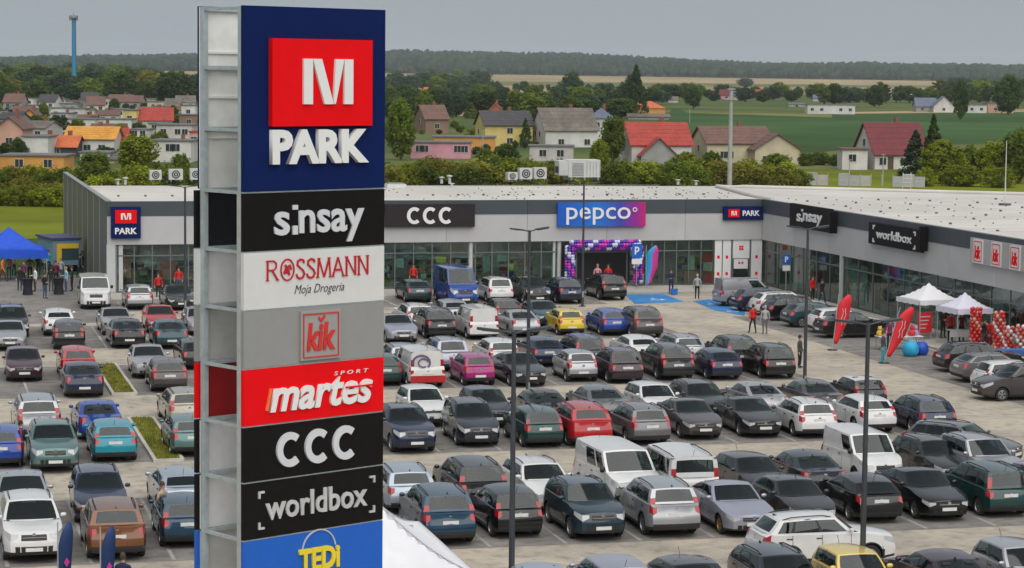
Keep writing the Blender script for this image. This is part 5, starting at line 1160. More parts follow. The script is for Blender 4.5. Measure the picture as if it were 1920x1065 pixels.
# ------------------------------------------------------------------ houses
PANE = mat('house_pane', (.03, .035, .04), .08, var=.2, spec=.7); FRM = mat('window_frame', (.55, .54, .52), .5, var=.05); DOORM = mat('house_door', (.10, .05, .03), .6, var=.2); CHIM = mat('chimney_brick', (.22, .09, .06), .9, var=.25, scale=3)
HC = {}
def hm(k, c, rough=.85, var=.1, scale=.6, dirt=.15):
    return mat('house_' + k, c, rough, var=var, scale=scale, dirt=dirt)
WALLS = dict(white=hm('white', (.62, .60, .56)), cream=hm('cream', (.58, .50, .34)), yellow=hm('yellow', (.66, .52, .18)), pink=hm('pink', (.58, .28, .34)), salmon=hm('salmon', (.58, .33, .25)), orange=hm('orange', (.62, .30, .07)), grey=hm('grey', (.34, .33, .32)), brown=hm('brown', (.24, .15, .11)), brick=hm('brick', (.38, .13, .07)), pale=hm('pale', (.52, .48, .46)), dark=hm('dark', (.06, .055, .06)))
ROOFS = dict(red=hm('tile_red', (.36, .045, .03), .7, .2, 2), orange=hm('tile_orange', (.56, .14, .045), .7, .2, 2), brown=hm('tile_brown', (.16, .085, .065), .7, .2, 2), dark=hm('tile_dark', (.06, .055, .06), .7, .2, 2), grey=hm('tile_grey', (.17, .145, .12), .8, .25, 1.2, .3), wine=hm('tile_wine', (.15, .02, .025), .7, .2, 2), amber=hm('tile_amber', (.60, .28, .04), .7, .2, 2), blue=hm('tile_blue', (.12, .14, .2), .6, .15, 2), flat=hm('flat_felt', (.16, .155, .155), .9, .15, 1))
def window(par, x, y, z, w, h, rz=0.):
    b = MB(); b.box(-w / 2, w / 2, -.05, .02, -h / 2, h / 2); f = b.build('window', FRM, par, (x, y, z), rz)
    b = MB(); b.box(-w / 2 + .07, -.03, -.02, 0, -h / 2 + .07, h / 2 - .07); b.build('pane', PANE, f, (0, -.042, 0)); b = MB(); b.box(.03, w / 2 - .07, -.02, 0, -h / 2 + .07, h / 2 - .07); b.build('pane', PANE, f, (0, -.042, 0))
def roof_slab(par, m, x0, x1, ya, za, yb, zb, th=.16, name='roof', ax='x'):
    """sloping slab with courses of tiles, from (ya,za) low to (yb,zb) high"""
    n_ = 6; out = None
    for k in range(n_):
        t0, t1 = k / n_, (k + 1) / n_ + .02; y0, z0, y1, z1 = lerp(ya, yb, t0), lerp(za, zb, t0), lerp(ya, yb, min(1, t1)), lerp(za, zb, min(1, t1)); e = .05
        V = []
        for x in (x0, x1):
            V += [(x, y0, z0), (x, y1, z1 - e), (x, y1, z1 + th - e), (x, y0, z0 + th)]
        if ax == 'y': V = [(-b_, a_, c_) for a_, b_, c_ in V]
        b = MB(); b.add(V, [(0, 1, 2, 3), (7, 6, 5, 4), (0, 4, 5, 1), (1, 5, 6, 2), (2, 6, 7, 3), (3, 7, 4, 0)]); o = b.build(name if out is None else 'tile_course', m, par if out is None else out); out = out or o
    return out
def house(px, py, wm, dm, hw_, rise, wall, roofm, rot, label, ridge='x', wins=((-.25, .5), (.25, .5)), gw=((0, .55),), flat=False, chim=True, door=None, hip=False, storeys=1):
    """width along x (front faces the camera when rot=0), ridge along x or y"""
    r = empty('house', un(px, py) if not isinstance(px, Vector) else px, radians(rot), label, 'house')
    wl_, rf = WALLS[wall], ROOFS[roofm]; a, d = wm / 2, dm / 2; b = MB()
    if flat:
        b.box(-a, a, -d, d, -.3, hw_); b.build('wall', wl_, r); c = MB(); c.box(-a - .25, a + .25, -d - .25, d + .25, hw_ + .004, hw_ + .22); rf_ = c.build('roof', rf, r)
        if chim: c = MB(); c.box(-.3, .3, -.3, .3, 0, .8); c.build('chimney', CHIM, rf_, (a * .4, 0, hw_ + .224))
    else:
        ov = .4
        if hip:
            b.box(-a, a, -d, d, -.3, hw_); b.build('wall', wl_, r); c = MB(); k = max(0, a - d) 
            c.add([(-a - ov, -d - ov, hw_), (a + ov, -d - ov, hw_), (a + ov, d + ov, hw_), (-a - ov, d + ov, hw_), (-k - .01, 0, hw_ + rise), (k + .01, 0, hw_ + rise)], [(0, 1, 5, 4), (1, 2, 5), (2, 3, 4, 5), (3, 0, 4), (3, 2, 1, 0)]); rf_ = c.build('roof', rf, r)
        elif ridge == 'x':
            V = [(-a, -d, -.3), (-a, d, -.3), (-a, d, hw_), (-a, 0, hw_ + rise - .02), (-a, -d, hw_)]; V += [(a, y, z) for _, y, z in V]
            b.add(V, [(0, 4, 3, 2, 1), (5, 6, 7, 8, 9), (0, 5, 9, 4), (1, 2, 7, 6), (4, 9, 8, 3), (2, 3, 8, 7)]); b.build('wall', wl_, r); sl_ = rise / d
            rf_ = roof_slab(r, rf, -a - ov, a + ov, -d - ov, hw_ - ov * sl_, 0, hw_ + rise); roof_slab(r, rf, -a - ov, a + ov, d + ov, hw_ - ov * sl_, 0, hw_ + rise)
        else:
            V = [(-a, -d, -.3), (a, -d, -.3), (a, -d, hw_), (0, -d, hw_ + rise - .02), (-a, -d, hw_)]; V += [(x, d, z) for x, _, z in V]
            b.add(V, [(0, 1, 2, 3, 4), (9, 8, 7, 6, 5), (0, 4, 9, 5), (1, 6, 7, 2), (2, 7, 8, 3), (4, 3, 8, 9)]); b.build('wall', wl_, r); sl_ = rise / a
            rf_ = roof_slab(r, rf, -d - ov, d + ov, -a - ov, hw_ - ov * sl_, 0, hw_ + rise, ax='y'); roof_slab(r, rf, -d - ov, d + ov, a + ov, hw_ - ov * sl_, 0, hw_ + rise, ax='y')
        if chim: c = MB(); c.box(-.35, .35, -.3, .3, -.8, .9); c.build('chimney', CHIM, rf_, (a * .25 if ridge == 'x' else .4, .5, hw_ + rise))
    for fx, fz in wins: window(r, fx * wm, -d - .02, fz * hw_, 1.3, 1.25)
    for fy, fz in gw: window(r, -a - .02, fy * dm, fz * hw_ if ridge == 'y' or flat else fz * (hw_ + rise * .5), 1.1, 1.2, -pi / 2)
    if door is not None: c = MB(); c.box(-.5, .5, -.04, 0, 0, 2.1); c.build('door', DOORM, r, (door * wm, -d - .005, 0))
    return r
def hpx(x0, x1, base, top_wall, top_roof, wall, roofm, label, dm=8., rot=0., **kw):
    """front from column x0 to x1; wall and ridge rows give the heights"""
    p = un((x0 + x1) / 2, base); s_ = pxm(p.y); wm = (x1 - x0) / s_
    c = p + Vector((0, dm / 2, 0))
    return house(c, 0, wm, dm, (base - top_wall) / s_, max(.3, (top_wall - top_roof) / s_), wall, roofm, rot, label, **kw)
# middle
hpx(770, 882, 297, 268, 265, 'pink', 'flat', 'pink flat-roofed house right of the pylon', 7, 0, flat=True, wins=((-.36, .62), (-.26, .62), (.28, .62), (.40, .62)), chim=False)
hpx(812, 928, 288, 258, 255, 'orange', 'flat', 'orange flat-roofed building behind the pink house', 8, 0, flat=True, wins=((-.3, .6),), chim=False)
hpx(898, 990, 274, 234, 209, 'yellow', 'dark', 'yellow house with dark roof in the middle', 9, 14, wins=((.02, .72), (.02, .25)), gw=((.1, .5),))
hpx(1008, 1110, 276, 243, 204, 'white', 'grey', 'white house with weathered grey-brown roof in the middle', 10, 16, wins=((-.2, .3), (.3, .3)), gw=((-.1, .45), (.2, .45)))
hpx(1106, 1150, 262, 222, 203, 'white', 'blue', 'white house with blue-grey roof behind the white gabled one', 9, 0, wins=((-.2, .7), (.2, .7)), hip=True)
hpx(993, 1075, 302, 275, 272, 'pale', 'flat', 'low pale garage before the white house', 6, 0, flat=True, wins=((-.2, .55), (.2, .55)), chim=False)
hpx(1172, 1288, 306, 270, 231, 'white', 'red', 'white house with bright red roof, its main wing', 9, 12, wins=((.4, .4),), gw=((0, .6),))
h2 = hpx(1202, 1270, 309, 291, 259, 'grey', 'red', 'grey front gable of the red-roofed house', 6, 0, ridge='y', wins=(), chim=False, gw=())
hpx(1312, 1440, 306, 268, 239, 'cream', 'brown', 'cream house with brown roof, its long wing', 10, 12, wins=((-.25, .42), (-.15, .42), (.2, .42)), gw=((0, .5),))
hpx(1412, 1498, 309, 280, 252, 'cream', 'brown', 'cream front gable of the brown-roofed house', 7, 4, ridge='y', wins=((-.25, .35),), chim=False, gw=())
hpx(1624, 1730, 318, 287, 232, 'white', 'wine', 'white house with steep dark red roof at right', 9, 14, wins=((-.35, .5), (.05, .5)), gw=((0, .5), (0, .85)), door=-.2)
hpx(1579, 1626, 319, 281, 277, 'white', 'brown', 'white flat porch wing beside the dark red roof', 6, 0, flat=True, wins=((-.1, .6),), chim=False, gw=())
hpx(1182, 1247, 213, 203, 190, 'orange', 'orange', 'low house with orange hipped roof beyond the red roof', 10, 0, hip=True, wins=((0, .5),), chim=False)
hpx(1178, 1255, 224, 219, 214, 'grey', 'grey', 'long grey shed before the orange hipped roof', 8, 0, wins=(), gw=(), chim=False)
hpx(1052, 1096, 209, 199, 187, 'white', 'orange', 'white house with orange roof above the grey-brown roof', 9, 0, wins=((-.2, .5), (.2, .5)))
hpx(1030, 1056, 209, 200, 190, 'white', 'dark', 'small white gabled house left of the orange roof', 9, 0, ridge='y', wins=((0, .6),))
hpx(1514, 1603, 214, 197, 195, 'white', 'flat', 'long white flat villa at the field edge', 9, 0, flat=True, wins=((-.4, .5), (-.2, .5), (.2, .5), (.4, .5)), chim=False)
hpx(1752, 1790, 211, 199, 181, 'white', 'blue', 'white gabled villa facing the field', 9, -4, ridge='y', wins=((.0, .5),), chim=False)
hpx(1718, 1756, 210, 199, 184, 'grey', 'blue', 'grey-roofed wing beside the white gabled villa', 9, 0, wins=((-.2, .5),), chim=False)
hpx(1810, 1850, 212, 197, 192, 'white', 'flat', 'white flat villa left of the terracotta one', 9, 0, flat=True, wins=((-.2, .5), (.25, .5)), chim=False)
hpx(1852, 1900, 212, 195, 186, 'salmon', 'flat', 'terracotta and white villa at far right', 9, 0, flat=True, wins=((-.2, .45), (.2, .45)), chim=False)
hpx(785, 830, 250, 222, 198, 'brown', 'brown', 'brown house among trees right of the pylon', 9, 20, wins=((0, .5),))
hpx(918, 940, 222, 205, 193, 'brick', 'orange', 'small brick house behind the yellow one', 8, 0, ridge='y', wins=((0, .5),))
hpx(770, 808, 203, 192, 184, 'white', 'grey', 'white low house with pale roof high behind trees', 9, 0, wins=((-.2, .5), (.2, .5)), chim=False)
for k, (x0, x1, b, t1, t2, wc, rc_, lab) in enumerate([(1350, 1372, 186, 178, 168, 'pink', 'wine', 'tiny pink house behind the power pole'), (1376, 1392, 187, 179, 171, 'pale', 'blue', 'tiny pale house right of the power pole'), (1395, 1412, 187, 178, 170, 'pink', 'brown', 'tiny pink house with brown roof far off'), (1418, 1440, 184, 177, 168, 'pale', 'red', 'tiny house with red roof far beyond the field'), (1442, 1462, 183, 176, 168, 'white', 'red', 'tiny white house with red roof at the far line'), (1232, 1272, 192, 187, 181, 'white', 'grey', 'pale rounded greenhouse shed beyond the orange roof'), (1180, 1194, 188, 183, 177, 'white', 'grey', 'tiny white house left of the greenhouse shed'), (1245, 1262, 176, 170, 165, 'white', 'blue', 'tiny white gabled house on the tan field'), (1526, 1548, 190, 184, 178, 'pale', 'blue', 'tiny house with blue roof behind the villa'), (1480, 1510, 200, 196, 193, 'pale', 'flat', 'tiny pale shed on the green field'), (795, 810, 176, 170, 164, 'salmon', 'orange', 'tiny salmon house right of the pylon far off'), (853, 866, 166, 158, 150, 'white', 'grey', 'tiny white house on the far wood edge'), (1560, 1585, 190, 185, 180, 'grey', 'blue', 'tiny grey barn behind the long villa'), (965, 985, 172, 167, 163, 'white', 'grey', 'tiny white barn on the tan field left')]):
    hpx(x0, x1, b, t1, t2, wc, rc_, lab, 8, rt.uniform(-10, 10), wins=((0, .5),), gw=(), chim=False)
# left village
hpx(0, 120, 322, 293, 288, 'orange', 'flat', 'orange-yellow flat house at the left behind shrubs', 8, 0, flat=True, wins=((.25, .55), (-.2, .55)), chim=False)
hpx(42, 90, 296, 257, 254, 'white', 'flat', 'white cube house above the orange one', 8, 0, flat=True, wins=(), chim=False)
hpx(90, 142, 294, 275, 256, 'dark', 'orange', 'dark shed under a red-orange roof', 8, 0, wins=((-.2, .5),), gw=())
hpx(122, 214, 292, 260, 239, 'white', 'amber', 'long white house with amber-orange roof', 9, 0, wins=((-.35, .45), (-.05, .45), (.25, .45)))
hpx(215, 234, 290, 266, 243, 'salmon', 'red', 'narrow house with bright red roof beside the amber one', 8, 0, wins=((0, .5),))
hpx(-8, 42, 280, 240, 220, 'salmon', 'brown', 'salmon gabled house at the left edge', 10, 0, ridge='y', wins=((.0, .4),))
hpx(114, 178, 247, 224, 214, 'white', 'flat', 'white stepped house with flat roof in the left village', 9, 0, flat=True, wins=((-.1, .5),), chim=False)
hpx(172, 246, 247, 224, 221, 'white', 'flat', 'long white terrace with dark flat roof', 8, 0, flat=True, wins=((.2, .5), (.35, .5)), chim=False)
hpx(230, 256, 243, 207, 203, 'yellow', 'flat', 'tall yellow house beside the red gable', 8, 0, flat=True, wins=((0, .6),), chim=False)
hpx(257, 318, 243, 225, 203, 'white', 'red', 'white house with large red roof in the left village', 9, 8, wins=((0, .5),))
hpx(285, 358, 304, 265, 260, 'white', 'flat', 'white flats with paired windows by the pylon', 9, 0, flat=True, wins=((-.05, .7), (.12, .7)))
hpx(293, 360, 265, 235, 231, 'pale', 'flat', 'low grey flats behind the white flats', 9, 0, flat=True, wins=((-.3, .6), (.1, .6), (.3, .6)), chim=False)
hpx(340, 366, 226, 198, 195, 'white', 'flat', 'small white cube house beside the far tree', 8, 0, flat=True, wins=((0, .6),), chim=False)
hpx(336, 372, 240, 216, 212, 'brown', 'flat', 'brown house left of the pylon', 8, 0, flat=True, wins=((0, .5),), chim=False)
hpx(355, 372, 276, 248, 244, 'salmon', 'red', 'small red-brick house against the pylon', 8, 0, flat=True, wins=((0, .5),), chim=False)
hpx(44, 66, 233, 215, 205, 'orange', 'brown', 'small orange gabled house among trees', 8, 0, ridge='y', wins=((0, .5),))
hpx(88, 122, 222, 203, 199, 'white', 'flat', 'white garage row left part in the village', 8, 0, flat=True, wins=((0, .5),), chim=False)
hpx(123, 160, 222, 204, 200, 'pale', 'flat', 'pale garage row right part in the village', 8, 0, flat=True, wins=((0, .5),), chim=False)
hpx(0, 14, 226, 207, 202, 'grey', 'dark', 'grey house at the left edge below the wood', 8, 0, flat=True, wins=((0, .5),), chim=False)
hpx(18, 34, 222, 208, 200, 'white', 'blue', 'small white house with blue roof at the left', 8, 0, wins=((0, .5),), gw=())
hpx(48, 95, 262, 240, 228, 'pale', 'grey', 'pale house with grey roof beside the salmon gable', 9, -14, wins=((-.2, .5), (.2, .5)))
hpx(208, 234, 228, 205, 200, 'white', 'flat', 'tall narrow white house above the terrace', 8, 0, flat=True, wins=((0, .6),), chim=False)
hpx(258, 282, 222, 202, 197, 'white', 'flat', 'white block behind the red roof, left', 8, 0, flat=True, wins=((0, .6),), chim=False)
hpx(284, 314, 220, 200, 196, 'cream', 'flat', 'cream block behind the red roof, right', 8, 0, flat=True, wins=((0, .6),), chim=False)
hpx(205, 242, 306, 299, 292, 'cream', 'grey', 'small shed with grey roof behind the left arcade', 6, 0, wins=(), gw=(), chim=False)
hpx(150, 205, 305, 287, 283, 'pale', 'flat', 'pale outbuilding below the amber roof', 7, 0, flat=True, wins=((-.2, .5), (.2, .5)), chim=False)
hpx(248, 292, 166, 155, 149, 'white', 'grey', 'long pale factory hall in the left wood', 20, 0, wins=((-.2, .5), (.2, .5)), gw=(), chim=False)
hpx(308, 366, 172, 160, 153, 'white', 'red', 'white hall with reddish roof far left of pylon', 20, 0, wins=((-.2, .5), (.2, .5)), gw=(), chim=False)
ru = random.Random(33); used = []
for k, (x, b) in enumerate([(10, 246), (70, 246), (30, 262), (100, 236), (150, 262), (190, 258), (262, 258), (322, 250), (20, 236), (60, 214), (128, 212), (176, 210), (200, 232), (246, 205), (300, 208), (322, 214), (350, 262), (80, 278), (250, 280), (275, 296), (160, 240), (8, 275), (330, 224), (140, 204), (90, 206), (50, 200), (110, 201), (165, 201), (190, 203), (225, 203), (268, 203), (295, 246), (232, 246), (40, 226), (115, 226), (345, 205), (360, 252), (155, 222), (25, 205)]):
    w_ = ru.uniform(24, 46); wc = ru.choice(['white', 'white', 'pale', 'cream', 'grey', 'salmon', 'white']); fl = ru.random() < .6
    hpx(x - w_ / 2, x + w_ / 2, b, b - ru.uniform(13, 18), b - ru.uniform(24, 29) if not fl else b - 20, wc, 'flat' if fl else ru.choice(['brown', 'grey', 'dark', 'brown']), f'small {wc} village house, {ordw(k + 1)} of the plain ones left of pylon', 8, ru.uniform(-12, 12), flat=fl, wins=((-.25, .55), (.25, .55)), gw=(), chim=ru.random() < .5)
belt(26, -10, 372, 232, 300, 14, 26, ['tree', 'bush'], [1, 2, 0, 1], 'in the left village gardens', 'garden trees in the left village', (1, 1.4))
belt(24, -10, 372, 204, 232, 9, 17, ['tree'], [1, 2, 2], 'among the far left roofs', 'trees among the far left roofs', (1.1, 1.5))
belt(20, 730, 1160, 236, 262, 9, 18, ['tree', 'bush'], [1, 2, 1, 0], 'in the middle gardens', 'garden trees in the middle', (1, 1.5))
# ------------------------------------------------------------------ tower, poles, fence
TB = mat('tower_blue', (.02, .22, .40), .5, var=.1); TR = mat('tower_red', (.3, .05, .05), .5); TD = mat('tower_dark', (.07, .08, .10), .5)
p = un(139, 184); s_ = pxm(p.y); tw = empty('telecom_tower', p, 0, 'slim blue telecom tower rising above the left wood', 'tower')
ht = (184 - 36) / s_; b = MB(); b.tube([(0, 0, 0), (0, 0, ht * .5), (0, 0, ht)], [1.25, 1.05, .9], 14); b.build('mast', TB, tw, smooth=40)
b = MB(); b.tube([(1.15, -.1, ht * .45), (1.0, -.1, ht)], .14, 6); b.build('red_highlight_strip', TR, tw)  # red strip up the right side, a painted stand-in for the mast's highlight
b = MB(); b.lathe([(.95, ht), (2.0, ht + .1), (2.0, ht + .3), (0, ht + .3)], 14); b.build('platform', TD, tw)
for k in range(6): a = k * pi / 3; b = MB(); b.box(-.2, .2, -.12, .12, -1.2, 1.3); b.build('antenna_panel', TD, tw, (1.9 * cos(a), 1.9 * sin(a), ht + .2), a)
b = MB(); b.tube([(0, 0, ht), (0, 0, ht + 3)], .1, 6); b.build('spike', TD, tw)
CONC = mat('pole_concrete', (.42, .41, .39), .85, var=.08, dirt=.15)
p = un(1367, 392); s_ = pxm(p.y); pw = empty('power_pole', p, .1, 'thick pale concrete power pole behind the inner corner', 'pole')
hp = (392 - 165) / s_; b = MB(); b.tube([(0, 0, 0), (0, 0, hp)], [.3, .2], 12); b.build('shaft', CONC, pw, smooth=40)
for z, w_ in ((hp - .15, .45), (hp - 1.3, .75)): b = MB(); b.box(-w_, w_, -.06, .06, -.06, .06); b.build('cross_arm', CONC, pw, (0, -.24, z))
for z, x in ((hp - 1.2, -.65), (hp - 1.2, .65), (hp, 0)): b = MB(); b.lathe([(.06, 0), (.09, .1), (.05, .2), (0, .3)], 8); b.build('insulator', TD, pw, (x, -.24, z))
for px, base, top, lab in [(1478, 352, 318, 'first'), (1592, 350, 300, 'second'), (1655, 348, 290, 'third'), (1293, 230, 205, 'fourth'), (905, 300, 245, 'white and red')]:
    p = un(px, base); s_ = pxm(p.y); q = empty('utility_post', p, 0, f'slim pale post behind the arcade, {lab} of the thin ones', 'post', 'thin posts behind the arcade'); b = MB(); b.tube([(0, 0, 0), (0, 0, (base - top) / s_)], [.09, .06], 6); b.build('shaft', CONC, q); b = MB(); b.box(-.3, .3, -.03, .03, 0, .06); b.build('cross_arm', CONC, q, (0, 0, (base - top) / s_))
FENC = mat('fence_panel_grey', (.40, .41, .42), .7, var=.15)
p0, p1 = un(1452, 346), un(1735, 352)
fe = empty('garden_fence', p0, math.atan2(p1.y - p0.y, p1.x - p0.x), 'pale panel fence behind the wing in front of the houses', 'fence')
Lf = (p1 - p0).length; nf = 14
for k in range(nf):
    if k in (5, 9, 10): pass
    else: b = MB(); b.box(.06, Lf / nf - .06, -.02, .02, .05, 1.5 + .3 * (k % 3 == 0)); b.build('fence_board', FENC if k % 4 else WALLS['pale'], fe, (k * Lf / nf, 0, 0))
    b = MB(); b.box(-.05, .05, -.05, .05, 0, 1.7); b.build('fence_post', CONC, fe, (k * Lf / nf, 0, 0))
# ------------------------------------------------------------------ lamps
LAMP = mat('lamp_grey', (.055, .062, .07), .45, .3, var=.1); LENS = mat('lamp_lens', (.55, .56, .56), .3)
def street_lamp(px, ytop, label, arms=2, h=8.0, rz=0.):
    p = un(px, ytop, h); p.z = 0.0
    o = empty('street_lamp', (p.x, p.y, .006), ANG + rz, label, 'lamp', 'grey lamp posts of the car park')
    b = MB(); b.tube([(0, 0, 0), (0, 0, h)], [.095, .06], 10); b.build('pole', LAMP, o, smooth=40)
    b = MB(); b.box(-.17, .17, -.17, .17, 0, .05); b.build('base_plate', LAMP, o); b = MB(); b.box(-.05, .05, -.1, -.08, .6, 1.0); b.build('service_hatch', GALV, o)
    for s in ((-1, 1) if arms == 2 else (1,)):
        b = MB(); b.tube([(0, 0, h - .06), (s * .25, 0, h + .0), (s * .5, 0, h + .04)], .03, 6); a = b.build('arm', LAMP, o, smooth=40)
        b = MB(); b.prism([(-.32, -.12), (.25, -.15), (.34, -.08), (.34, .08), (.25, .15), (-.32, .12)], 0, .07); hd = b.build('lamp_head', LAMP, a, (s * .72, 0, h + .03), 0 if s > 0 else pi); hd.rotation_euler[1] = -.12
        b = MB(); b.box(-.2, .2, -.1, .1, -.012, 0); b.build('lens', LENS, a, (s * .72, 0, h + .028), 0 if s > 0 else pi).rotation_euler[1] = -.12 
street_lamp(347, 350, 'lamp post left of the pylon before the left shop'); street_lamp(993, 432, 'lamp post in the middle, farther of the two close together', rz=.35); street_lamp(964, 622, 'lamp post in the middle reaching the bottom edge, nearer of the pair'); street_lamp(1095, 345, 'lamp post crossing the blue and pink sign'); street_lamp(1515, 428, 'lamp post before the first wing sign'); street_lamp(1628, 606, 'lamp post at right reaching the bottom edge')
# ------------------------------------------------------------------ marquees, flags, signs
TW = mat('tent_white', (.74, .73, .75), .8, var=.03, dirt=.05); TBL = mat('tent_blue', (.005, .075, .58), .7, var=.1); TLIL = mat('tent_lilac_white', (.66, .64, .74), .8, var=.03); LEGM = mat('tent_leg', (.5, .52, .53), .4, .5)
def gazebo(c, rz, w, d, ze, zp, m, label, val=.3, ridge=0., pw=1.25, fold=.0, n_=12):
    """pop-up tent: sagging hipped canopy, valance, legs"""
    o = empty('gazebo', c, rz, label, 'tent'); b = MB()
    def top(x, y):
        ax = max(0, abs(x) - 0) / (w / 2); ay = max(0, abs(y) - ridge / 2) / (d / 2 - ridge / 2); t = min(1., max(ax, ay))
        return ze + (zp - ze) * (1 - t) ** pw - .05 * sin(pi * t) * (1 - abs(ax - ay)) - fold * (sin(9 * t + 3 * ax) * sin(7 * ay + 2) * (t < .97))
    for j in range(n_ + 1):
        for i in range(n_ + 1): x, y = -w / 2 + w * i / n_, -d / 2 + d * j / n_; b.v.append((x, y, top(x, y)))
    for j in range(n_):
        for i in range(n_): k = j * (n_ + 1) + i; b.f.append((k, k + 1, k + n_ + 2, k + n_ + 1)); b.m.append(0)
    co = b.build('canopy', m, o, smooth=20); sm = co.modifiers.new('thick', 'SOLIDIFY'); sm.thickness = .02
    for (x0, y0, x1, y1) in ((-w / 2, -d / 2, w / 2, -d / 2), (w / 2, -d / 2, w / 2, d / 2), (w / 2, d / 2, -w / 2, d / 2), (-w / 2, d / 2, -w / 2, -d / 2)):
        v = MB(); k_ = 8; nx, ny = (y1 - y0), -(x1 - x0); ln = sqrt(nx * nx + ny * ny); nx, ny = nx / ln * .012, ny / ln * .012
        for i in range(k_ + 1): t = i / k_; x, y = lerp(x0, x1, t) + nx, lerp(y0, y1, t) + ny; v.v += [(x, y, ze), (x + nx, y + ny, ze - val - .04 * abs(sin(pi * t * 4)))]; 
        for i in range(k_): v.f.append((2 * i, 2 * i + 1, 2 * i + 3, 2 * i + 2)); v.m.append(0)
        vo = v.build('valance', m, co)
    for sx in (-1, 1):
        for sy in (-1, 1): l_ = MB(); l_.box(-.025, .025, -.025, .025, 0, ze); l_.build('leg', LEGM, o, (sx * (w / 2 - .06), sy * (d / 2 - .06), 0))
    return o, co
c0, c1 = un(785, 977, 2.35), un(893, 1075, 2.35); mid = (c0 + c1) / 2; dirn = (c1 - c0).normalized(); rz = math.atan2(dirn.y, dirn.x) + pi / 2; rgt = Vector((cos(rz), sin(rz), 0)); cc_ = mid - rgt * 2.5; cc_.z = 0
g, co = gazebo((cc_.x, cc_.y, .0), rz, 5.0, (c1 - c0).length, 2.35, 4.25, TW, 'large white marquee roof at the foot of the pylon', .35, 0., 1.45, .014, 24)
SEAMM = mat('tent_seam', (.42, .41, .43), .8); hw_t, hl_t = 2.5, (c1 - c0).length / 2
for sx in (-1, 1):                           # sewn hems along the hips
    for sy in (-1, 1):
        pts = [(sx * hw_t * t, sy * hl_t * t, 2.35 + 1.9 * (1 - t) ** 1.45 + .012 - .05 * sin(pi * t)) for t in [i / 12 for i in range(1, 12)]]
        b = MB(); b.tube(pts, .022, 5); b.build('hem', SEAMM, co)
for t in (.3, .55, .78):
    b = MB(); b.lathe([(0, .03), (.06, .03), (.07, 0)], 10); b.build('eyelet', GALV, co, (hw_t * t * .96, hl_t * t * .6, 2.37 + 1.9 * (1 - t) ** 1.45))
pt = un(18, 524); gazebo((pt.x, pt.y, .004), ANG, 5.2, 3.4, 2.2, 3.75, TBL, 'blue party tent at the left edge over the crowd', .55, 1.2)
pt = uvp(44.4, on_u(1757, 632, 44.4)[0] + 1.3); gazebo((pt.x, pt.y, .13), ANG + .1, 2.7, 2.7, 2.25, 3.15, TW, 'white pop-up tent by the wing, left of two', .25)
pt = uvp(44.9, on_u(1808, 600, 44.9)[0] - .0); gazebo((pt.x, pt.y, .13), ANG + .1, 2.3, 2.3, 2.1, 2.95, TLIL, 'lilac-white pop-up tent by the wing, right of two', .28)
FRED = mat('flag_red', (.66, .02, .03), .7, var=.06); FNAVY = mat('flag_navy', (.012, .04, .13), .7, var=.08); FCY = mat('flag_cyan', (.02, .30, .60), .7, var=.06); FPK = mat('flag_pink', (.6, .04, .3), .7); FWH = mat('flag_print_white', (.7, .42, .42), .7)
def feather_flag(top_px, top_py, h, m, label, w=.75, rz=0., tilt=0., m2=None, txt=None):
    p = un(top_px, top_py, h * cos(tilt)); o = empty('feather_flag', (p.x, p.y, .006), ANG + rz, label, 'flag'); tl = math.tan(tilt) * h
    n_ = 12; pole = [(tl * (i / n_) - (0 if i < 10 else .0), 0, h * i / n_) for i in range(n_ + 1)]; b = MB(); b.tube(pole, .02, 6); b.build('pole', LEGM, o)
    b = MB(); b.lathe([(0, .05), (.28, .04), (.3, 0)], 12); b.build('base', CBLK, o)
    f = MB()
    for i in range(n_ + 1):
        t = i / n_; z = h * (.12 + .88 * t); sh = tl * z / h + .02; yy = .05 * sin(5 * t)
        xl = w * .72 * max(0, (t - .72) / .28) ** 2; xr = w * min(1, .3 + .7 * t / .45); xr = xr - (w * .12 * ((t - .9) / .1) ** 2 if t > .9 else 0); dz = -.10 * (1 - t) * 0
        f.v += [(sh + xl, 0, z), (sh + (xl + xr) / 2, yy, z - .02), (sh + xr, yy * 1.5, z - (.06 if t > .9 else 0.02))]
    for i in range(n_):
        for k in range(2): f.f.append((3 * i + k, 3 * i + k + 1, 3 * i + k + 4, 3 * i + k + 3)); f.m.append(1 if (m2 and k == 1) else 0)
    fo = f.build('banner', [m] + ([m2] if m2 else []), o, smooth=60); sd = fo.modifiers.new('thick', 'SOLIDIFY'); sd.thickness = .006
    if txt:
        for k in range(2):
            b = MB(); ribbon(b, [(tl * (.45 + .06 * i) + .06 + w * (.36 + .22 * k) + .05 * sin(2.2 * i + k), h * (.45 + .06 * i)) for i in range(6)], .035, .004); b.build('print_line', FWH, fo, (0, -.07, 0))
    return o
feather_flag(1563, 553, 3.1, FRED, 'red feather flag before the black saloon at the wing', .75, 0, .1, txt=1); feather_flag(1660, 580, 3.0, FRED, 'red leaning feather flag beside the toy table', .8, 0, .28, txt=1)
feather_flag(1212, 460, 3.2, FCY, 'cyan and pink feather flag right of the balloon arch', .85, 0, 0, FPK)
feather_flag(108, 980, 3.0, FNAVY, 'navy feather flag at the bottom left, left one', .42, .5); feather_flag(188, 988, 3.0, FNAVY, 'navy feather flag at the bottom left, right one', .42, .5)
for o in list(COL.objects):
    if o.name.startswith('feather_flag') and 'navy' in o.get('label', ''):
        b = MB(); b.add([(0, 0, .13), (.09, 0, 0), (0, 0, -.13), (-.09, 0, 0)], [(0, 1, 2, 3)]); [b.build('pink_mark', FPK, ch, (.22, -.09, 1.9)) for ch in o.children if ch.name.startswith('banner')]
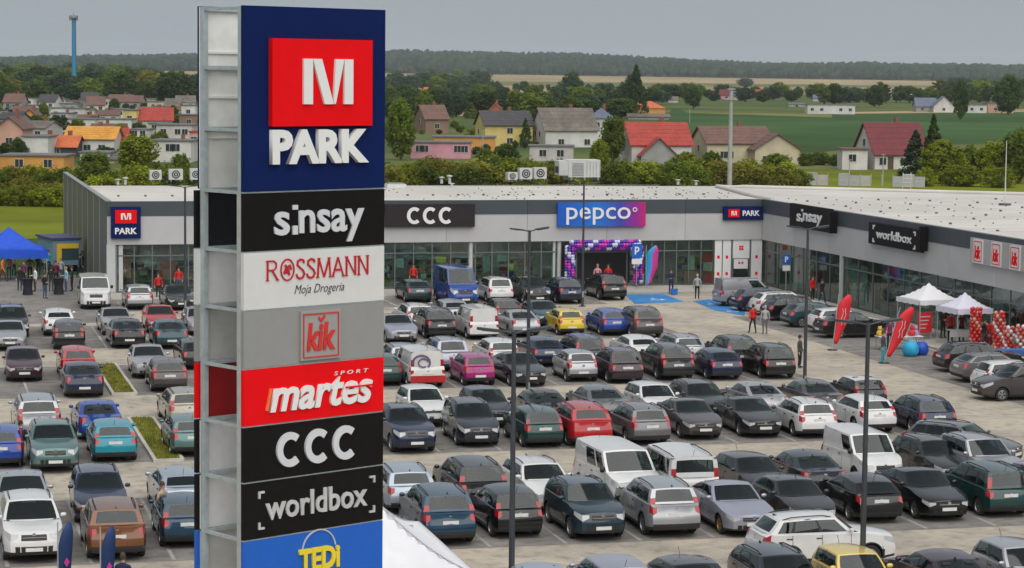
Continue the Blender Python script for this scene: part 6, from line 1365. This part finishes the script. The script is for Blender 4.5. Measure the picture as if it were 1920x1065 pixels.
# post signs
BS = mat('road_sign_blue', (.01, .12, .5), .4)
def post_sign(px, py, label, w=.5, h=.7, hp=2.6, plate=True, txt='P'):
    p = un(px, py); o = empty('parking_sign', (p.x, p.y, .006), ANG, label, 'sign'); b = MB(); b.tube([(0, 0, 0), (0, 0, hp)], .03, 8); b.build('post', GALV, o)
    b = MB(); b.box(-w / 2, w / 2, -.05, -.035, hp - h, hp); s_ = b.build('sign_plate', BS, o); letters(text_mesh(txt, w * .45, h * .55, .006, .02), s_, SW, (0, -.052, hp - h * .48))
    if plate: b = MB(); b.box(-w / 2, w / 2, -.05, -.035, hp - h - .42, hp - h - .05); b.build('lower_plate', WP, o)
post_sign(1193, 545, 'blue bay sign with white lower plate beside the balloon arch', .75, 1.0, 3.3, txt='p'); post_sign(1473, 556, 'blue disabled bay sign on a post before the wing', .55, .7, 2.9)
# red board and market tables by the wing
p = un(1733, 640); o = empty('advert_board', (p.x, p.y, .13), ANG + .25, 'red sloping advert board with white lines beside the white tent', 'board')
b = MB(); b.box(-.5, .5, -.03, .03, .35, 1.55); q = b.build('board', FRED, o)
for k in range(4): b = MB(); b.box(-.36, .36 - .1 * k, -.006, 0, -.035, .035); b.build('print_line', FWH, q, (0, -.032, 1.3 - .22 * k))
for sx in (-1, 1): b = MB(); b.box(-.03, .03, -.03, .03, 0, .36); b.build('leg', LEGM, o, (sx * .45, 0, 0))
TC = [mat('toy_' + a, c, .7, var=.2) for a, c in (('yellow', (.7, .45, .05)), ('pink', (.65, .25, .3)), ('cream', (.6, .5, .38)), ('orange', (.7, .2, .04)), ('white', (.65, .62, .6)), ('red', (.6, .03, .03)), ('lilac', (.4, .28, .5)))]
def table(px, py, w, d, lab, z=.13, cloth=None):
    p = un(px, py) if py > 100 else uvp(py, on_u(px, 620, py)[0]); o = empty('market_table', (p.x, p.y, z), ANG, lab, 'table'); b = MB(); b.box(-w / 2, w / 2, -d / 2, d / 2, .72, .75); b.build('table_top', cloth or WP, o)
    for sx in (-1, 1):
        for sy in (-1, 1): b = MB(); b.box(-.02, .02, -.02, .02, 0, .72); b.build('leg', LEGM, o, (sx * (w / 2 - .08), sy * (d / 2 - .08), 0))
    if cloth: b = MB(); b.box(-w / 2, w / 2, -d / 2 - .012, -d / 2 - .002, .35, .72); b.build('cloth_front', cloth, o)
    return o
t1 = table(1685, 655, 2.6, .9, 'market table heaped with plush toys beside the leaning flag', .006)
rp = random.Random(4)
def plush(p, m, s_, lab):
    o = empty('plush_toy', p, rp.random() * 6, lab, 'toy', 'plush toys on the market table'); b = MB(); b.lathe([(0, 0), (.16, .02), (.2, .15), (.13, .3), (0, .33)], 10); b.build('body', m, o, smooth=60); b = MB(); b.lathe([(0, 0), (.1, .04), (.13, .12), (.08, .22), (0, .24)], 10); b.build('head', m, o, (0, 0, .29), smooth=60)
    for sx in (-1, 1): b = MB(); b.lathe([(0, -.03), (.05, 0), (0, .05)], 8); b.build('ear', m, o, (sx * .09, 0, .52), smooth=60)
    o.scale = (s_,) * 3
names = ['yellow', 'pink', 'cream', 'orange', 'white', 'red', 'lilac']
for k in range(7):
    q = t1.location + RD * (-1.1 + .36 * k) + SD * (.15 * (-1) ** k); plush(Vector((q.x, q.y, .762)), TC[k], rp.uniform(.9, 1.3), f'{names[k]} plush toy on the market table')
def beanbag(px, py, m, lab, s_=1.):
    p = un(px, py); o = empty('beach_bag', (p.x, p.y, .006), 0, lab, 'bag'); b = MB(); b.lathe([(0, 0), (.34, .02), (.46, .25), (.44, .55), (.28, .78), (0, .84)], 14); b.build('bag_body', m, o, smooth=60); b = MB(); b.tube([(-.2, 0, .78), (-.12, 0, .98), (.12, 0, .98), (.2, 0, .78)], .02, 6); b.build('handle', m, o); o.scale = (s_,) * 3
beanbag(1707, 668, mat('bag_cyan', (.02, .35, .6), .5), 'round cyan bag in front of the toy table'); beanbag(1727, 666, mat('bag_blue', (.01, .06, .4), .5), 'blue bag right of the cyan one', .9)
t2 = table(1902, 43.6, 2.4, .8, 'table with blue cloth near the balloon columns at right', cloth=mat('cloth_blue', (.03, .14, .4), .7))
t3 = table(1795, 44.8, 1.2, .6, 'small white table under the pop-up tents', cloth=WP)
# balloons
BALR = mat('balloon_red', (.62, .02, .015), .25, var=.05, coat=.4); BALW = mat('balloon_white', (.68, .62, .6), .25, coat=.4); BALP = mat('balloon_peach', (.68, .28, .2), .25, coat=.4); BPU = mat('balloon_violet', (.05, .015, .3), .25, coat=.4); BMG = mat('balloon_magenta', (.55, .01, .35), .25, coat=.4); BLW = mat('balloon_pale', (.6, .6, .7), .25, coat=.4); BBL = mat('balloon_blue', (.015, .1, .5), .25, coat=.4)
_b = MB(); _b.lathe([(.0, -.13), (.02, -.12), (.07, -.08), (.115, .0), (.1, .07), (.055, .11), (0, .125)], 10); BAL = {}
for m in (BALR, BALW, BALP, BPU, BMG, BLW, BBL): me = _b.mesh('balloon', 60); me.materials.append(m); BAL[m.name] = me
def wpt(px, u, z=.13): return uvp(u, on_u(px, 620, u)[0], z)      # a spot on the wing pavement, u metres along
def balloon_column(px, py, h, mats, lab, nring=None):
    p = wpt(px, py); o = empty('balloon_column', (p.x, p.y, .13), 0, lab, 'balloons'); b = MB(); b.tube([(0, 0, 0), (0, 0, h)], .02, 6); b.build('stand', LEGM, o); b = MB(); b.lathe([(0, .04), (.22, .03), (.22, 0)], 10); b.build('foot', CBLK, o)
    n_ = int(h / .19)
    for i in range(n_):
        for k in range(5): a = 2 * pi * k / 5 + i * .6; r_ = .2 + .08 * rp.random(); q = place('balloon', BAL[mats[(k + i) % len(mats)].name], o, (r_ * cos(a), r_ * sin(a), .3 + i * .19)); q.rotation_euler = (rp.uniform(-.6, .6), rp.uniform(-.6, .6), a)
balloon_column(1829, 44.6, 2.2, [BALR, BALR, BALR, BALP], 'red balloon column right of the pop-up tents'); balloon_column(1873, 44.9, 2.1, [BALR, BALW, BALR, BALP, BALR], 'red and white balloon column before the wing'); balloon_column(1893, 44.4, 1.7, [BALP, BALW, BALR], 'short peach and white balloon column at right'); balloon_column(1916, 44.6, 1.8, [BALP, BALR, BALW], 'peach and red balloon column at the right edge'); balloon_column(1852, 45.4, 1.3, [BALR, BALP], 'short red balloon cluster between the columns')
# balloon arch round the entrance
ux0, ux1 = U(1060), U(1198); ao = empty('balloon_arch', uvp((ux0 + ux1) / 2, FV0 - .5, .13), ANG, 'violet, pink and white striped balloon arch around the shop entrance', 'balloon arch')
hw_ = (ux1 - ux0) / 2; path = []
zt = 2.95; st_ = .2
z = 0.2
while z < zt: path.append((-hw_ + .2, z)); z += st_
x = -hw_ + .3
while x < hw_ - .25: path.append((x, zt)); x += st_
z = zt
while z > .2: path.append((hw_ - .2, z)); z -= st_
seq = [BPU, BPU, BMG, BMG, BPU, BPU, BLW, BLW]
for i, (x, z) in enumerate(path):
    for k in range(6):
        a = 2 * pi * k / 6; r_ = .25; col_ = seq[int((k / 6 + i * .115) * 8) % 8]
        horiz = abs(z - zt) < .01
        dx, dy, dz = (0, r_ * cos(a), r_ * sin(a)) if horiz else (r_ * cos(a), r_ * sin(a), 0)
        place('balloon', BAL[col_.name], ao, (x + dx, dy, z + dz), rp.random() * 6).scale = (1.35,) * 3
b = MB(); b.tube([(-hw_ + .2, 0, 0), (-hw_ + .2, 0, zt)], .03, 6); b.tube([(hw_ - .2, 0, 0), (hw_ - .2, 0, zt)], .03, 6); b.tube([(-hw_ + .2, 0, zt), (hw_ - .2, 0, zt)], .03, 6); b.build('frame', LEGM, ao)
mbx('entrance_shade_sheet', mat('entrance_shade_black', (.02, .02, .022), .7), ux0 - .0, ux1, FV0 + 2.2, FV0 + 2.3, .14, ZG - .02); mbx('door_frame', MULL, ux0 + .8, ux0 + .9, FV0 + .14, FV0 + .22, .14, ZG - .01); mbx('door_frame', MULL, ux1 - .9, ux1 - .8, FV0 + .14, FV0 + .22, .14, ZG - .01); mbx('door_frame', MULL, ux0 + .9, ux1 - .9, FV0 + .14, FV0 + .22, 2.5, 2.62)  # near-black sheet behind the arch, painted as the shade of the shop interior
# blue truck stall with yellow frame, black bar tables
p = un(118, 508); o = empty('show_truck', (p.x, p.y, .006), ANG + .2, 'pale blue show truck with yellow frame behind the crowd', 'truck')
PB_ = mat('truck_pale_blue', (.16, .26, .34), .5, var=.1); YL = mat('truck_yellow', (.75, .48, .02), .5); 
b = MB(); b.box(-1.0, 1.1, -.9, 3.5, .5, 2.4); b.build('body', PB_, o); b = MB(); b.box(-1.15, 1.2, -1.0, 3.6, 2.4, 2.55); b.build('roof', mat('truck_roof', (.05, .05, .12), .5), o)
b = MB(); b.box(-.7, -.35, -.06, 0, .5, 2.1); b.box(-.345, .95, -.062, 0, 1.75, 2.1); b.build('yellow_frame', YL, o, (0, -.905, 0)); b = MB(); b.box(-.3, .95, -.03, 0, .9, 1.72); b.build('serving_hatch', mat('truck_hatch', (.04, .07, .08), .3), o, (0, -.905, 0))
for x, y in ((-.85, 0), (.95, 0), (-.85, 2.6), (.95, 2.6)): b = MB(); b.lathe([(0, -.12), (.38, -.12), (.4, -.08), (.4, .08), (.38, .12), (0, .12)], 16, 0, 'x'); b.build('wheel', CTYRE, o, (x, y, .4), smooth=40)
BKC = mat('black_cloth', (.012, .012, .018), .8, var=.2)
for px, py, lab in ((52, 553, 'black-draped bar table in the crowd, left one'), (110, 552, 'black-draped bar table in the crowd, right one')):
    p = un(px, py); o = empty('bar_table', (p.x, p.y, .006), 0, lab, 'table', 'black bar tables'); b = MB(); b.lathe([(.36, 0), (.3, .5), (.36, 1.06), (.38, 1.08)], 14); b.build('drape', BKC, o, smooth=60); b = MB(); b.lathe([(0, 1.1), (.38, 1.1), (.38, 1.082)], 14); b.build('table_top', BKC, o)
# ------------------------------------------------------------------ people
SKIN = mat('skin', (.5, .30, .22), .6, var=.06); HAIRM = [mat('hair_' + a, c, .7, var=.25, scale=30) for a, c in (('dark', (.02, .014, .01)), ('brown', (.06, .035, .02)), ('fair', (.3, .2, .1)), ('grey', (.35, .34, .33)))]
SHOE = mat('shoe_dark', (.02, .02, .02), .6)
def person_mesh(pose):
    """one continuous skinned figure about 1.74 m tall, facing -y"""
    J = {'pel': (0, 0, .95), 'wst': (0, .01, 1.1), 'cho': (0, .0, 1.3), 'nck': (0, .01, 1.47), 'nk2': (0, .0, 1.54), 'hd1': (0, -.01, 1.61), 'hd2': (0, -.005, 1.69)}
    R_ = {'pel': (.15, .105), 'wst': (.135, .095), 'cho': (.165, .11), 'nck': (.07, .06), 'nk2': (.052, .055), 'hd1': (.075, .092), 'hd2': (.07, .085)}
    E_ = [('pel', 'wst'), ('wst', 'cho'), ('cho', 'nck'), ('nck', 'nk2'), ('nk2', 'hd1'), ('hd1', 'hd2')]
    st = {'stand': (.0, .0, .05, .05), 'walk': (.24, -.22, -.18, .2), 'carry': (.04, -.02, .0, .0), 'talk': (.02, .0, .0, .0), 'phone': (.0, .03, 0, 0)}[pose]
    for s, sg, leg, arm in (('l', 1, st[0], st[2]), ('r', -1, st[1], st[3])):
        hx = .10 * sg
        J[s + 'hip'] = (hx, 0, .88); J[s + 'kne'] = (hx * 1.05, -leg * .55 - .02, .49); J[s + 'ank'] = (hx * 1.1, -leg + .03, .09); J[s + 'toe'] = (hx * 1.3, -leg - .15, .035)
        R_[s + 'hip'] = (.098, .095); R_[s + 'kne'] = (.062, .062); R_[s + 'ank'] = (.045, .045); R_[s + 'toe'] = (.045, .032)
        E_ += [('pel', s + 'hip'), (s + 'hip', s + 'kne'), (s + 'kne', s + 'ank'), (s + 'ank', s + 'toe')]
        J[s + 'sho'] = (.20 * sg, .01, 1.40); R_[s + 'sho'] = (.062, .062); E_ += [('cho', s + 'sho')]
        bent = (pose == 'carry') or (pose in ('talk', 'phone') and s == 'r')
        up = pose == 'phone' and s == 'r'
        J[s + 'elb'] = (.255 * sg, -arm * .5 + .03, 1.12); R_[s + 'elb'] = (.046, .046)
        J[s + 'wri'] = (.27 * sg, -arm - .02, .87) if not bent else ((.15 * sg, -.26, 1.13) if not up else (.13 * sg, -.15, 1.42)); R_[s + 'wri'] = (.033, .03)
        w = Vector(J[s + 'wri']); d = (w - Vector(J[s + 'elb'])).normalized(); h = w + d * .085; J[s + 'plm'] = tuple(h); R_[s + 'plm'] = (.037, .022); E_ += [(s + 'sho', s + 'elb'), (s + 'elb', s + 'wri'), (s + 'wri', s + 'plm')]
        sd = d.cross(Vector((1, 0, 0))); sd = sd.normalized() if sd.length > .1 else Vector((0, 1, 0))
        for i, (o_, l_) in enumerate(((-.026, .07), (-.009, .085), (.009, .08), (.026, .062))):
            J[s + 'f%d' % i] = tuple(h + sd * o_ + d * l_ + Vector((-.02 * sg, 0, 0))); R_[s + 'f%d' % i] = (.009, .009); E_.append((s + 'plm', s + 'f%d' % i))
        J[s + 'th'] = tuple(w + d * .05 - sd * .055 + Vector((-.01 * sg, 0, 0))); R_[s + 'th'] = (.01, .01); E_.append((s + 'wri', s + 'th'))
    ks = list(J); me = bpy.data.meshes.new('person_' + pose); me.from_pydata([J[k] for k in ks], [(ks.index(a), ks.index(b)) for a, b in E_], [])
    ob = bpy.data.objects.new('person_tmp', me); COL.objects.link(ob); ob.modifiers.new('skin', 'SKIN'); ss = ob.modifiers.new('sub', 'SUBSURF'); ss.levels = 1; ss.render_levels = 1
    if not me.skin_vertices: me.skin_vertices.new() if hasattr(me.skin_vertices, 'new') else None
    for i, k in enumerate(ks): me.skin_vertices[0].data[i].radius = R_[k]; me.skin_vertices[0].data[i].use_root = (k == 'pel')
    bpy.context.view_layer.update()
    out = bpy.data.meshes.new_from_object(ob.evaluated_get(bpy.context.evaluated_depsgraph_get())); bpy.data.objects.remove(ob); bpy.data.meshes.remove(me)
    out.materials.clear()
    for m in (SKIN, None, None, SHOE): out.materials.append(m)
    wr = [Vector(J['lwri']), Vector(J['rwri'])]; hd = [Vector(J['lplm']), Vector(J['rplm'])]; el = [Vector(J['lelb']), Vector(J['relb'])]
    for p in out.polygons:
        c = p.center; m = 1
        if c.z > 1.5: m = 0
        elif min((c - h).length for h in hd) < .1 or min((c - w).length for w in wr) < .035: m = 0
        elif c.z < .075 : m = 3
        elif c.z < .95 and abs(c.x) < .205 and min((c - e).length for e in el) > .12: m = 2
        p.material_index = m; p.use_smooth = True
    return out
PM = {k: person_mesh(k) for k in ('stand', 'walk', 'carry', 'talk', 'phone')}
_h = MB(); _h.lathe([(0, .115), (.05, .108), (.085, .07), (.1, .01), (.095, -.05), (.08, -.09)], 12); hme = _h.mesh('hair', 60)
for v in hme.vertices: v.co.x *= .86; v.co.z += .03 * (v.co.y < 0) * max(0, -v.co.y * 8) * (v.co.z < .03); v.co.y += .015
hme.materials.append(None)
_f = MB(); _f.add([(-.012, 0, 0), (.012, 0, 0), (.014, -.025, -.03), (-.014, -.025, -.03), (0, .0, -.045)], [(0, 1, 2, 3), (3, 2, 4), (0, 3, 4), (1, 4, 2)]); nme = _f.mesh('nose', 60); nme.materials.append(SKIN)
EYE = mat('eye_dark', (.03, .02, .02), .3); MOU = mat('mouth', (.35, .1, .09), .5)
_e = MB(); _e.lathe([(0, -.006), (.012, 0), (0, .006)], 6, 0, 'y'); eme = _e.mesh('eye'); eme.materials.append(EYE); _m = MB(); _m.box(-.022, .022, -.004, .004, -.005, .005); mme = _m.mesh('mouth'); mme.materials.append(MOU); _q = MB(); _q.lathe([(0, -.012), (.022, 0), (0, .012)], 8, 0, 'x'); ame = _q.mesh('ear', 60); ame.materials.append(SKIN)
CLO = {}
def cl(n_, c): CLO[n_] = mat('cloth_' + n_, c, .85, var=.12, scale=6); return CLO[n_]
for n_, c in dict(black=(.012, .012, .014), navy=(.015, .022, .06), jeans=(.05, .085, .16), grey=(.13, .13, .14), pale=(.36, .36, .36), red=(.55, .015, .012), lightblue=(.3, .45, .58), maroon=(.13, .015, .03), orange=(.6, .16, .03), white=(.68, .67, .66), olive=(.08, .09, .04), pink=(.6, .25, .28), teal=(.03, .3, .38), charcoal=(.05, .05, .055), plum=(.16, .03, .09), beige=(.42, .33, .22)).items(): cl(n_, c)
def person(px, py, pose, top, leg, hair, face, label, z=.006, h=1.72, grp=None, pos=None):
    p = pos if pos is not None else un(px, py, z); o = empty('person', (p.x, p.y, z), radians(face), label, 'person', grp); s_ = h / 1.77
    b = place('body', PM[pose], o); b.scale = (s_,) * 3
    for i, c in ((1, top), (2, leg)): b.material_slots[i].link = 'OBJECT'; b.material_slots[i].material = CLO[c]
    hr = place('hair', hme, o, (0, .0, 1.675 * s_)); hr.scale = (s_,) * 3; hr.material_slots[0].link = 'OBJECT'; hr.material_slots[0].material = HAIRM[hair]
    place('nose', nme, o, (0, -.1 * s_, 1.65 * s_)); place('mouth', mme, o, (0, -.098 * s_, 1.585 * s_))
    for sx in (-1, 1): place('eye', eme, o, (.032 * sx * s_, -.092 * s_, 1.655 * s_)); place('ear', ame, o, (.078 * sx * s_, .0, 1.63 * s_))
    return o
CR = 'crowd by the blue party tent'
for a in [(37, 545, 'stand', 'black', 'navy', 0, 30, 'person in black facing the left bar table'), (84, 560, 'talk', 'black', 'jeans', 0, 60, 'person in black top and jeans before the bar tables'), (66, 547, 'talk', 'white', 'charcoal', 1, -60, 'person in white top behind the left bar table'), (96, 547, 'stand', 'black', 'charcoal', 0, 180, 'person in black between the two bar tables'), (124, 547, 'talk', 'lightblue', 'jeans', 2, -60, 'person in light blue shirt at the right bar table'), (135, 546, 'stand', 'navy', 'black', 1, -90, 'person in navy beside the white van'), (17, 523, 'stand', 'pink', 'jeans', 2, 0, 'person in pink under the blue tent'), (26, 518, 'stand', 'beige', 'navy', 1, 160, 'person in beige under the blue tent'), (5, 528, 'walk', 'orange', 'maroon', 1, 80, 'person in orange at the left edge'), (56, 524, 'stand', 'grey', 'black', 3, 10, 'grey-haired person in grey at the tent edge'), (72, 522, 'stand', 'olive', 'jeans', 1, 20, 'person in olive at the tent corner'), (91, 512, 'stand', 'teal', 'navy', 0, 0, 'person in teal behind the crowd'), (150, 520, 'walk', 'navy', 'navy', 0, 90, 'person in navy walking along the side wall'), (158, 503, 'stand', 'grey', 'navy', 1, 0, 'person in grey by the side wall behind the van'), (147, 506, 'stand', 'pale', 'beige', 2, 0, 'person in pale clothes by the side wall'), (45, 534, 'stand', 'plum', 'black', 1, -30, 'person in plum top beside the left bar table'), (105, 535, 'stand', 'maroon', 'black', 0, 20, 'person in maroon behind the right bar table'), (114, 528, 'phone', 'pale', 'jeans', 2, 0, 'person in pale top on the phone before the truck')]:
    person(*a, grp=CR)
for a, kw in [((297, 560, 'stand', 'red', 'black', 1, 20, 'person in red top between the parked cars at the left shop'), {}), ((1258, 551, 'carry', 'navy', 'navy', 1, 15, 'person in navy near the blue bay carrying a bag'), {}), ((1307, 561, 'stand', 'pale', 'black', 3, 170, 'person in pale jacket and black trousers before the entrance'), {}), ((1411, 625, 'walk', 'red', 'black', 0, 200, 'person in red coat walking in the aisle'), {}), ((1434, 627, 'stand', 'pale', 'grey', 3, 190, 'grey-haired person in pale top beside the red coat'), {}), ((1499, 690, 'stand', 'charcoal', 'black', 0, 60, 'person in dark clothes behind the lamp post by the black car'), {}), ((1655, 681, 'stand', 'charcoal', 'teal', 1, 60, 'person in dark top and teal trousers at the toy table'), {}), ((1668, 655, 'stand', 'plum', 'black', 0, 0, 'person in plum behind the toy table'), dict(z=.13)), ((1782, 44.6, 'stand', 'red', 'black', 1, 0, 'person in red under the pop-up tents'), dict(z=.13)), ((1768, 44.9, 'carry', 'black', 'black', 0, 30, 'person in black under the left pop-up tent'), dict(z=.13)), ((1803, 45.2, 'stand', 'maroon', 'black', 0, 0, 'person in maroon under the right pop-up tent'), dict(z=.13)), ((1846, 45.0, 'walk', 'black', 'charcoal', 0, 90, 'person in black between the red balloon columns'), dict(z=.13)), ((1862, 45.4, 'stand', 'red', 'maroon', 1, 0, 'person in red beside the tall balloon column'), dict(z=.13)), ((1884, 45.5, 'stand', 'white', 'jeans', 2, 0, 'person in white behind the peach balloons'), dict(z=.13)), ((980, 566, 'talk', 'white', 'black', 1, 20, 'person in white and black before the black SUV'), {}), ((40, 872, 'stand', 'plum', 'charcoal', 0, 100, 'person in dark clothes beside the blue car at left'), {}), ((305, 1000, 'stand', 'beige', 'charcoal', 1, 60, 'person beside the petrol blue hatchback at left'), {}), ((231, 1150, 'stand', 'navy', 'black', 1, 170, 'person in navy at the bottom edge, only head and shoulders visible'), {}), ((1120, 541, 'stand', 'pink', 'charcoal', 2, 0, 'person in pink inside the balloon arch'), dict(z=.13)), ((1140, 541, 'stand', 'red', 'charcoal', 1, 0, 'person in red inside the balloon arch'), dict(z=.13)), ((1522, 45.6, 'stand', 'red', 'black', 1, 40, 'person in red at the wing shop door'), dict(z=.13)), ((1540, 45.3, 'walk', 'black', 'navy', 0, 40, 'person in black at the wing shop door'), dict(z=.13)), ((335, 548, 'stand', 'red', 'jeans', 0, 0, 'person in red near the pylon at the left shop'), dict(z=.13)), ((775, 541, 'stand', 'red', 'black', 1, 0, 'person in red behind the dark teal hatchback'), dict(z=.13))]:
    if a[1] < 100: kw = dict(kw, pos=wpt(a[0], a[1]))
    person(*a, **kw)
p = un(1264, 553, .0); o = empty('shopping_bag', (p.x, p.y, .006), .3, 'blue shopping bag beside the person in navy', 'bag'); b = MB(); b.add([(-.2, -.1, 0), (.2, -.1, 0), (.2, .1, 0), (-.2, .1, 0), (-.24, -.12, .42), (.24, -.12, .42), (.24, .12, .42), (-.24, .12, .42)], [(0, 3, 2, 1), (0, 1, 5, 4), (1, 2, 6, 5), (2, 3, 7, 6), (3, 0, 4, 7)]); b.build('bag_body', mat('bag_shop_blue', (.02, .14, .5), .6), o); b = MB(); b.tube([(-.12, -.12, .42), (-.1, -.12, .6), (.1, -.12, .6), (.12, -.12, .42)], .012, 5); b.build('handle', BKC, o)
# ------------------------------------------------------------------ haze
hz = MB(); hz.box(-6200, 6200, -700, 9200, -1.5, 110); m = bpy.data.materials.new('haze_air'); m.use_nodes = True; n = m.node_tree.nodes; n.remove(n['Principled BSDF']); pv = n.new('ShaderNodeVolumePrincipled')
pv.inputs['Color'].default_value = (.86, .93, 1.0, 1); pv.inputs['Density'].default_value = 5.0e-5; pv.inputs['Anisotropy'].default_value = .1; m.node_tree.links.new(pv.outputs[0], n['Material Output'].inputs['Volume'])
o = hz.build('haze', m); o['kind'] = 'stuff'; o['label'] = 'thin pale haze in the air over the plain'; o['category'] = 'haze'
